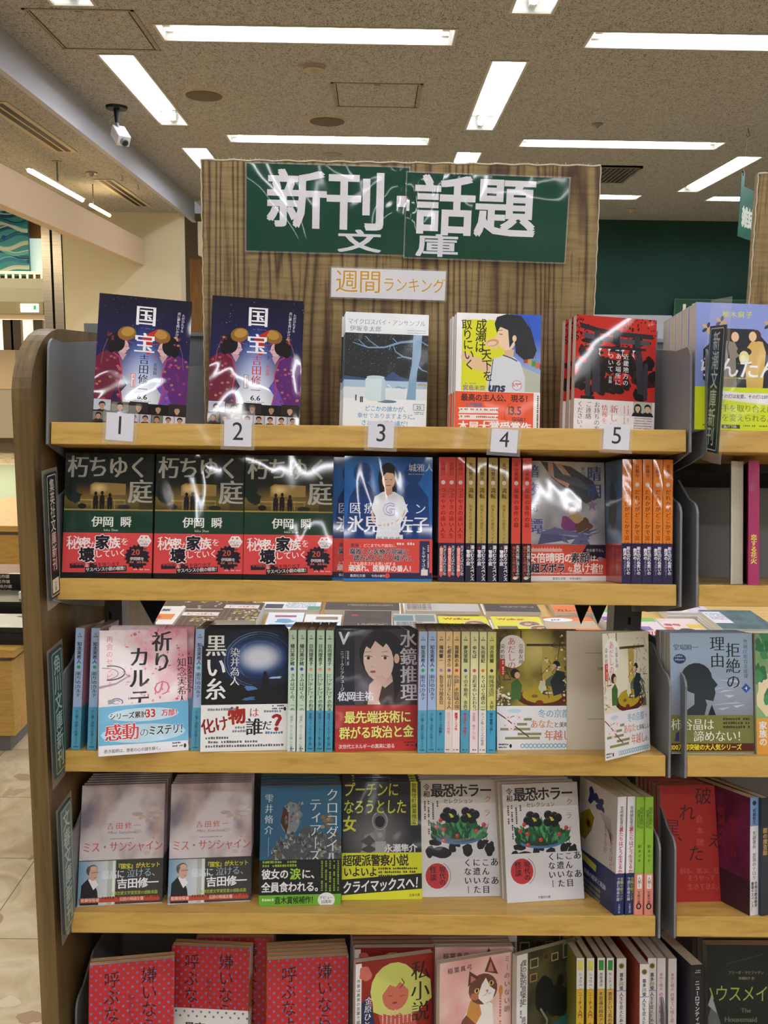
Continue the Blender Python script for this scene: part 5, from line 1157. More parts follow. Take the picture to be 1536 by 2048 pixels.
for i in range(90):
    x = 52 + 33 * rr.uniform(-1, 1); y0 = 70 + rr.uniform(0, 26) * (1 - abs(x - 52) / 60); an = (x - 52) / 33 * .6 + rr.uniform(-.3, .3); l_ = rr.uniform(9, 15); dx_, dy_ = math.sin(an) * l_, math.cos(an) * l_; nx_, ny_ = dy_ * .22, -dx_ * .22
    a.poly([(x, y0), (x + dx_ * .5 + nx_, y0 + dy_ * .5 + ny_), (x + dx_, y0 + dy_), (x + dx_ * .5 - nx_, y0 + dy_ * .5 - ny_)], rr.choice(['1f6438', '2f8450', '164a2a', '4a9c60', '1c5a34']))
for x, y in ((37, 106), (44, 104), (39, 97), (47, 97), (62, 106), (70, 104), (61, 97), (70, 96), (75, 102), (33, 100)): a.ell(x, y + 1, 6, 5.8, '0e0a12'); a.arc(x - 1, y + 2, 3.6, 60, 150, .7, '6a6070')
for x, y in ((42, 102), (66, 102)): a.poly([(x - 3, y + 3), (x + 1, y + 2), (x + 4, y - 2), (x, y - 3)], 'c8c83c')
for x, y in ((22, 88), (32, 84), (50, 76), (76, 82), (86, 90), (32, 70), (28, 96)): a.ell(x, y, 2.8, 2.8, 'c43c34'); a.ell(x - .8, y + .9, .8, .7, 'e88a7c', n=8)
b = Art(105, 48, 'dbd9dd'); b.ell(22, 26, 15.5, 16, 'c4343a'); b.t('現代の', 29, 38, 8, '34181a', 'M', v=True); b.t('怪談', 17, 38, 9, '34181a', 'M', v=True, gap=1.05); b.t('ああ', 99, 48, 11, '2a2628', 'M', v=True, gap=2.1); b.t('こんな目', 87, 47, 10, '2a2628', 'M', v=True, gap=1.12); b.t('に遭いた', 75, 47, 10, '2a2628', 'M', v=True, gap=1.12); b.t('くないー', 63, 47, 10, '2a2628', 'M', v=True, gap=1.12); b.arc(22, 26, 18, -60, 60, 1.2, 'a8a0a8')
D_HOR = Design('hor', a, Art(14, 148, '2c2c34'), 13, band=(0, 48, b, None, 'dbd9dd'), back='d8d4d4')
b2 = Art(105, 60, 'dbd9dd'); b2.V = [(x, y + 12, n) if n > 1 else (x, y, n) for x, y, n in b.V]; b2.F = list(b.F); b2.C = list(b.C); b2.n = b.n + 1; b2.rec = list(b.rec); b2.V[:4] = [(0, 0, 1), (105, 0, 1), (105, 60, 1), (0, 60, 1)]; b2.t('竹書房文庫', 42, 3, 3.4, '4a4648', 'g')
D_HO2 = Design('ho2', D_HOR.front, Art(14, 148, '2c2c34'), 13, band=(0, 60, b2, None, 'dbd9dd'), back='d8d4d4')

# --- red cover with scattered brush characters
a = A('a82422'); a.t('破', 47, 122, 23, '3c1414', 'l', rot=3, it=.1); a.t('れ', 24, 102, 23, '3c1414', 'l', it=.1); a.t('星', 4, 84, 22, '541818', 'l', rot=-4); a.t('、', 22, 76, 18, '3c1414', 'g'); a.t('燃', 80, 84, 22, '541818', 'l', rot=4); a.t('え', 62, 68, 19, '3c1414', 'l', rot=-6); a.t('た', 35, 50, 22, '3c1414', 'l', it=.1)
a.t('倉本聰', 53, 110, 10, 'c45c50', 'm', v=True, gap=1.5); a.t('創る、遊ぶ、狂う。', 24, 35, 7.6, 'c46258', 'm'); a.t('そうやって', 34, 26, 7.6, 'c46258', 'm'); a.t('生きてきた。', 34, 15, 8, 'c46258', 'm'); a.tiny(82, 33, 20, 5, 'd89088', 3.4, 4.4); a.tiny(22, 10, 66, 1, '8c2c28', 2.4); a.tiny(34, 6, 30, 1, '8c2c28', 2.4)
D_RED = Design('red', a, Art(12, 148, 'a82422'), 11, back='a82422')

# --- white cover with navy scribble and golden eye
a = A('c9c4c2'); a.blob(40, 132, 16, 12, '1f285c', .5, 16, 1); a.blob(60, 126, 12, 8, '28306c', .5, 14, 2); a.poly([(0, 70), (6, 100), (30, 112), (44, 104), (38, 86), (20, 68)], '8a7a20'); a.ell(28, 92, 7, 6, '6a3a18'); a.ell(28, 92, 3, 3, '1c1410')
for i in range(8): a.line([(60 + i * 4, 116), (84 + i, 96), (92, 84)], .6, '28306c')
a.t('君たちはどう', 92, 98, 9, 'b44a4c', 'm', v=True); a.t('生きるか', 76, 104, 9, 'b44a4c', 'm', v=True)
b = Art(105, 52, '232c5c'); b.rect(10, 38, 44, 9, 'b8b448', -6); b.t('映画の結末と軌跡', 20, 24, 7.6, 'c8ccdc', 'g', rot=-3); 
for i in range(3): b.t('公開される名作の全記録', 14, 15 - i * 6.4, 4.8, 'a8b06c', 'g', rot=-3)
s1 = Art(12, 148, 'e4e2ea'); s1.t('宮崎駿監督作品', 6, 136, 4.6, '3a3a42', 'g', v=True, gap=1.); s1.t('君たちはどう生きるか', 6, 110, 6., 'b8484c', 'G', v=True, gap=.98)
s2 = Art(12, 52, '232c5c'); s2.t('全編の絵コンテ', 8.6, 47, 4.2, 'b8bc60', 'g', v=True); s2.t('で読む映画の謎', 4, 47, 4.2, 'c8ccdc', 'g', v=True); s2.t('文春文庫', 6, 14, 3, 'a8b0c8', 'g', v=True)
D_NAV = Design('nav', a, s1, 12, band=(0, 51, b, s2, '232c5c'), back='d8d6da')
s3 = Art(11, 148, '8cb83c'); s3.t('昭和史裁判の', 7.6, 135, 4.6, '44601c', 'g', v=True); s3.t('読書日記帖', 3.4, 132, 4.6, '44601c', 'g', v=True); s3.t('鈴木マキ', 5.5, 88, 4.6, '2c3c14', 'g', v=True, gap=1.3); s4 = Art(11, 52, 'd88a78'); s4.rect(3, 33, 6, 17, 'ece8e8'); s4.t('人類と', 6, 48, 4.6, '6a4a44', 'g', v=True); s4.t('文春文庫', 5.5, 30, 4, '3c2420', 'g', v=True); s4.ell(5.5, 11, 3.6, 4, '241818'); s4.ell(5.5, 11, 1.8, 2.4, 'c8867c', n=10)
a = A('8cb83c'); D_GRN = Design('grn', a, s3, 11, band=(0, 50, None, s4, 'd88a78'), back='8cb83c')


# --- red cover with blue dots
def dots(a, y0, y1, off=0):
    n = a.lay(0, y0, 105, y1)
    j = 0; y = y0
    while y < y1:
        x = 3 + (5.6 if j % 2 else 0)
        while x < 105: a.ell(x, y, 1.5, 1.5, '5a78b4', n=12, lay=n); x += 11.2
        y += 5.8; j += 1


a = A('bc2a2e'); a.t('嫌いならよ', 74, 140, 21, '28161a', 'l', v=True, sx=.95, gap=1.02); a.t('呼ぶなよ', 28, 138, 21, '28161a', 'l', v=True, sx=.95, gap=1.02); a.t('綿矢りさ', 52, 108, 8, '6c1c22', 'm', v=True, gap=1.25); dots(a, 30, 148)
b = Art(105, 56, 'e8e6e4'); dots(b, 46, 56); b.t('最高', 20, 24, 14, '2c2c34', 'G')
s5 = Art(11, 148, 'e4e0dc'); s5.rect(0, 0, 11, 108, 'd09a2c'); s5.t('嫌いなら呼ぶなよ', 5.5, 104, 7, '3a2818', 'g', v=True)
D_DOT = Design('dot', a, s5, 10, band=None, back='d09a2c'); D_DO2 = Design('do2', a, s5, 10, band=(12, 64, b, None, 'e8e6e4'), back='d09a2c')

# --- red cover, pale-haired figure
a = A('8c2420'); a.rect(0, 0, 8, 148, 'e4e2e2'); a.t('作家は真実の言葉で嘘をつく', 4, 128, 4.8, '2a2628', 'g', v=True, gap=1.2); a.poly([(0, 0), (8, 0), (8, 96), (16, 104), (22, 92), (26, 70), (40, 60), (44, 0)], '262c54'); a.blob(12, 134, 9, 9, 'c86a5c', .3, sd=1); a.poly([(40, 30), (34, 66), (30, 84), (44, 90), (60, 88), (74, 84), (84, 60), (90, 30)], 'b85048')
a.ell(52, 110, 32, 34, 'c9cd6c'); a.poly([(22, 112), (24, 84), (36, 78), (40, 90), (34, 110)], 'c9cd6c'); a.poly([(56, 84), (64, 74), (84, 76), (104, 92), (102, 116), (84, 130)], 'c9cd6c'); a.ell(54, 102, 18, 20, 'c46a58'); a.poly([(36, 104), (40, 124), (54, 130), (70, 122), (74, 104), (66, 112), (60, 118), (54, 112), (46, 116)], 'c9cd6c'); a.line([(44, 102), (50, 101)], .7, '4c1c18'); a.line([(60, 99), (67, 100)], .7, '4c1c18'); a.ell(53, 92, 3.6, 1.3, '8c3830'); a.line([(62, 122), (66, 116), (60, 110)], 1.2, '7c241c')
a.t('私小説', 88, 142, 26, '2a1a14', 'm', v=True, sx=1., gap=1.02); a.t('金原ひとみ', 18, 104, 10, 'e8e4ec', 'm', v=True, it=.06, gap=1.)
for i in range(8): a.tiny(36 + i * 5.6, 84, 20, 1, 'd8a89c', 2.4, v=True)
D_SHI = Design('shi', a, Art(12, 148, 'e8e4e0'), 12, band=None, back='8c2420', h=150)

# --- pink cover, calico cat
a = A('deb8b2'); a.field(0, 0, 105, 148, lambda u, v: mix(hx('e4c4ba'), hx('d89c98'), .5 + fbm(u, v, 3, 6)), 12, 14); a.t('稲葉真弓', 11, 132, 7.6, '3c2c2c', 'g', gap=1.2, rot=2); a.t('ミーのいない朝', 97, 144, 8.4, '4a3430', 'm', v=True, gap=1.3); a.tiny(86, 106, 60, 1, 'c06a6a', 3.6, v=True)
a.poly([(24, 0), (22, 40), (30, 66), (46, 92), (60, 98), (76, 84), (78, 50), (70, 20), (66, 0)], 'ece6e0'); a.poly([(24, 20), (24, 48), (32, 70), (46, 84), (54, 70), (48, 50), (40, 30), (44, 0), (24, 0)], '7a4a34'); a.poly([(38, 76), (44, 94), (56, 92), (60, 74), (52, 62)], 'c88a48')
for i in range(6): a.line([(26, 26 + i * 7), (40, 24 + i * 8)], 2, '4a2a22')
a.ell(62, 106, 21, 20, '6c4038', rot=-14); a.poly([(40, 112), (42, 132), (56, 122)], '5c342c'); a.poly([(64, 128), (72, 147), (84, 122)], '5c342c'); a.poly([(44, 116), (44, 126), (52, 120)], 'b8786c'); a.poly([(68, 128), (73, 140), (78, 126)], 'b8786c'); a.poly([(54, 96), (60, 112), (66, 120), (72, 108), (80, 102), (76, 90), (64, 86)], 'f0eae6'); a.blob(50, 98, 6, 5, 'b06a4c', .2, sd=4)
for x, y in ((53, 105), (74, 112)): a.ell(x, y, 3.6, 3.2, 'd8c468'); a.ell(x, y, 1.7, 2.4, '1c1614')
a.ell(68, 103, 1.8, 1.3, 'c8786c'); a.line([(68, 102), (66, 98), (62, 97)], .5, '6c4438'); a.line([(68, 102), (71, 98), (74, 100)], .5, '6c4438'); a.ell(88, 100, 3, 7, 'c8843c')
D_CAT = Design('cat', a, Art(11, 148, 'e0c4c0'), 10, band=None, back='deb8b2')

# --- dark music-history cover with white strip
a = A('34342c'); a.field(16, 0, 89, 148, lambda u, v: mix(hx('5c5638'), hx('26281f'), .5 + .9 * fbm(u, v, 3, 12)), 18, 22); a.rect(0, 0, 18, 148, 'e2e0e0'); a.t('僕の私的音楽史', 12, 140, 8.6, '3a3440', 'g', v=True, gap=.98); a.t('高橋幸宏', 12, 66, 8, '3a3440', 'g', v=True); a.tiny(6, 136, 70, 1, '8a7484', 3.4, v=True)
for x, y, w_, c_ in ((22, 126, 14, 'a89a6c'), (44, 132, 10, '6a4c2c'), (58, 128, 12, 'b8a470'), (78, 128, 22, '8a8e7c'), (84, 108, 16, '6c7060'), (22, 108, 12, 'b07a3c')): a.rect(x, y, w_, w_ * .9, c_); a.rect(x + 1.5, y + 1.5, w_ - 3, w_ * .9 - 3, '3c3c2c')
a.blob(46, 88, 15, 26, '16181a', .15, 18, 2); a.blob(70, 74, 20, 22, '1c1c1a', .2, 18, 3); a.ell(74, 100, 6, 8, '141412'); a.line([(40, 70), (52, 52), (46, 30)], 3, '8c8878'); a.poly([(18, 40), (60, 44), (105, 60), (105, 0), (18, 0)], '2c6c6c')
D_MUS = Design('mus', a, Art(11, 148, '3a4a44'), 10, band=None, back='3a4a44')

# --- black cover with silver band and green title
a = A('161a1a', 105, 152); a.poly([(0, 60), (8, 80), (20, 40), (24, 20), (16, 0), (0, 0)], '5c6468'); a.poly([(0, 74), (5, 88), (12, 64)], '9ca4a8'); a.line([(28, 128), (75, 140)], .5, '4a5450'); a.line([(27, 40), (27, 128)], .25, '38403c'); a.t('フリーダ・マクファデン', 28, 114, 4.6, '8c9470', 'g', sx=.95); a.t('高橋知子 訳', 42, 107, 4, '8c9470', 'g'); a.t('ハウスメイド', -9, 78, 22, '9cb454', 'l', sx=.82, it=.05); a.t('The', 44, 64, 8, '6a7464', 'M', al='l'); a.t('Housemaid', 22, 52, 9, '6a7464', 'M', sx=1.02)
D_HSM = Design('hsm', a, Art(20, 152, '141414'), 20, h=152, band=None, back='141414')


# ---------------------------------------------------------------- spine-out designs
def spn(key, w, bg, parts, fr='cccccc', bandh=0, bandc=None, bparts=(), fin=None, back=None, front=None, t=None, h=148, bfront=None, w_=105):
    s_ = Art(w, h, bg)
    for p in parts: p(s_)
    bd = None
    if bandh:
        b_ = Art(w, bandh, bandc)
        for p in bparts: p(b_)
        bd = (0, bandh, bfront, b_, bandc)
    return Design(key, front or Art(w_, h, fr), s_, w, band=bd, fin=fin or PS, back=back or fr, h=h, w=w_)


def V(txt, x, y, sz, c, st='g', **k): return lambda s_: s_.t(txt, x, y, sz, c, st, v=True, **k)


def dot(x, y, r, c): return lambda s_: s_.ell(x, y, r, r, c)


def kado(key, bg, author, title, dc, bh=0, bc=None, btxt='', btc='2a2a2a', bst='g', w=10.2, sub=None, fr='d8d8d8', num='ち 7'):
    pr = [V(num[0], w / 2, 142, 3.2, '4a5458'), lambda s_: s_.tiny(w / 2 - 2.4, 137, 5, 1, '4a5458', 1.6), V(author, w / 2, 131, 5.2, '242830', 'G', gap=1.02), dot(w / 2, 100.5, 2.1, dc), V(title, w / 2 + .6, 95, 5.3, '24262c', 'M', gap=.98)]
    if sub: pr.append(lambda s_: s_.tiny(1.8, 95, sub, 1, '586068', 1.4, v=True))
    return spn(key, w, bg, pr, fr=fr, bandh=bh, bandc=bc or bg, bparts=[V(btxt, w / 2, (bh or 50) - 3, 3.7, btc, bst, gap=.98), V('角川文庫', w / 2, 0, 0.1, btc), lambda s_: s_.tiny(w / 2 - 3, 3, 6, 1, '2a3038', 1.5)] if bh else [], back=fr)


LB = 'a9bfe2'
K_LB = kado('klb', 'a6bde0', '知念実希人', '祈りのカルテ', '3c9c58', 52, '58a4c4', '心に響く感動の医療ミステリ', '1c4c64', w=10.4, sub=22, fr='d8a8b4')
K_M1 = kado('km1', 'c4dcc4', '樋口美沙緒', 'きみはぼくの、一の輝き', '3c5cb4', 50, 'dce4e0', '「境界」のどこか眩しい青春', '6a8c9c', w=9.6, fr='e0e4dc')
K_M2 = kado('km2', 'c0dcc0', '日向理恵子', 'ミッドレッドの約束', 'e08a74', 50, '4c9cc0', '冒険ファンタジー第２弾！', '1c3c50', w=9.2, sub=26, fr='b8ccd4')
KADO = [kado('ka', 'e0c090', '鳴神響一', '仮装身分捜査官 一条沙和', '9a86c4', 52, '50a0c4', '新シリーズ始動！', '1c2c3c', 'G', 10), kado('kb', 'e4c490', '七都あきら', '明日好きになる人', '6a5cb0', 52, 'ecdcdc', '切ない恋の物語。', 'd08a94', 'g', 8.4), kado('kc', 'e0bc80', '猫屋敷のあ', '小説 不思議の国でアリスと', 'd4402c', 52, 'f0e4e0', '劇場アニメ化', 'd02c34', 'H', 8.8, 30),
        kado('kd', 'd4d498', '夢見里龍', 'その不動産、条件憑き', '4a4494', 52, '50a0c4', '事故物件×謎解き！', 'b82c30', 'G', 10.2), kado('ke', 'e0dca8', 'ゆちば', '京町家のいたわりご飯', 'd84c6c', 52, 'ecdce0', '京都発 癒やしご飯', 'cc6c7c', 'g', 9.6), kado('kf', 'dcdca0', '矢向亜紀', 'ちぐはぐな僕の一等星', 'd8782c', 52, 'e8e4e4', 'きっと眩しい二人の物語', '5c5c64', 'g', 8.8), kado('kg', 'd4d078', '河合莞爾', '特殊捜査官 天使は夜に瞬く', '2c3464', 52, '44a0cc', '傑作警察小説！', '182c3c', 'G', 10.4, 26)]


def shue(key, bg, author, title, w, bc, bparts, fr, t1='5c2018', bh=46, front=None, bfront=None, tc='2c1c14'):
    return spn(key, w, bg, [V(author, w / 2, 142, 5.2, tc, 'g', gap=1.05), dot(w / 2, 118, 2.5, 'd8ccc8'), V(title, w / 2 + .2, 112, 6.2, tc, 'M', gap=1.1)], fr=fr, bandh=bh, bandc=bc, bparts=bparts, fin=PG, front=front, bfront=bfront)


H_R1 = shue('hr1', 'd04a40', '岩崎川', 'つぶやきの遠い人生', 10, '242040', [lambda s_: s_.poly([(1.4, 8), (1.4, 40), (3, 43), (5.4, 40), (5.4, 8), (3.4, 5)], 'e0605c'), V('感涙必至の青春', 3.5, 40, 4, 'f4d8d0'), V('天才とよばれた少年', 7.6, 43, 4, 'd8d4e0')], '8c84a0', tc='7c1c18')
H_GO = shue('hgo', 'b49a58', '友城賢志', '流転', 11, '221f3c', [V('湯けむりサスペンス', 8, 43.5, 4.7, 'f0ecf0', 'G'), lambda s_: s_.t('×', 3, 38.5, 4.4, 'c83c3c', 'G', al='c'), V('警察小説', 3.2, 38, 4.7, 'f0ecf0', 'G')], '2a241c')
H_GO.spine.t('刑事たちの捜査ファイル', 5.5, 92, 4.2, '4c3c20', 'm', v=True)
H_R2 = shue('hr2', 'd24a3c', '平谷美樹', '最後の事件の幕', 11, '241c24', [V('奪われた命の重い扉', 3.6, 43, 4.4, 'b84438', 'G'), V('真実は闇に消えるのか', 7.8, 44, 4, 'd8d0d0'), lambda s_: s_.ell(5, 5, 2.6, 1.8, 'd8d0d0')], '6c6860', tc='7c1c18')
fo = A('3c5c84'); fo.field(0, 40, 105, 108, lambda u, v: mix(hx('35557c'), hx('54789c'), .5 + fbm(u, v, 4, 2)), 12, 14); fo.blob(74, 90, 12, 26, '3c3c38', .3, sd=2)
fb = Art(105, 48, 'a83434'); fb.t('この世の果て', 90, 44, 6, 'c8645c', 'g', v=True); fb.t('まで歩く', 76, 44, 6, 'c8645c', 'g', v=True)
H_OR = shue('hor', 'dc7c28', '泉義今', 'だれかがどこかで泣いている', 11.4, '28244c', [V('断ち切れぬ救いの', 8, 44, 4.4, 'e4e0ec', 'G', gap=.95), V('救済の', 3.6, 42, 4.6, 'f0ecf0', 'G'), V('ミステリー', 3.6, 28, 3.6, 'b0acc4')], '34547c', front=fo, bfront=fb, tc='6c3010', bh=48)


def ggs(key, bg, top, author, title, w=9.6, tc='2c2c30', yc=None, st='M', fr='d0ccc8', logo=None, line=None):
    pr = []
    if yc: pr.append(lambda s_: s_.rect(0, 0, w, 108, yc))
    if top: pr.append(lambda s_: s_.rect(1.6, 132, w - 3.2, 13, top))
    if logo: pr += [dot(w / 2, 138, 3.6, logo), dot(w / 2, 138, 2.2, '5c5020')]
    pr += [V(author, w / 2, 129, 4.4 if not logo else 5.4, tc, 'g' if not logo else 'G', gap=1.05), V(title, w / 2, 104, 5.6, tc, st)]
    if line: pr.append(lambda s_: s_.rect(0, 105.5, w, 1, line))
    return spn(key, w, bg, pr, fr=fr)


G5 = [ggs('g1', 'dcdad8', 'd0cc5c', 'ショウペン', 'ニーチェ入門 永遠', 10, yc='cca42c', fr='8c8c3c'), ggs('g2', 'dcdad8', 'd0cc5c', 'ショウペン', 'ニーチェ入門 永遠', 9.6, yc='cca42c', fr='8c8c3c'), ggs('g3', 'dcdad8', '2c8c3c', '岸壁清次', '不思議の国のアリス', 9.8, yc='c8a43c', fr='6c3c34'),
      ggs('g4', 'dcdad8', '2c8c3c', 'サンチェス', '悪意という名の街で', 9.4, yc='ccac54', fr='9c8c5c'), ggs('g5', 'd8d4d2', None, '喜多川俊', '人生を変えたあの一言', 12.6, logo='8c7c34', line='5c7cb4', fr='6c3030'),
      ggs('g6', 'dcd8d6', None, '喜多川俊', '人生を変えたあの一言', 12, logo='8c7c34', line='5c7cb4', fr='a4503c'), ggs('g7', 'd8d4d2', None, '喜多川俊', '人生を変えたあの一言', 11.4, logo='8c7c34', line='5c7cb4', fr='8c3c34'),
      ggs('g8', 'd4cccc', None, '革命と戦火', 'の果てに咲く花', 11.2, tc='a85c64', fr='c8c0c0'), ggs('g9', 'd4cccc', None, '革命と戦火', 'の果てに咲く花', 11, tc='a85c64', fr='c8c0c0')]
neu = spn('neu', 17, '17161c', [V('ニューロマンティック・ウェイ', 8.5, 128, 6.6, 'c8c8d4', 'G'), lambda s_: s_.tiny(5, 140, 7, 2, '9c9ca8', 1.6, 2.6)], fr='2c2434')
for i in range(60): neu.spine.ell(rr.uniform(0, 17), rr.uniform(0, 140), .25, .25, '8c8ca0', n=5)
pb_ = spn('pbl', 13.5, 'e0dee2', [lambda s_: s_.rect(0, 112, 13.5, 36, '7ca0d0'), lambda s_: s_.ell(6.7, 141, 3, 3, '243040'), V('松嶋智左', 6.7, 134, 5, '243450', 'G'), V('女副署長 音羽のテロリスト', 6.7, 106, 5.6, '3c3438', 'M')], fr='3a1c24', bandh=44, bandc='3c2430', bparts=[lambda s_: s_.rect(0, 0, 13.5, 44, 'dcdadc'), V('合格の絶体絶命', 9.6, 42, 4.6, '2c2c34', 'G'), V('書場サスペンス！', 4, 42, 4.6, '2c2c34', 'G')])
a = pb_.front; a.field(0, 0, 105, 148, lambda u, v: mix(hx('541c34'), hx('7c2c54'), .5 + fbm(u, v, 4, 3)), 10, 12)
for i in range(5): a.t('破滅の街', 14 + i * 20, 140 - i * 8, 13, ['8c2c3c', '6c2444', '94343c'][i % 3], 'M', v=True)
# ================================================================== books on the shelves
# --- shelf 1: the ranked books
face_out(D_K1, 0, xat(271, 0), 12, 11, 0, 2.3, 'starry navy paperback with two facing costumed figures and black author name, above the first card', 3, 'starry paperback with black author name', 'copies of the starry paperback with black author name')
face_out(D_K2, 0, xat(503, 0), 10, 6, 0, 1.6, 'starry navy paperback with facing figures and red author name, above the second card', 6, 'starry paperback with red author name', 'copies of the starry paperback with red author name', gap=1.4, dx=.5)
face_out(D_MUG, 0, xat(770, 0, 95), 95, 3, 0, .9, 'paperback with a white mug in snow under a black night sky', 4, 'snowy mug paperback', 'copies of the snowy mug paperback', dx=-1.)
face_out(D_NAR, 0, xat(997, 0, 75), 72, 2, 0, .6, 'yellow paperback with a girl in a baseball shirt and orange band', 4, 'yellow baseball-shirt paperback', 'copies of the yellow baseball-shirt paperback', dx=-1.4)
face_out(D_TOR, 0, xat(1232, 0, 85), 82, 8, 0, 1.4, 'red and black shrine-gate paperback with a white band above the fifth card', 3, 'red shrine-gate paperback', 'copies of the red shrine-gate paperback', dx=-1.6, gap=3)
M2 = shelfM(0)
face_out(D_LAN, 0, xat(1485, 0, 5), 4, 3, 0, .5, 'periwinkle paperback with two women and a lantern, beside the dark name plate', 5, 'periwinkle lantern paperback', 'copies of the periwinkle lantern paperback', dx=-.3, jit=.3)

# --- shelf 2
face_out(D_GAR, 1, -314.5, 2, 0, 2.5, 0, 'night-playground paperback with red band, the one beside the black name plate', 2, 'playground paperback by the name plate', 'copies of the night-playground paperback', .3)
face_out(D_GAR, 1, -207, 2, 0, 2.5, 0, 'night-playground paperback with red band, the middle one of the three', 2, 'middle playground paperback', 'copies of the night-playground paperback', .3)
face_out(D_GAR, 1, -101, 1, 0, 2.5, 0, 'night-playground paperback with red band, the one touching the blue paperbacks', 2, 'playground paperback next to the blue ones', 'copies of the night-playground paperback', .3)
face_out(D_BLU, 1, 17.5, 1, 2.5, 2, 0, 'blue paperback with a woman in white, arms folded, in front of its twin', 1)
face_out(D_BLU, 1, 3.5, 15, 1, 2, 0, 'blue paperback mostly hidden behind the woman in white, its left edge showing', 1)
for n_, px in enumerate((879, 896, 914)):
    spine_out(H_R1, 1, xat(px, 1) - 0, 3, 3, ['red-spined paperback standing right against the blue cover', 'middle one of the three thin red-spined paperbacks', 'red-spined paperback next to the gold-spined ones'][n_], 'three thin red-spined paperbacks')
for n_, px in enumerate((933.5, 956, 978.5, 1001)):
    spine_out(H_GO, 1, xat(px, 1) + .4, 3, 3, ['first gold-spined paperback beside the red spines', 'second gold-spined paperback in the row of four', 'third gold-spined paperback in the row of four', 'gold-spined paperback with raised navy band, last of the four'][n_], 'gold-spined paperbacks')
for n_, px in enumerate((1025, 1047)):
    spine_out(H_R2, 1, xat(px, 1) + .8, 3, 4.5 + n_, ['red spine with black band directly after the gold spines', 'red spine with black band touching the pale cloaked-figure cover'][n_], 'red spines with black bands')
face_out(D_SEI, 1, xat(1136, 1, 50), 43, 12, 3, 0, 'pale painterly paperback with a cloaked figure and orange-red band', 2, 'cloaked-figure paperback', 'copies of the cloaked-figure paperback', dx=.3)
for n_, px in enumerate((1250, 1270.5, 1291.5, 1312.5, 1333)):
    spine_out(H_OR, 1, xat(px, 1), 1.5, [6, 2, 1, .5, 0][n_], ['orange spine whose blue cover shows, first of the orange five', 'second orange spine in the row of five', 'third orange spine in the middle of the five', 'fourth orange spine in the row of five', 'orange spine against the steel bracket'][n_], 'orange-spined paperbacks')
# neighbour shelf 2: a leaning group of pale books
PN = spn('pn', 4, 'cfc6b6', [], fr='b8b0a0'); PK = spn('pk', 12, 'b0386a', [V('恋する花火', 6, 60, 7, 'e8dc50', 'G')], fr='c0386c', w_=105)
PK.front = None
for n_ in range(4):
    M_ = shelfM(1) @ Matrix.Translation(((xat(1472, 1) + n_ * 4.6) * mm, .004 + .003 * n_, .0003)) @ Matrix.Rotation(R(-20), 4, 'Z') @ Matrix.Rotation(R(90), 4, 'Z') @ Matrix.Translation((.0525, -.004, 0))
    PN.place(M_, ['cream page-edge book facing backwards, first after the empty steel gap', 'second book shown by its cream page edge', 'third book shown by its cream page edge', 'fourth page-edge book beside the pink spine'][n_], 'books turned page-edge outward')
spine_out(PK, 1, xat(1508, 1) - .6, 3, -17, 'pink-spined paperback cut off by the right frame on the second shelf')

# --- shelf 3
g = 'light blue spines'
spine_out(K_LB, 2, xat(138, 2) - 1, 4, 3, 'light blue spine nearest the green name plate', g, 1.2)
spine_out(K_LB, 2, xat(169, 2), 4, 3, 'light blue spine next to the pink blossom cover', g, 1)
spine_out(K_LB, 2, xat(374, 2) + 2.5, 6, 3, 'light blue spine between the blossom cover and the tunnel cover', g, 1.5)
face_out(D_INO, 2, -272.5, -12, 20, 9, 0, 'pink blossom paperback with glasses, its corner jutting over the shelf edge', 1)
face_out(D_INO, 2, -274.5, 13, 6, 9, 0, 'pink blossom paperback directly behind the jutting one', 3, 'jutting blossom paperback', 'copies of the pink blossom paperback', .5, dx=-.4)
face_out(D_KUR, 2, -155, 5, 8, 4, 0, 'black tunnel-of-light paperback with large red and black lettering', 5, 'tunnel paperback', 'copies of the tunnel paperback', .5, dx=-.5)
for n_, px in enumerate((573.5, 592.5)): spine_out(K_M1, 2, xat(px, 2) + .2, 4, 0, ['mint and white spine touching the tunnel cover', 'mint and white spine before the mint and blue ones'][n_], 'mint and white spines')
for n_, px in enumerate((611.5, 630.5, 649)): spine_out(K_M2, 2, xat(px, 2) + .3, 4, 0, ['mint and blue spine with orange dot, first of three', 'mint and blue spine with orange dot, middle of three', 'mint and blue spine with orange dot beside the portrait cover'][n_], 'mint and blue spines')
face_out(D_SUI, 2, 8.5, 11, 7, 8, 0, 'portrait paperback of a dark-haired woman in a brown jacket, red band', 5, 'portrait paperback', 'copies of the woman portrait paperback', .5, dx=-.5)
spine_out(K_LB, 2, xat(838, 2), 2, 0, 'light blue spine touching the portrait cover', g)
spine_out(K_LB, 2, xat(857, 2), 5, 0, 'light blue spine beside the first cream spine', g)
kl = ['cream spine with violet dot and blue band', 'cream spine with purple dot and pale pink band', 'orange-cream spine with red dot and bold red band lettering', 'greenish cream spine with dark blue dot and red lettering', 'pale cream spine with pink dot', 'pale cream spine with orange dot', 'yellowish spine with navy dot touching the garden cover']
for n_, px in enumerate((875, 892.5, 907.5, 924.5, 943, 961, 977.5)): spine_out(KADO[n_], 2, xat(px, 2) + .3, 5, 0, kl[n_])
face_out(D_KYO, 2, 209, 24, 4, 4, 0, 'gold garden-supper paperback with a white blossom band, lying flat closed', 2, 'closed garden-supper paperback', 'copies of the closed garden-supper paperback', .5)
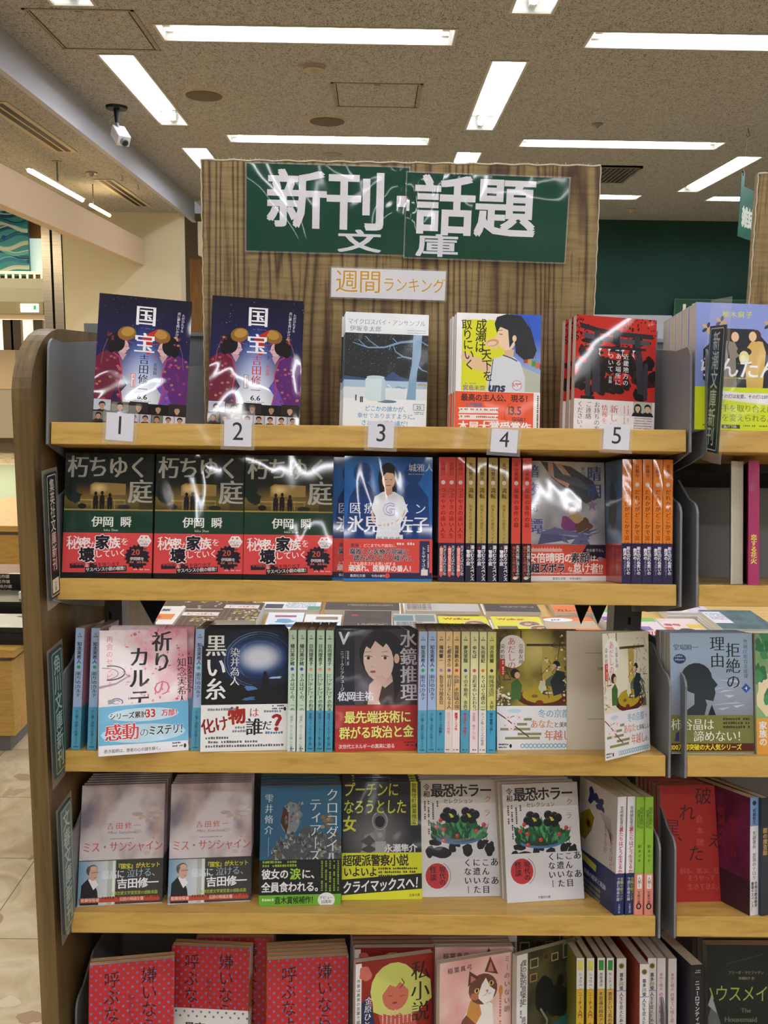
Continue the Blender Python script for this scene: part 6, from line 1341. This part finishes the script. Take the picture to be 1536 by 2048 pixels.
# the opened copy: page block showing its title page, cover swung out
xb = 297
Mb = shelfM(2) @ Matrix.Translation((xb * mm, .027, .0003)) @ Matrix.Rotation(R(3), 4, 'Z') @ Matrix.Rotation(-R(3), 4, 'X')
e = empty('paperback_book', M=Mb, label='opened garden-supper paperback with its cover swung out from a blank title page', category='book')
tp_ = Art(104, 147, 'd0c6b4'); tp_.line([(24, 120), (92, 120)], .5, '4a4440'); tp_.line([(26, 38), (92, 38)], .5, '4a4440'); tp_.t('京都友禅あだしの染め処', 38, 98, 4.6, '5a524a', 'm'); tp_.tiny(54, 84, 20, 1, '5a524a', 3)
q = MB().box((-.0522, .0004, .0003), (.0522, .011, .1474), PAGES); tp_.to(q, lambda x, y, z: Vector((x * mm - .052, .0003 - z, y * mm)), PP); q.build('page_block', e)
q = MB().box((-.0525, .011, 0), (.0525, .0114, .148), PS, col=hx('8a7a3a')).box((.0523, 0, 0), (.0526, .0114, .148), PS, col=hx('dcd48a')); q.build('cover', e)
hg = Matrix.Translation((.0525, -.0004, 0)) @ Matrix.Rotation(R(42), 4, 'Z') @ Matrix.Rotation(R(-1), 4, 'X')


def leaf(x, y, z):
    u = (105 - x) / 105.; return hg @ Vector((-(105 - x) * mm, -z + .006 * math.sin(u * 3.1) * -1, y * mm))


q = MB(); fa = Art(105, 148, '8a7a3a'); fa.V = list(ka.V); fa.F = list(ka.F); fa.C = list(ka.C)


def subdiv_sheet(q, m, col):
    n = 14; vs = []; fs = []
    for i in range(n + 1):
        x = 105 * i / n
        for y in (0, 148): vs.append(leaf(x, y, -.0003))
        for y in (0, 148): vs.append(leaf(x, y, -.00006))
    for i in range(n):
        o = i * 4; fs += [(o, o + 4, o + 5, o + 1), (o + 2, o + 3, o + 7, o + 6)]
    q.add(vs, fs, m, col)


# keep the sheet nearly flat so the artwork lies on it
def leaf(x, y, z): return hg @ Vector((-(105 - x) * mm, -z, y * mm))


q.box((-.105, -.00002, 0), (0, .0003, .148), PS, hg, col=hx('e4dcc8')); fa.to(q, leaf, PS); q.build('front_cover', e)
q = MB(); q.box((-.1052, -.0004 - ka.n * EPS, 0), (0, -.0003 - ka.n * EPS, .054), PS, hg, col=hx('ebeaee')); kb.to(q, lambda x, y, z: hg @ Vector((-(105 - x) * mm, -.00041 - ka.n * EPS - z, y * mm)), PS); q.build('belly_band', e)
# neighbour shelf 3
face_out(D_KYZ, 2, xat(1435, 2, 12), 12, 3, 3, 0, 'blue paperback with a silhouetted profile and olive band', 3, 'silhouette paperback', 'copies of the silhouette paperback', .5, dx=-1)
ga = A('8cb07c'); ga.blob(70, 90, 40, 50, 'd89a5c', .3, sd=1); ga.blob(20, 80, 20, 30, 'e8d8b0', .4, sd=3); ga.blob(30, 104, 6, 6, 'b03428', .2, sd=3)
for i in range(20): ga.blob(rr.uniform(0, 40), rr.uniform(60, 148), 5, 8, rr.choice(['4c9464', '3c7c54', '7cb07c']), .4, 10, i)
gb = Art(105, 44, 'e0a03c'); gb.t('家族の', 8, 40, 10, 'f4ecec', 'G', v=True); D_GN = Design('gn', ga, Art(12, 148, '8cb07c'), 12, band=(0, 44, gb, None, 'e0a03c'), fin=PG)
face_out(D_GN, 2, xat(1524, 2, 10) + 52.5, 10, 0, 3, 0, 'green floral paperback with a yellow-orange band at the right frame', 1)

# --- shelf 4
face_out(D_MIS, 3, -318, 24, 7.8, 9.6, 0, 'pale veil paperback with a suited man on its band, by the grey-green name plate', 6, 'pale veil paperback by the name plate', 'copies of the pale veil paperback', .6, dx=.8)
face_out(D_MIS, 3, -205.5, 32, 7.2, 13, 0, 'pale veil paperback with a suited man on its band, next to the blue rock cover', 5, 'pale veil paperback next to the rock cover', 'copies of the pale veil paperback', .6, dx=.8)
face_out(D_CRO, 3, -88.5, 26, 4.4, 8.6, 0, 'blue paperback with a jagged rock and black and green band', 5, 'blue rock paperback', 'copies of the blue rock paperback', .6, dx=-.3)
face_out(D_GUN, 3, 16.5, 46, 2.8, 12.5, 0, 'black and yellow paperback with a gun muzzle', 4, 'gun-muzzle paperback', 'copies of the gun-muzzle paperback', .6)
face_out(D_HOR, 3, 120, 58, 3.3, 12.5, 0, 'white paperback with a bowl of leaves, red disc low down, beside the gun cover', 4, 'bowl-of-leaves paperback by the gun cover', 'copies of the bowl-of-leaves paperback', .5)
face_out(D_HO2, 3, 230.5, 46, 9.5, 10.7, 0, 'white paperback with a bowl of leaves standing forward beside the navy-banded spines', 5, 'forward bowl-of-leaves paperback', 'copies of the bowl-of-leaves paperback', .5, dx=-1.2)
spine_out(D_NAV, 3, xat(1236, 3) - .5, 1, 14, 'white spine with red title whose navy-banded scribble cover faces the aisle', 'white spines with navy bands', 1.5)
spine_out(D_NAV, 3, xat(1256, 3) + 1., 3, 12, 'white spine with navy band beside the green spines', 'white spines with navy bands', 1)
spine_out(D_GRN, 3, xat(1275, 3) + .5, 2, 10, 'green spine with salmon band next to the white spines', 'green spines with salmon bands', .8)
spine_out(D_GRN, 3, xat(1296, 3) + .2, 2, 8, 'green spine with salmon band against the steel bracket', 'green spines with salmon bands')
face_out(D_RED, 3, 435, 47, 4, 5, 0, 'deep red paperback with scattered black brush characters', 6, 'deep red brush-character paperback', 'copies of the red brush-character paperback', .5, dx=-1.6)
spine_out(pb_, 3, xat(1511, 3) - 1, 2, 22, 'white spine with light blue head and dark plum cover at the right frame')
spine_out(spn('dk4', 12, '2c3440', [V('闇の捜査線', 6, 110, 7, 'c8a05c', 'M')], fr='2c3440'), 3, xat(1530, 3) + 1.4, 2, 20, 'dark slate spine just inside the right frame on the fourth shelf')

# --- shelf 5 (upper parts only are in the photograph)
face_out(D_DOT, 4, -300, -16, 11, 2, -.5, 'red paperback with blue dots standing forward by the panel, cover slightly open', 2, 'forward dotted paperback', 'copies of the dotted red paperback', .5, dx=.5)
face_out(D_DO2, 4, -211, 28, -4, 2, .5, 'red dotted paperback with a white dotted band', 2, 'banded dotted paperback', 'copies of the dotted red paperback', .4)
face_out(D_DOT, 4, -182, 56, 0, 2, 0, 'red dotted paperback peeping out beside the banded one', 3, 'peeping dotted paperback', 'copies of the dotted red paperback', .5)
face_out(D_DOT, 4, -77, 1, 7, 1, -.3, 'red dotted paperback standing alone before the pale-haired portrait', 5, 'lone dotted paperback', 'copies of the dotted red paperback', .6)
face_out(D_SHI, 4, 34, 1, 17, 0, 0, 'red paperback with a pale yellow-haired figure and a white strip', 1)
face_out(D_SHI, 4, 34, 30, 2, 0, 0, 'copy straight behind the turned yellow-haired figure paperback', 6, 'yellow-haired figure paperback', 'copies of the yellow-haired figure paperback', .6, dx=-1)
face_out(D_CAT, 4, 141, 7, 20, 0, 0, 'pink paperback with a calico cat', 1)
face_out(D_CAT, 4, 141, 38, 2, 0, 0, 'copy straight behind the turned calico cat paperback', 6, 'calico cat paperback', 'copies of the calico cat paperback', .6, dx=-1)
face_out(D_MUS, 4, 240, 38, 29, 0, 0, 'dark paperback with a white title strip, turned outward', 1)
face_out(D_MUS, 4, 238, 78, 6, 0, 0, 'copy straight behind the turned dark paperback', 4, 'white-strip music paperback', 'copies of the white-strip music paperback', .6, dx=-2)
gl = ['white and yellow spine with yellow head, first of the pair', 'white and yellow spine with yellow head, second of the pair', 'white and yellow spine with green head, first of the pair', 'white and yellow spine with green head, second of the pair', 'white spine with a gold emblem beside the green-headed spines', 'white spine with a gold emblem pulled forward', 'white spine with a gold emblem behind the pulled-forward one', 'pale spine with pink title, first of the pair', 'pale spine with pink title, second of the pair']
for n_, (px, v_) in enumerate(((1161, 7), (1182, 7), (1204, 8), (1223, 8), (1243, 7), (1283, -9), (1307, 8), (1326, 8), (1348.5, 7))):
    spine_out(G5[n_], 4, xat(px, 4) + .3, v_, 3 if n_ < 4 else 4, gl[n_])
spine_out(neu, 4, xat(1386, 4), -11, 9, 'thick black spine speckled white under the gap between the bookcases')
face_out(D_HSM, 4, xat(1500, 4, 28) + 6, 30, 0, 4, 0, 'black paperback with a green title at the bottom right corner', 3, 'black green-title paperback', 'copies of the black green-title paperback', .5)

# --- blue books on the far side of the island
BB = spn('bb', 10, '28489c', [], fr='28489c')
for n_ in range(4):
    M_ = Matrix.Translation((-.252 + n_ * .0135, 1.455, EYE - .05)) @ Matrix.Rotation(R(-90), 4, 'Z')
    BB.place(M_, 'blue spine on the far side of the island, ' + ['next to the starry paperback', 'second from the starry paperback', 'second from the sign board', 'right by the sign board'][n_], 'blue books on the far side of the island')

# ================================================================== flat piles on the low table behind
TZ = EYE - .735; TY = 2.42
e = empty('display_table', (.4, TY, 0), label='low display table behind the bookcase covered with magazines', category='table')
T_ = Matrix.Translation(-Vector(e.location))
MB().box((-.9, TY - .02, TZ - .06), (1.7, TY + .75, TZ), SHELF, T_, bev=.002).build('table_top', e)
MB().box((-.85, TY + .03, 0), (1.65, TY + .7, TZ - .06), mat('table_body', '8a6a3c', .5), T_).build('table_body', e)
pq = at(246, 1230, Y=1.56); pr_ = at(263, 1230, Y=1.56); MB().box((pq.x, 1.56, 0), (pr_.x, 1.60, EYE - .1), mat('orange_wood', 'a86c28', .5), Matrix.Translation(-Vector(bc1.location))).build('rear_post', bc1)


def flatmag(name, px0, px1, y, n, t, cfn, label, group, w=None, d=.21, pages='d8d4cc', yaw=0, zo=0, grow=True):
    """pile of n booklets lying on the table with the front edge at depth y"""
    top = TZ + zo; x0 = at(px0, 1240, Y=y).x; x1 = at(px1, 1240, Y=y).x; W_ = (x1 - x0) * 1000; D_ = d * 1000
    a = Art(W_, D_, 'ffffff'); cfn(a, W_, D_)
    PMt = mat('mag_pages_' + pages, pages, .7)
    for i in range(n):
        q = MB(); tt = t * mm
        q.box((0, 0, 0), (x1 - x0, d, tt - .0004), PMt); q.box((0, 0, tt - .0004), (x1 - x0, d, tt), PS, col=a.bgc)
        if i == n - 1: a.to(q, lambda x, yy, z: Vector((x * mm, yy * mm, tt + .00002 + z * 4)), PS)
        jx = random.uniform(-.003, .003); q.build(name, M=Matrix.Translation((x0 + jx, y + random.uniform(-.003, .002), top + i * tt)) @ Matrix.Rotation(R(yaw + random.uniform(-1, 1)), 4, 'Z'),
                label=label if i == n - 1 else f'copy {["right under", "two below", "three below", "four below", "five below"][min(n - 2 - i, 4)]} the {label}', category='magazine' if name == 'magazine' else 'book', group=group)
    return top + n * t * mm


def c_orange(a, w, d): a.rect(0, 0, w, d, 'e4e0dc'); a.rect(0, d * .1, w * .6, d * .14, '3c8c4c'); a.rect(w * .1, d * .25, w * .8, d * .3, 'd87c34'); a.blob(w * .4, d * .4, w * .2, d * .1, 'c83c2c', .3); a.t('旅', w * .5, d * .7, 26, '20242c', 'H')
def c_brown(a, w, d):
    a.rect(0, 0, w, d, '4c3424'); r_ = random.Random(3); a.rect(0, d * .66, w * .9, d * .2, 'e4dcd8'); a.t('にっぽん', 12, d * .7, 22, 'b83c3c', 'G', sx=.9)
    for i in range(60): a.blob(r_.uniform(w * .3, w), r_.uniform(0, d * .6), 5, 6, r_.choice(['8a6a2c', 'a8b04c', '6c4c2c', 'd8d0c0', '9c7c3c']), .4, 8, i)
    for i in range(3): a.line([(6 + i * 14, d * .05), (6 + i * 14, d * .6)], 3, '7c5434')
def c_map(a, w, d):
    a.rect(0, 0, w, d, 'dce2e8'); a.rect(0, 0, w, d * .16, 'dcd83c'); a.rect(w * .1, d * .24, w * .85, d * .14, '3c5c9c'); a.t('地図', 20, d * .18, 20, '2c3c5c', 'G'); a.blob(w * .5, d * .55, w * .3, d * .1, '6c9cc0', .4); a.rect(w * .2, d * .75, w * .6, d * .1, '9c4c7c')
def c_news(a, w, d):
    a.rect(0, 0, w, d, 'e0e2e8'); a.rect(w * .08, d * .05, w * .3, d * .25, '34343c'); a.t('2 SHOT', w * .2, d * .5, 22, '34307c', 'H'); a.rect(w * .3, d * .72, w * .6, d * .16, '8c7464')
    for i in range(8): a.tiny(w * .42, d * (.1 + i * .045), w * .5, 1, '5c6c8c', 5)
    a.rect(w * .8, 0, w * .2, d * .2, '4c8c6c')
def c_dark(a, w, d): a.rect(0, 0, w, d, '3c2a20'); a.field(0, d * .2, w, d * .8, lambda u, v: mix(hx('4c2c20'), hx('241c18'), .5 + fbm(u, v, 4, 2)), 10, 10); a.tiny(w * .3, d * .3, w * .6, 2, 'b8a898', 5, 9); a.t('器', w * .15, d * .7, 20, 'b8382c', 'G')
def c_grey(a, w, d):
    a.rect(0, 0, w, d, 'b8b4ae'); a.rect(w * .5, d * .6, w * .45, d * .35, '7c8484'); a.rect(0, d * .62, w * .45, d * .3, '5c7c84')
    for i in range(6): a.t('新聞特集号', 6, d * (.05 + i * .09), 15, ['8c3434', '34343c', '4c4c54'][i % 3], 'G', sx=1.)
def c_ramen(a, w, d):
    a.rect(0, 0, w, d, 'd8d01c'); a.rect(0, 0, w, d * .22, '8c8474'); a.t('ラーメン', 6, 4, 26, 'e8e4dc', 'H', sx=1.1); a.t('Walker', w * .1, d * .8, 24, 'b42c24', 'H'); a.rect(w * .05, d * .3, w * .4, d * .2, '5c4c3c')
    for cx, cy in ((w * .72, d * .62), (w * .9, d * .4)): a.ell(cx, cy, w * .24, d * .17, 'c8c4b8'); a.ell(cx, cy, w * .2, d * .13, '8c5c34'); a.blob(cx, cy, w * .1, d * .06, 'c8a07c', .4, sd=2); a.blob(cx + 8, cy - 5, 8, 5, '3c5c2c', .4, sd=3)
def c_or2(a, w, d): a.rect(0, 0, w, d, 'dc6c1c'); a.rect(0, d * .4, w, d * .4, 'b8a488'); a.t('カレー横丁', 5, 6, 30, '34201c', 'H', sx=.8); a.ell(w * .3, d * .85, w * .3, d * .1, 'e4e4ec'); a.t('JAF', w * .15, d * .8, 18, '2c4c9c', 'H')
def c_red(a, w, d):
    a.rect(0, 0, w, d, 'd8c8cc'); a.rect(0, 0, w, d * .3, 'c83440'); a.rect(0, d * .35, w * .5, d * .2, '7c5ca0')
    for i in range(10): a.line([(i * w / 9, 0), (i * w / 9 + 14, d * .28)], 3, 'f0e4e4')
    a.rect(0, d * .8, w, d * .2, '6cb04c')
def c_lil(a, w, d): a.rect(0, 0, w, d, 'c8bcd0'); a.rect(w * .5, d * .3, w * .4, d * .25, '8c5434'); a.rect(w * .05, d * .6, w * .4, d * .2, '9c7c94'); a.rect(w * .3, d * .05, w * .2, d * .9, 'dcd4a8'); a.tiny(w * .1, d * .3, w * .3, 3, '7c6c98', 5, 9)
def c_pop(a, w, d): a.rect(0, 0, w, d, 'd8c4c0'); a.ell(w * .5, d * .3, w * .25, d * .2, '2c1c1c'); a.ell(w * .5, d * .26, w * .2, d * .16, 'e0bca8'); a.rect(w * .6, d * .5, w * .4, d * .2, 'd8b83c'); a.rect(0, d * .05, w * .2, d * .5, 'b85c34'); a.t('春号', w * .05, d * .6, 24, 'b83c5c', 'H')
def c_teal(a, w, d): a.rect(0, 0, w, d, '24484c'); a.field(0, 0, w, d, lambda u, v: mix(hx('183438'), hx('3c6468'), .5 + fbm(u, v, 5, 2)), 10, 10); a.rect(0, d * .3, w * .35, d * .6, 'dcd8e0'); a.tiny(w * .04, d * .8, w * .3, 8, '4c4c6c', 5, 9)


G_ = 'magazine and guide piles on the table behind'
flatmag('guide_book', 256, 345, 2.46, 1, 34, c_orange, 'thick guide with orange and green cover at the end of the row', G_, d=.19, pages='cfcbc2')
flatmag('guide_book', 345, 430, 2.46, 1, 24, c_brown, 'brown autumn-leaf guide lying beside the orange one', G_, d=.19, pages='cfcbc2')
flatmag('guide_book', 432, 512, 2.465, 3, 15, c_brown, 'brown autumn-leaf guide on the taller pile', G_, d=.19, pages='cfcbc2')
flatmag('magazine', 524, 600, 2.45, 2, 9, c_map, 'white and blue map booklet over a yellow one', G_, d=.2)
flatmag('magazine', 602, 680, 2.45, 2, 7, c_news, 'white and navy bulletin magazine', G_, d=.2)
flatmag('magazine', 686, 786, 2.46, 3, 8, c_dark, 'dark brown tableware magazine', G_, d=.2)
flatmag('magazine', 789, 880, 2.45, 2, 9, c_grey, 'grey magazine with dense rows of headline print', G_, d=.2)
flatmag('magazine', 886, 990, 2.44, 3, 5, c_ramen, 'yellow noodle magazine beside the grey one', G_, d=.2)
flatmag('magazine', 999, 1104, 2.44, 3, 5, c_ramen, 'yellow noodle magazine beside the orange one', G_, d=.2)
flatmag('magazine', 1108, 1215, 2.44, 3, 5, c_or2, 'orange food magazine behind the dark gussets', G_, d=.2)
flatmag('magazine', 1222, 1262, 2.47, 5, 7, c_red, 'pile of red and white magazines by the steel upright', G_, d=.2)
flatmag('magazine', 1300, 1352, 2.44, 3, 5, c_red, 'red striped magazine right of the steel upright', G_, d=.2)
flatmag('magazine', 1356, 1440, 2.44, 3, 5, c_pop, 'magazine with a dark-haired portrait cover', G_, d=.2)
flatmag('magazine', 1335, 1425, 2.66, 3, 9, c_lil, 'lilac magazine farther back on the table', G_, d=.2)
flatmag('magazine', 1448, 1560, 2.44, 6, 7, c_teal, 'dark teal magazine on the tall pile at the right frame', G_, d=.2)
for px0, px1, fn, lb in ((520, 640, c_news, 'white bulletin magazine in the back row'), (650, 800, c_dark, 'brown photo magazine in the back row'), (810, 960, c_grey, 'grey headline magazine in the back row'), (970, 1080, c_dark, 'dark magazine in the back row behind the noodle ones'), (1110, 1210, c_or2, 'orange and white magazine in the back row'), (300, 500, c_brown, 'brown guide in the back row')):
    flatmag('magazine', px0, px1, 2.68, 2, 10, fn, lb, G_, d=.2)

# ================================================================== display tables at the left, beyond the end panel
X1 = -1.30


def ltab(y0, y1, ztop, name, label, drawer=False):
    e = empty('display_counter', (X1 - .4, y0, 0), label=label, category='display counter'); T_ = Matrix.Translation(-Vector(e.location))
    MB().box((X1 - .9, y0, ztop - .03), (X1, y1, ztop), SHELF, T_, bev=.002).build('counter_top', e)
    MB().box((X1 - .88, y0 + .02, .07), (X1 - .02, y1 - .02, ztop - .05), SHELF, T_).box((X1 - .88, y0 + .03, ztop - .05), (X1 - .03, y1 - .03, ztop - .03), STEEL, T_).build('counter_body', e)
    MB().box((X1 - .86, y0 + .05, 0), (X1 - .05, y1 - .05, .07), STEEL, T_).build('plinth', e)
    return e


pf = at(50, 1500, Y=3.3); zt = at(30, 1300, Y=3.3).z
ltab(3.3, 4.3, zt, 'x', 'low wooden display counter with stacked dark books, beyond the end panel')
zt2 = at(30, 1052, Y=4.6).z
ltab(4.6, 5.6, zt2, 'x', 'taller wooden display counter with a white paper on top, further back')
# stacks on the low counter
def lst(name, x0, x1, y, z, n, t, col, ec, label, d=.19, txt=None, group=None):
    for i in range(n):
        a = Art((x1 - x0) * 1000, t, ec)
        if txt: a.t(txt, 10, t * .14, t * .7, 'c8c4b0', 'G', sx=1.1)
        b_ = Art((x1 - x0) * 1000, d * 1000, col); r_ = random.Random(i)
        for k in range(9): b_.blob(r_.uniform(0, b_.w), r_.uniform(0, b_.h), 24, 16, r_.choice([col, '8c8a3c', '6c2c24', 'c8c0b0', '34343c']), .4, 8, k)
        q = MB(); q.box((0, 0, 0), (x1 - x0, d, t * mm), PS, col=hx(ec))
        a.to(q, lambda x, yy, zz: Vector((x * mm, -zz - .00003, yy * mm)), PS)
        if i == n - 1: b_.to(q, lambda x, yy, zz: Vector((x * mm, yy * mm, t * mm + zz + .00003)), PS)
        q.build(name, M=Matrix.Translation((x0 + random.uniform(-.004, .004), y + random.uniform(-.004, .004), z + i * t * mm)), label=(label + ', topmost') if i == n - 1 else f'{label}, {["bottom", "second", "third", "fourth", "fifth", "sixth"][min(i, 5)]} up', category='book', group=group)
    return z + n * t * mm


xr = at(55, 1290, Y=3.36).x - .0
lst('paperback_book', xr - .30, xr + .06, 3.36, zt, 3, 22, 'b8b4a8', '1c1c1c', 'black-edged book with pale lettering at the front of the low counter', txt='へこの世界の片隅', group='front pile on the low counter')
lst('paperback_book', xr - .34, xr + .05, 3.62, zt, 4, 24, '4c4c3c', '201c18', 'dark book in the middle pile of the low counter', txt='日本の歴史', group='middle pile on the low counter')
zz = lst('paperback_book', xr - .36, xr + .05, 3.86, zt, 7, 22, '6c3424', '241c1c', 'dark red-brown book in the tall rear pile of the low counter', txt='世界の名作選', group='rear pile on the low counter')
tag(MB().box((xr - .1, 3.9, zz), (xr + .06, 4.05, zz + .03), WHITE, bev=.002).build('white_booklet'), 'white booklet lying on the tall rear pile', 'booklet')
tag(MB().box((xr - .14, 3.66, zt + .096), (xr + .05, 3.8, zt + .126), WHITE, bev=.002).build('white_booklet'), 'white booklet lying on the middle pile', 'booklet')
tag(MB().box((X1 - .5, 4.7, zt2), (X1 - .02, 5.1, zt2 + .04), PAPER, bev=.002).build('paper_stack'), 'stack of white paper on the taller counter', 'paper stack')

bpy.data.objects.remove(_to); bpy.data.curves.remove(_td)
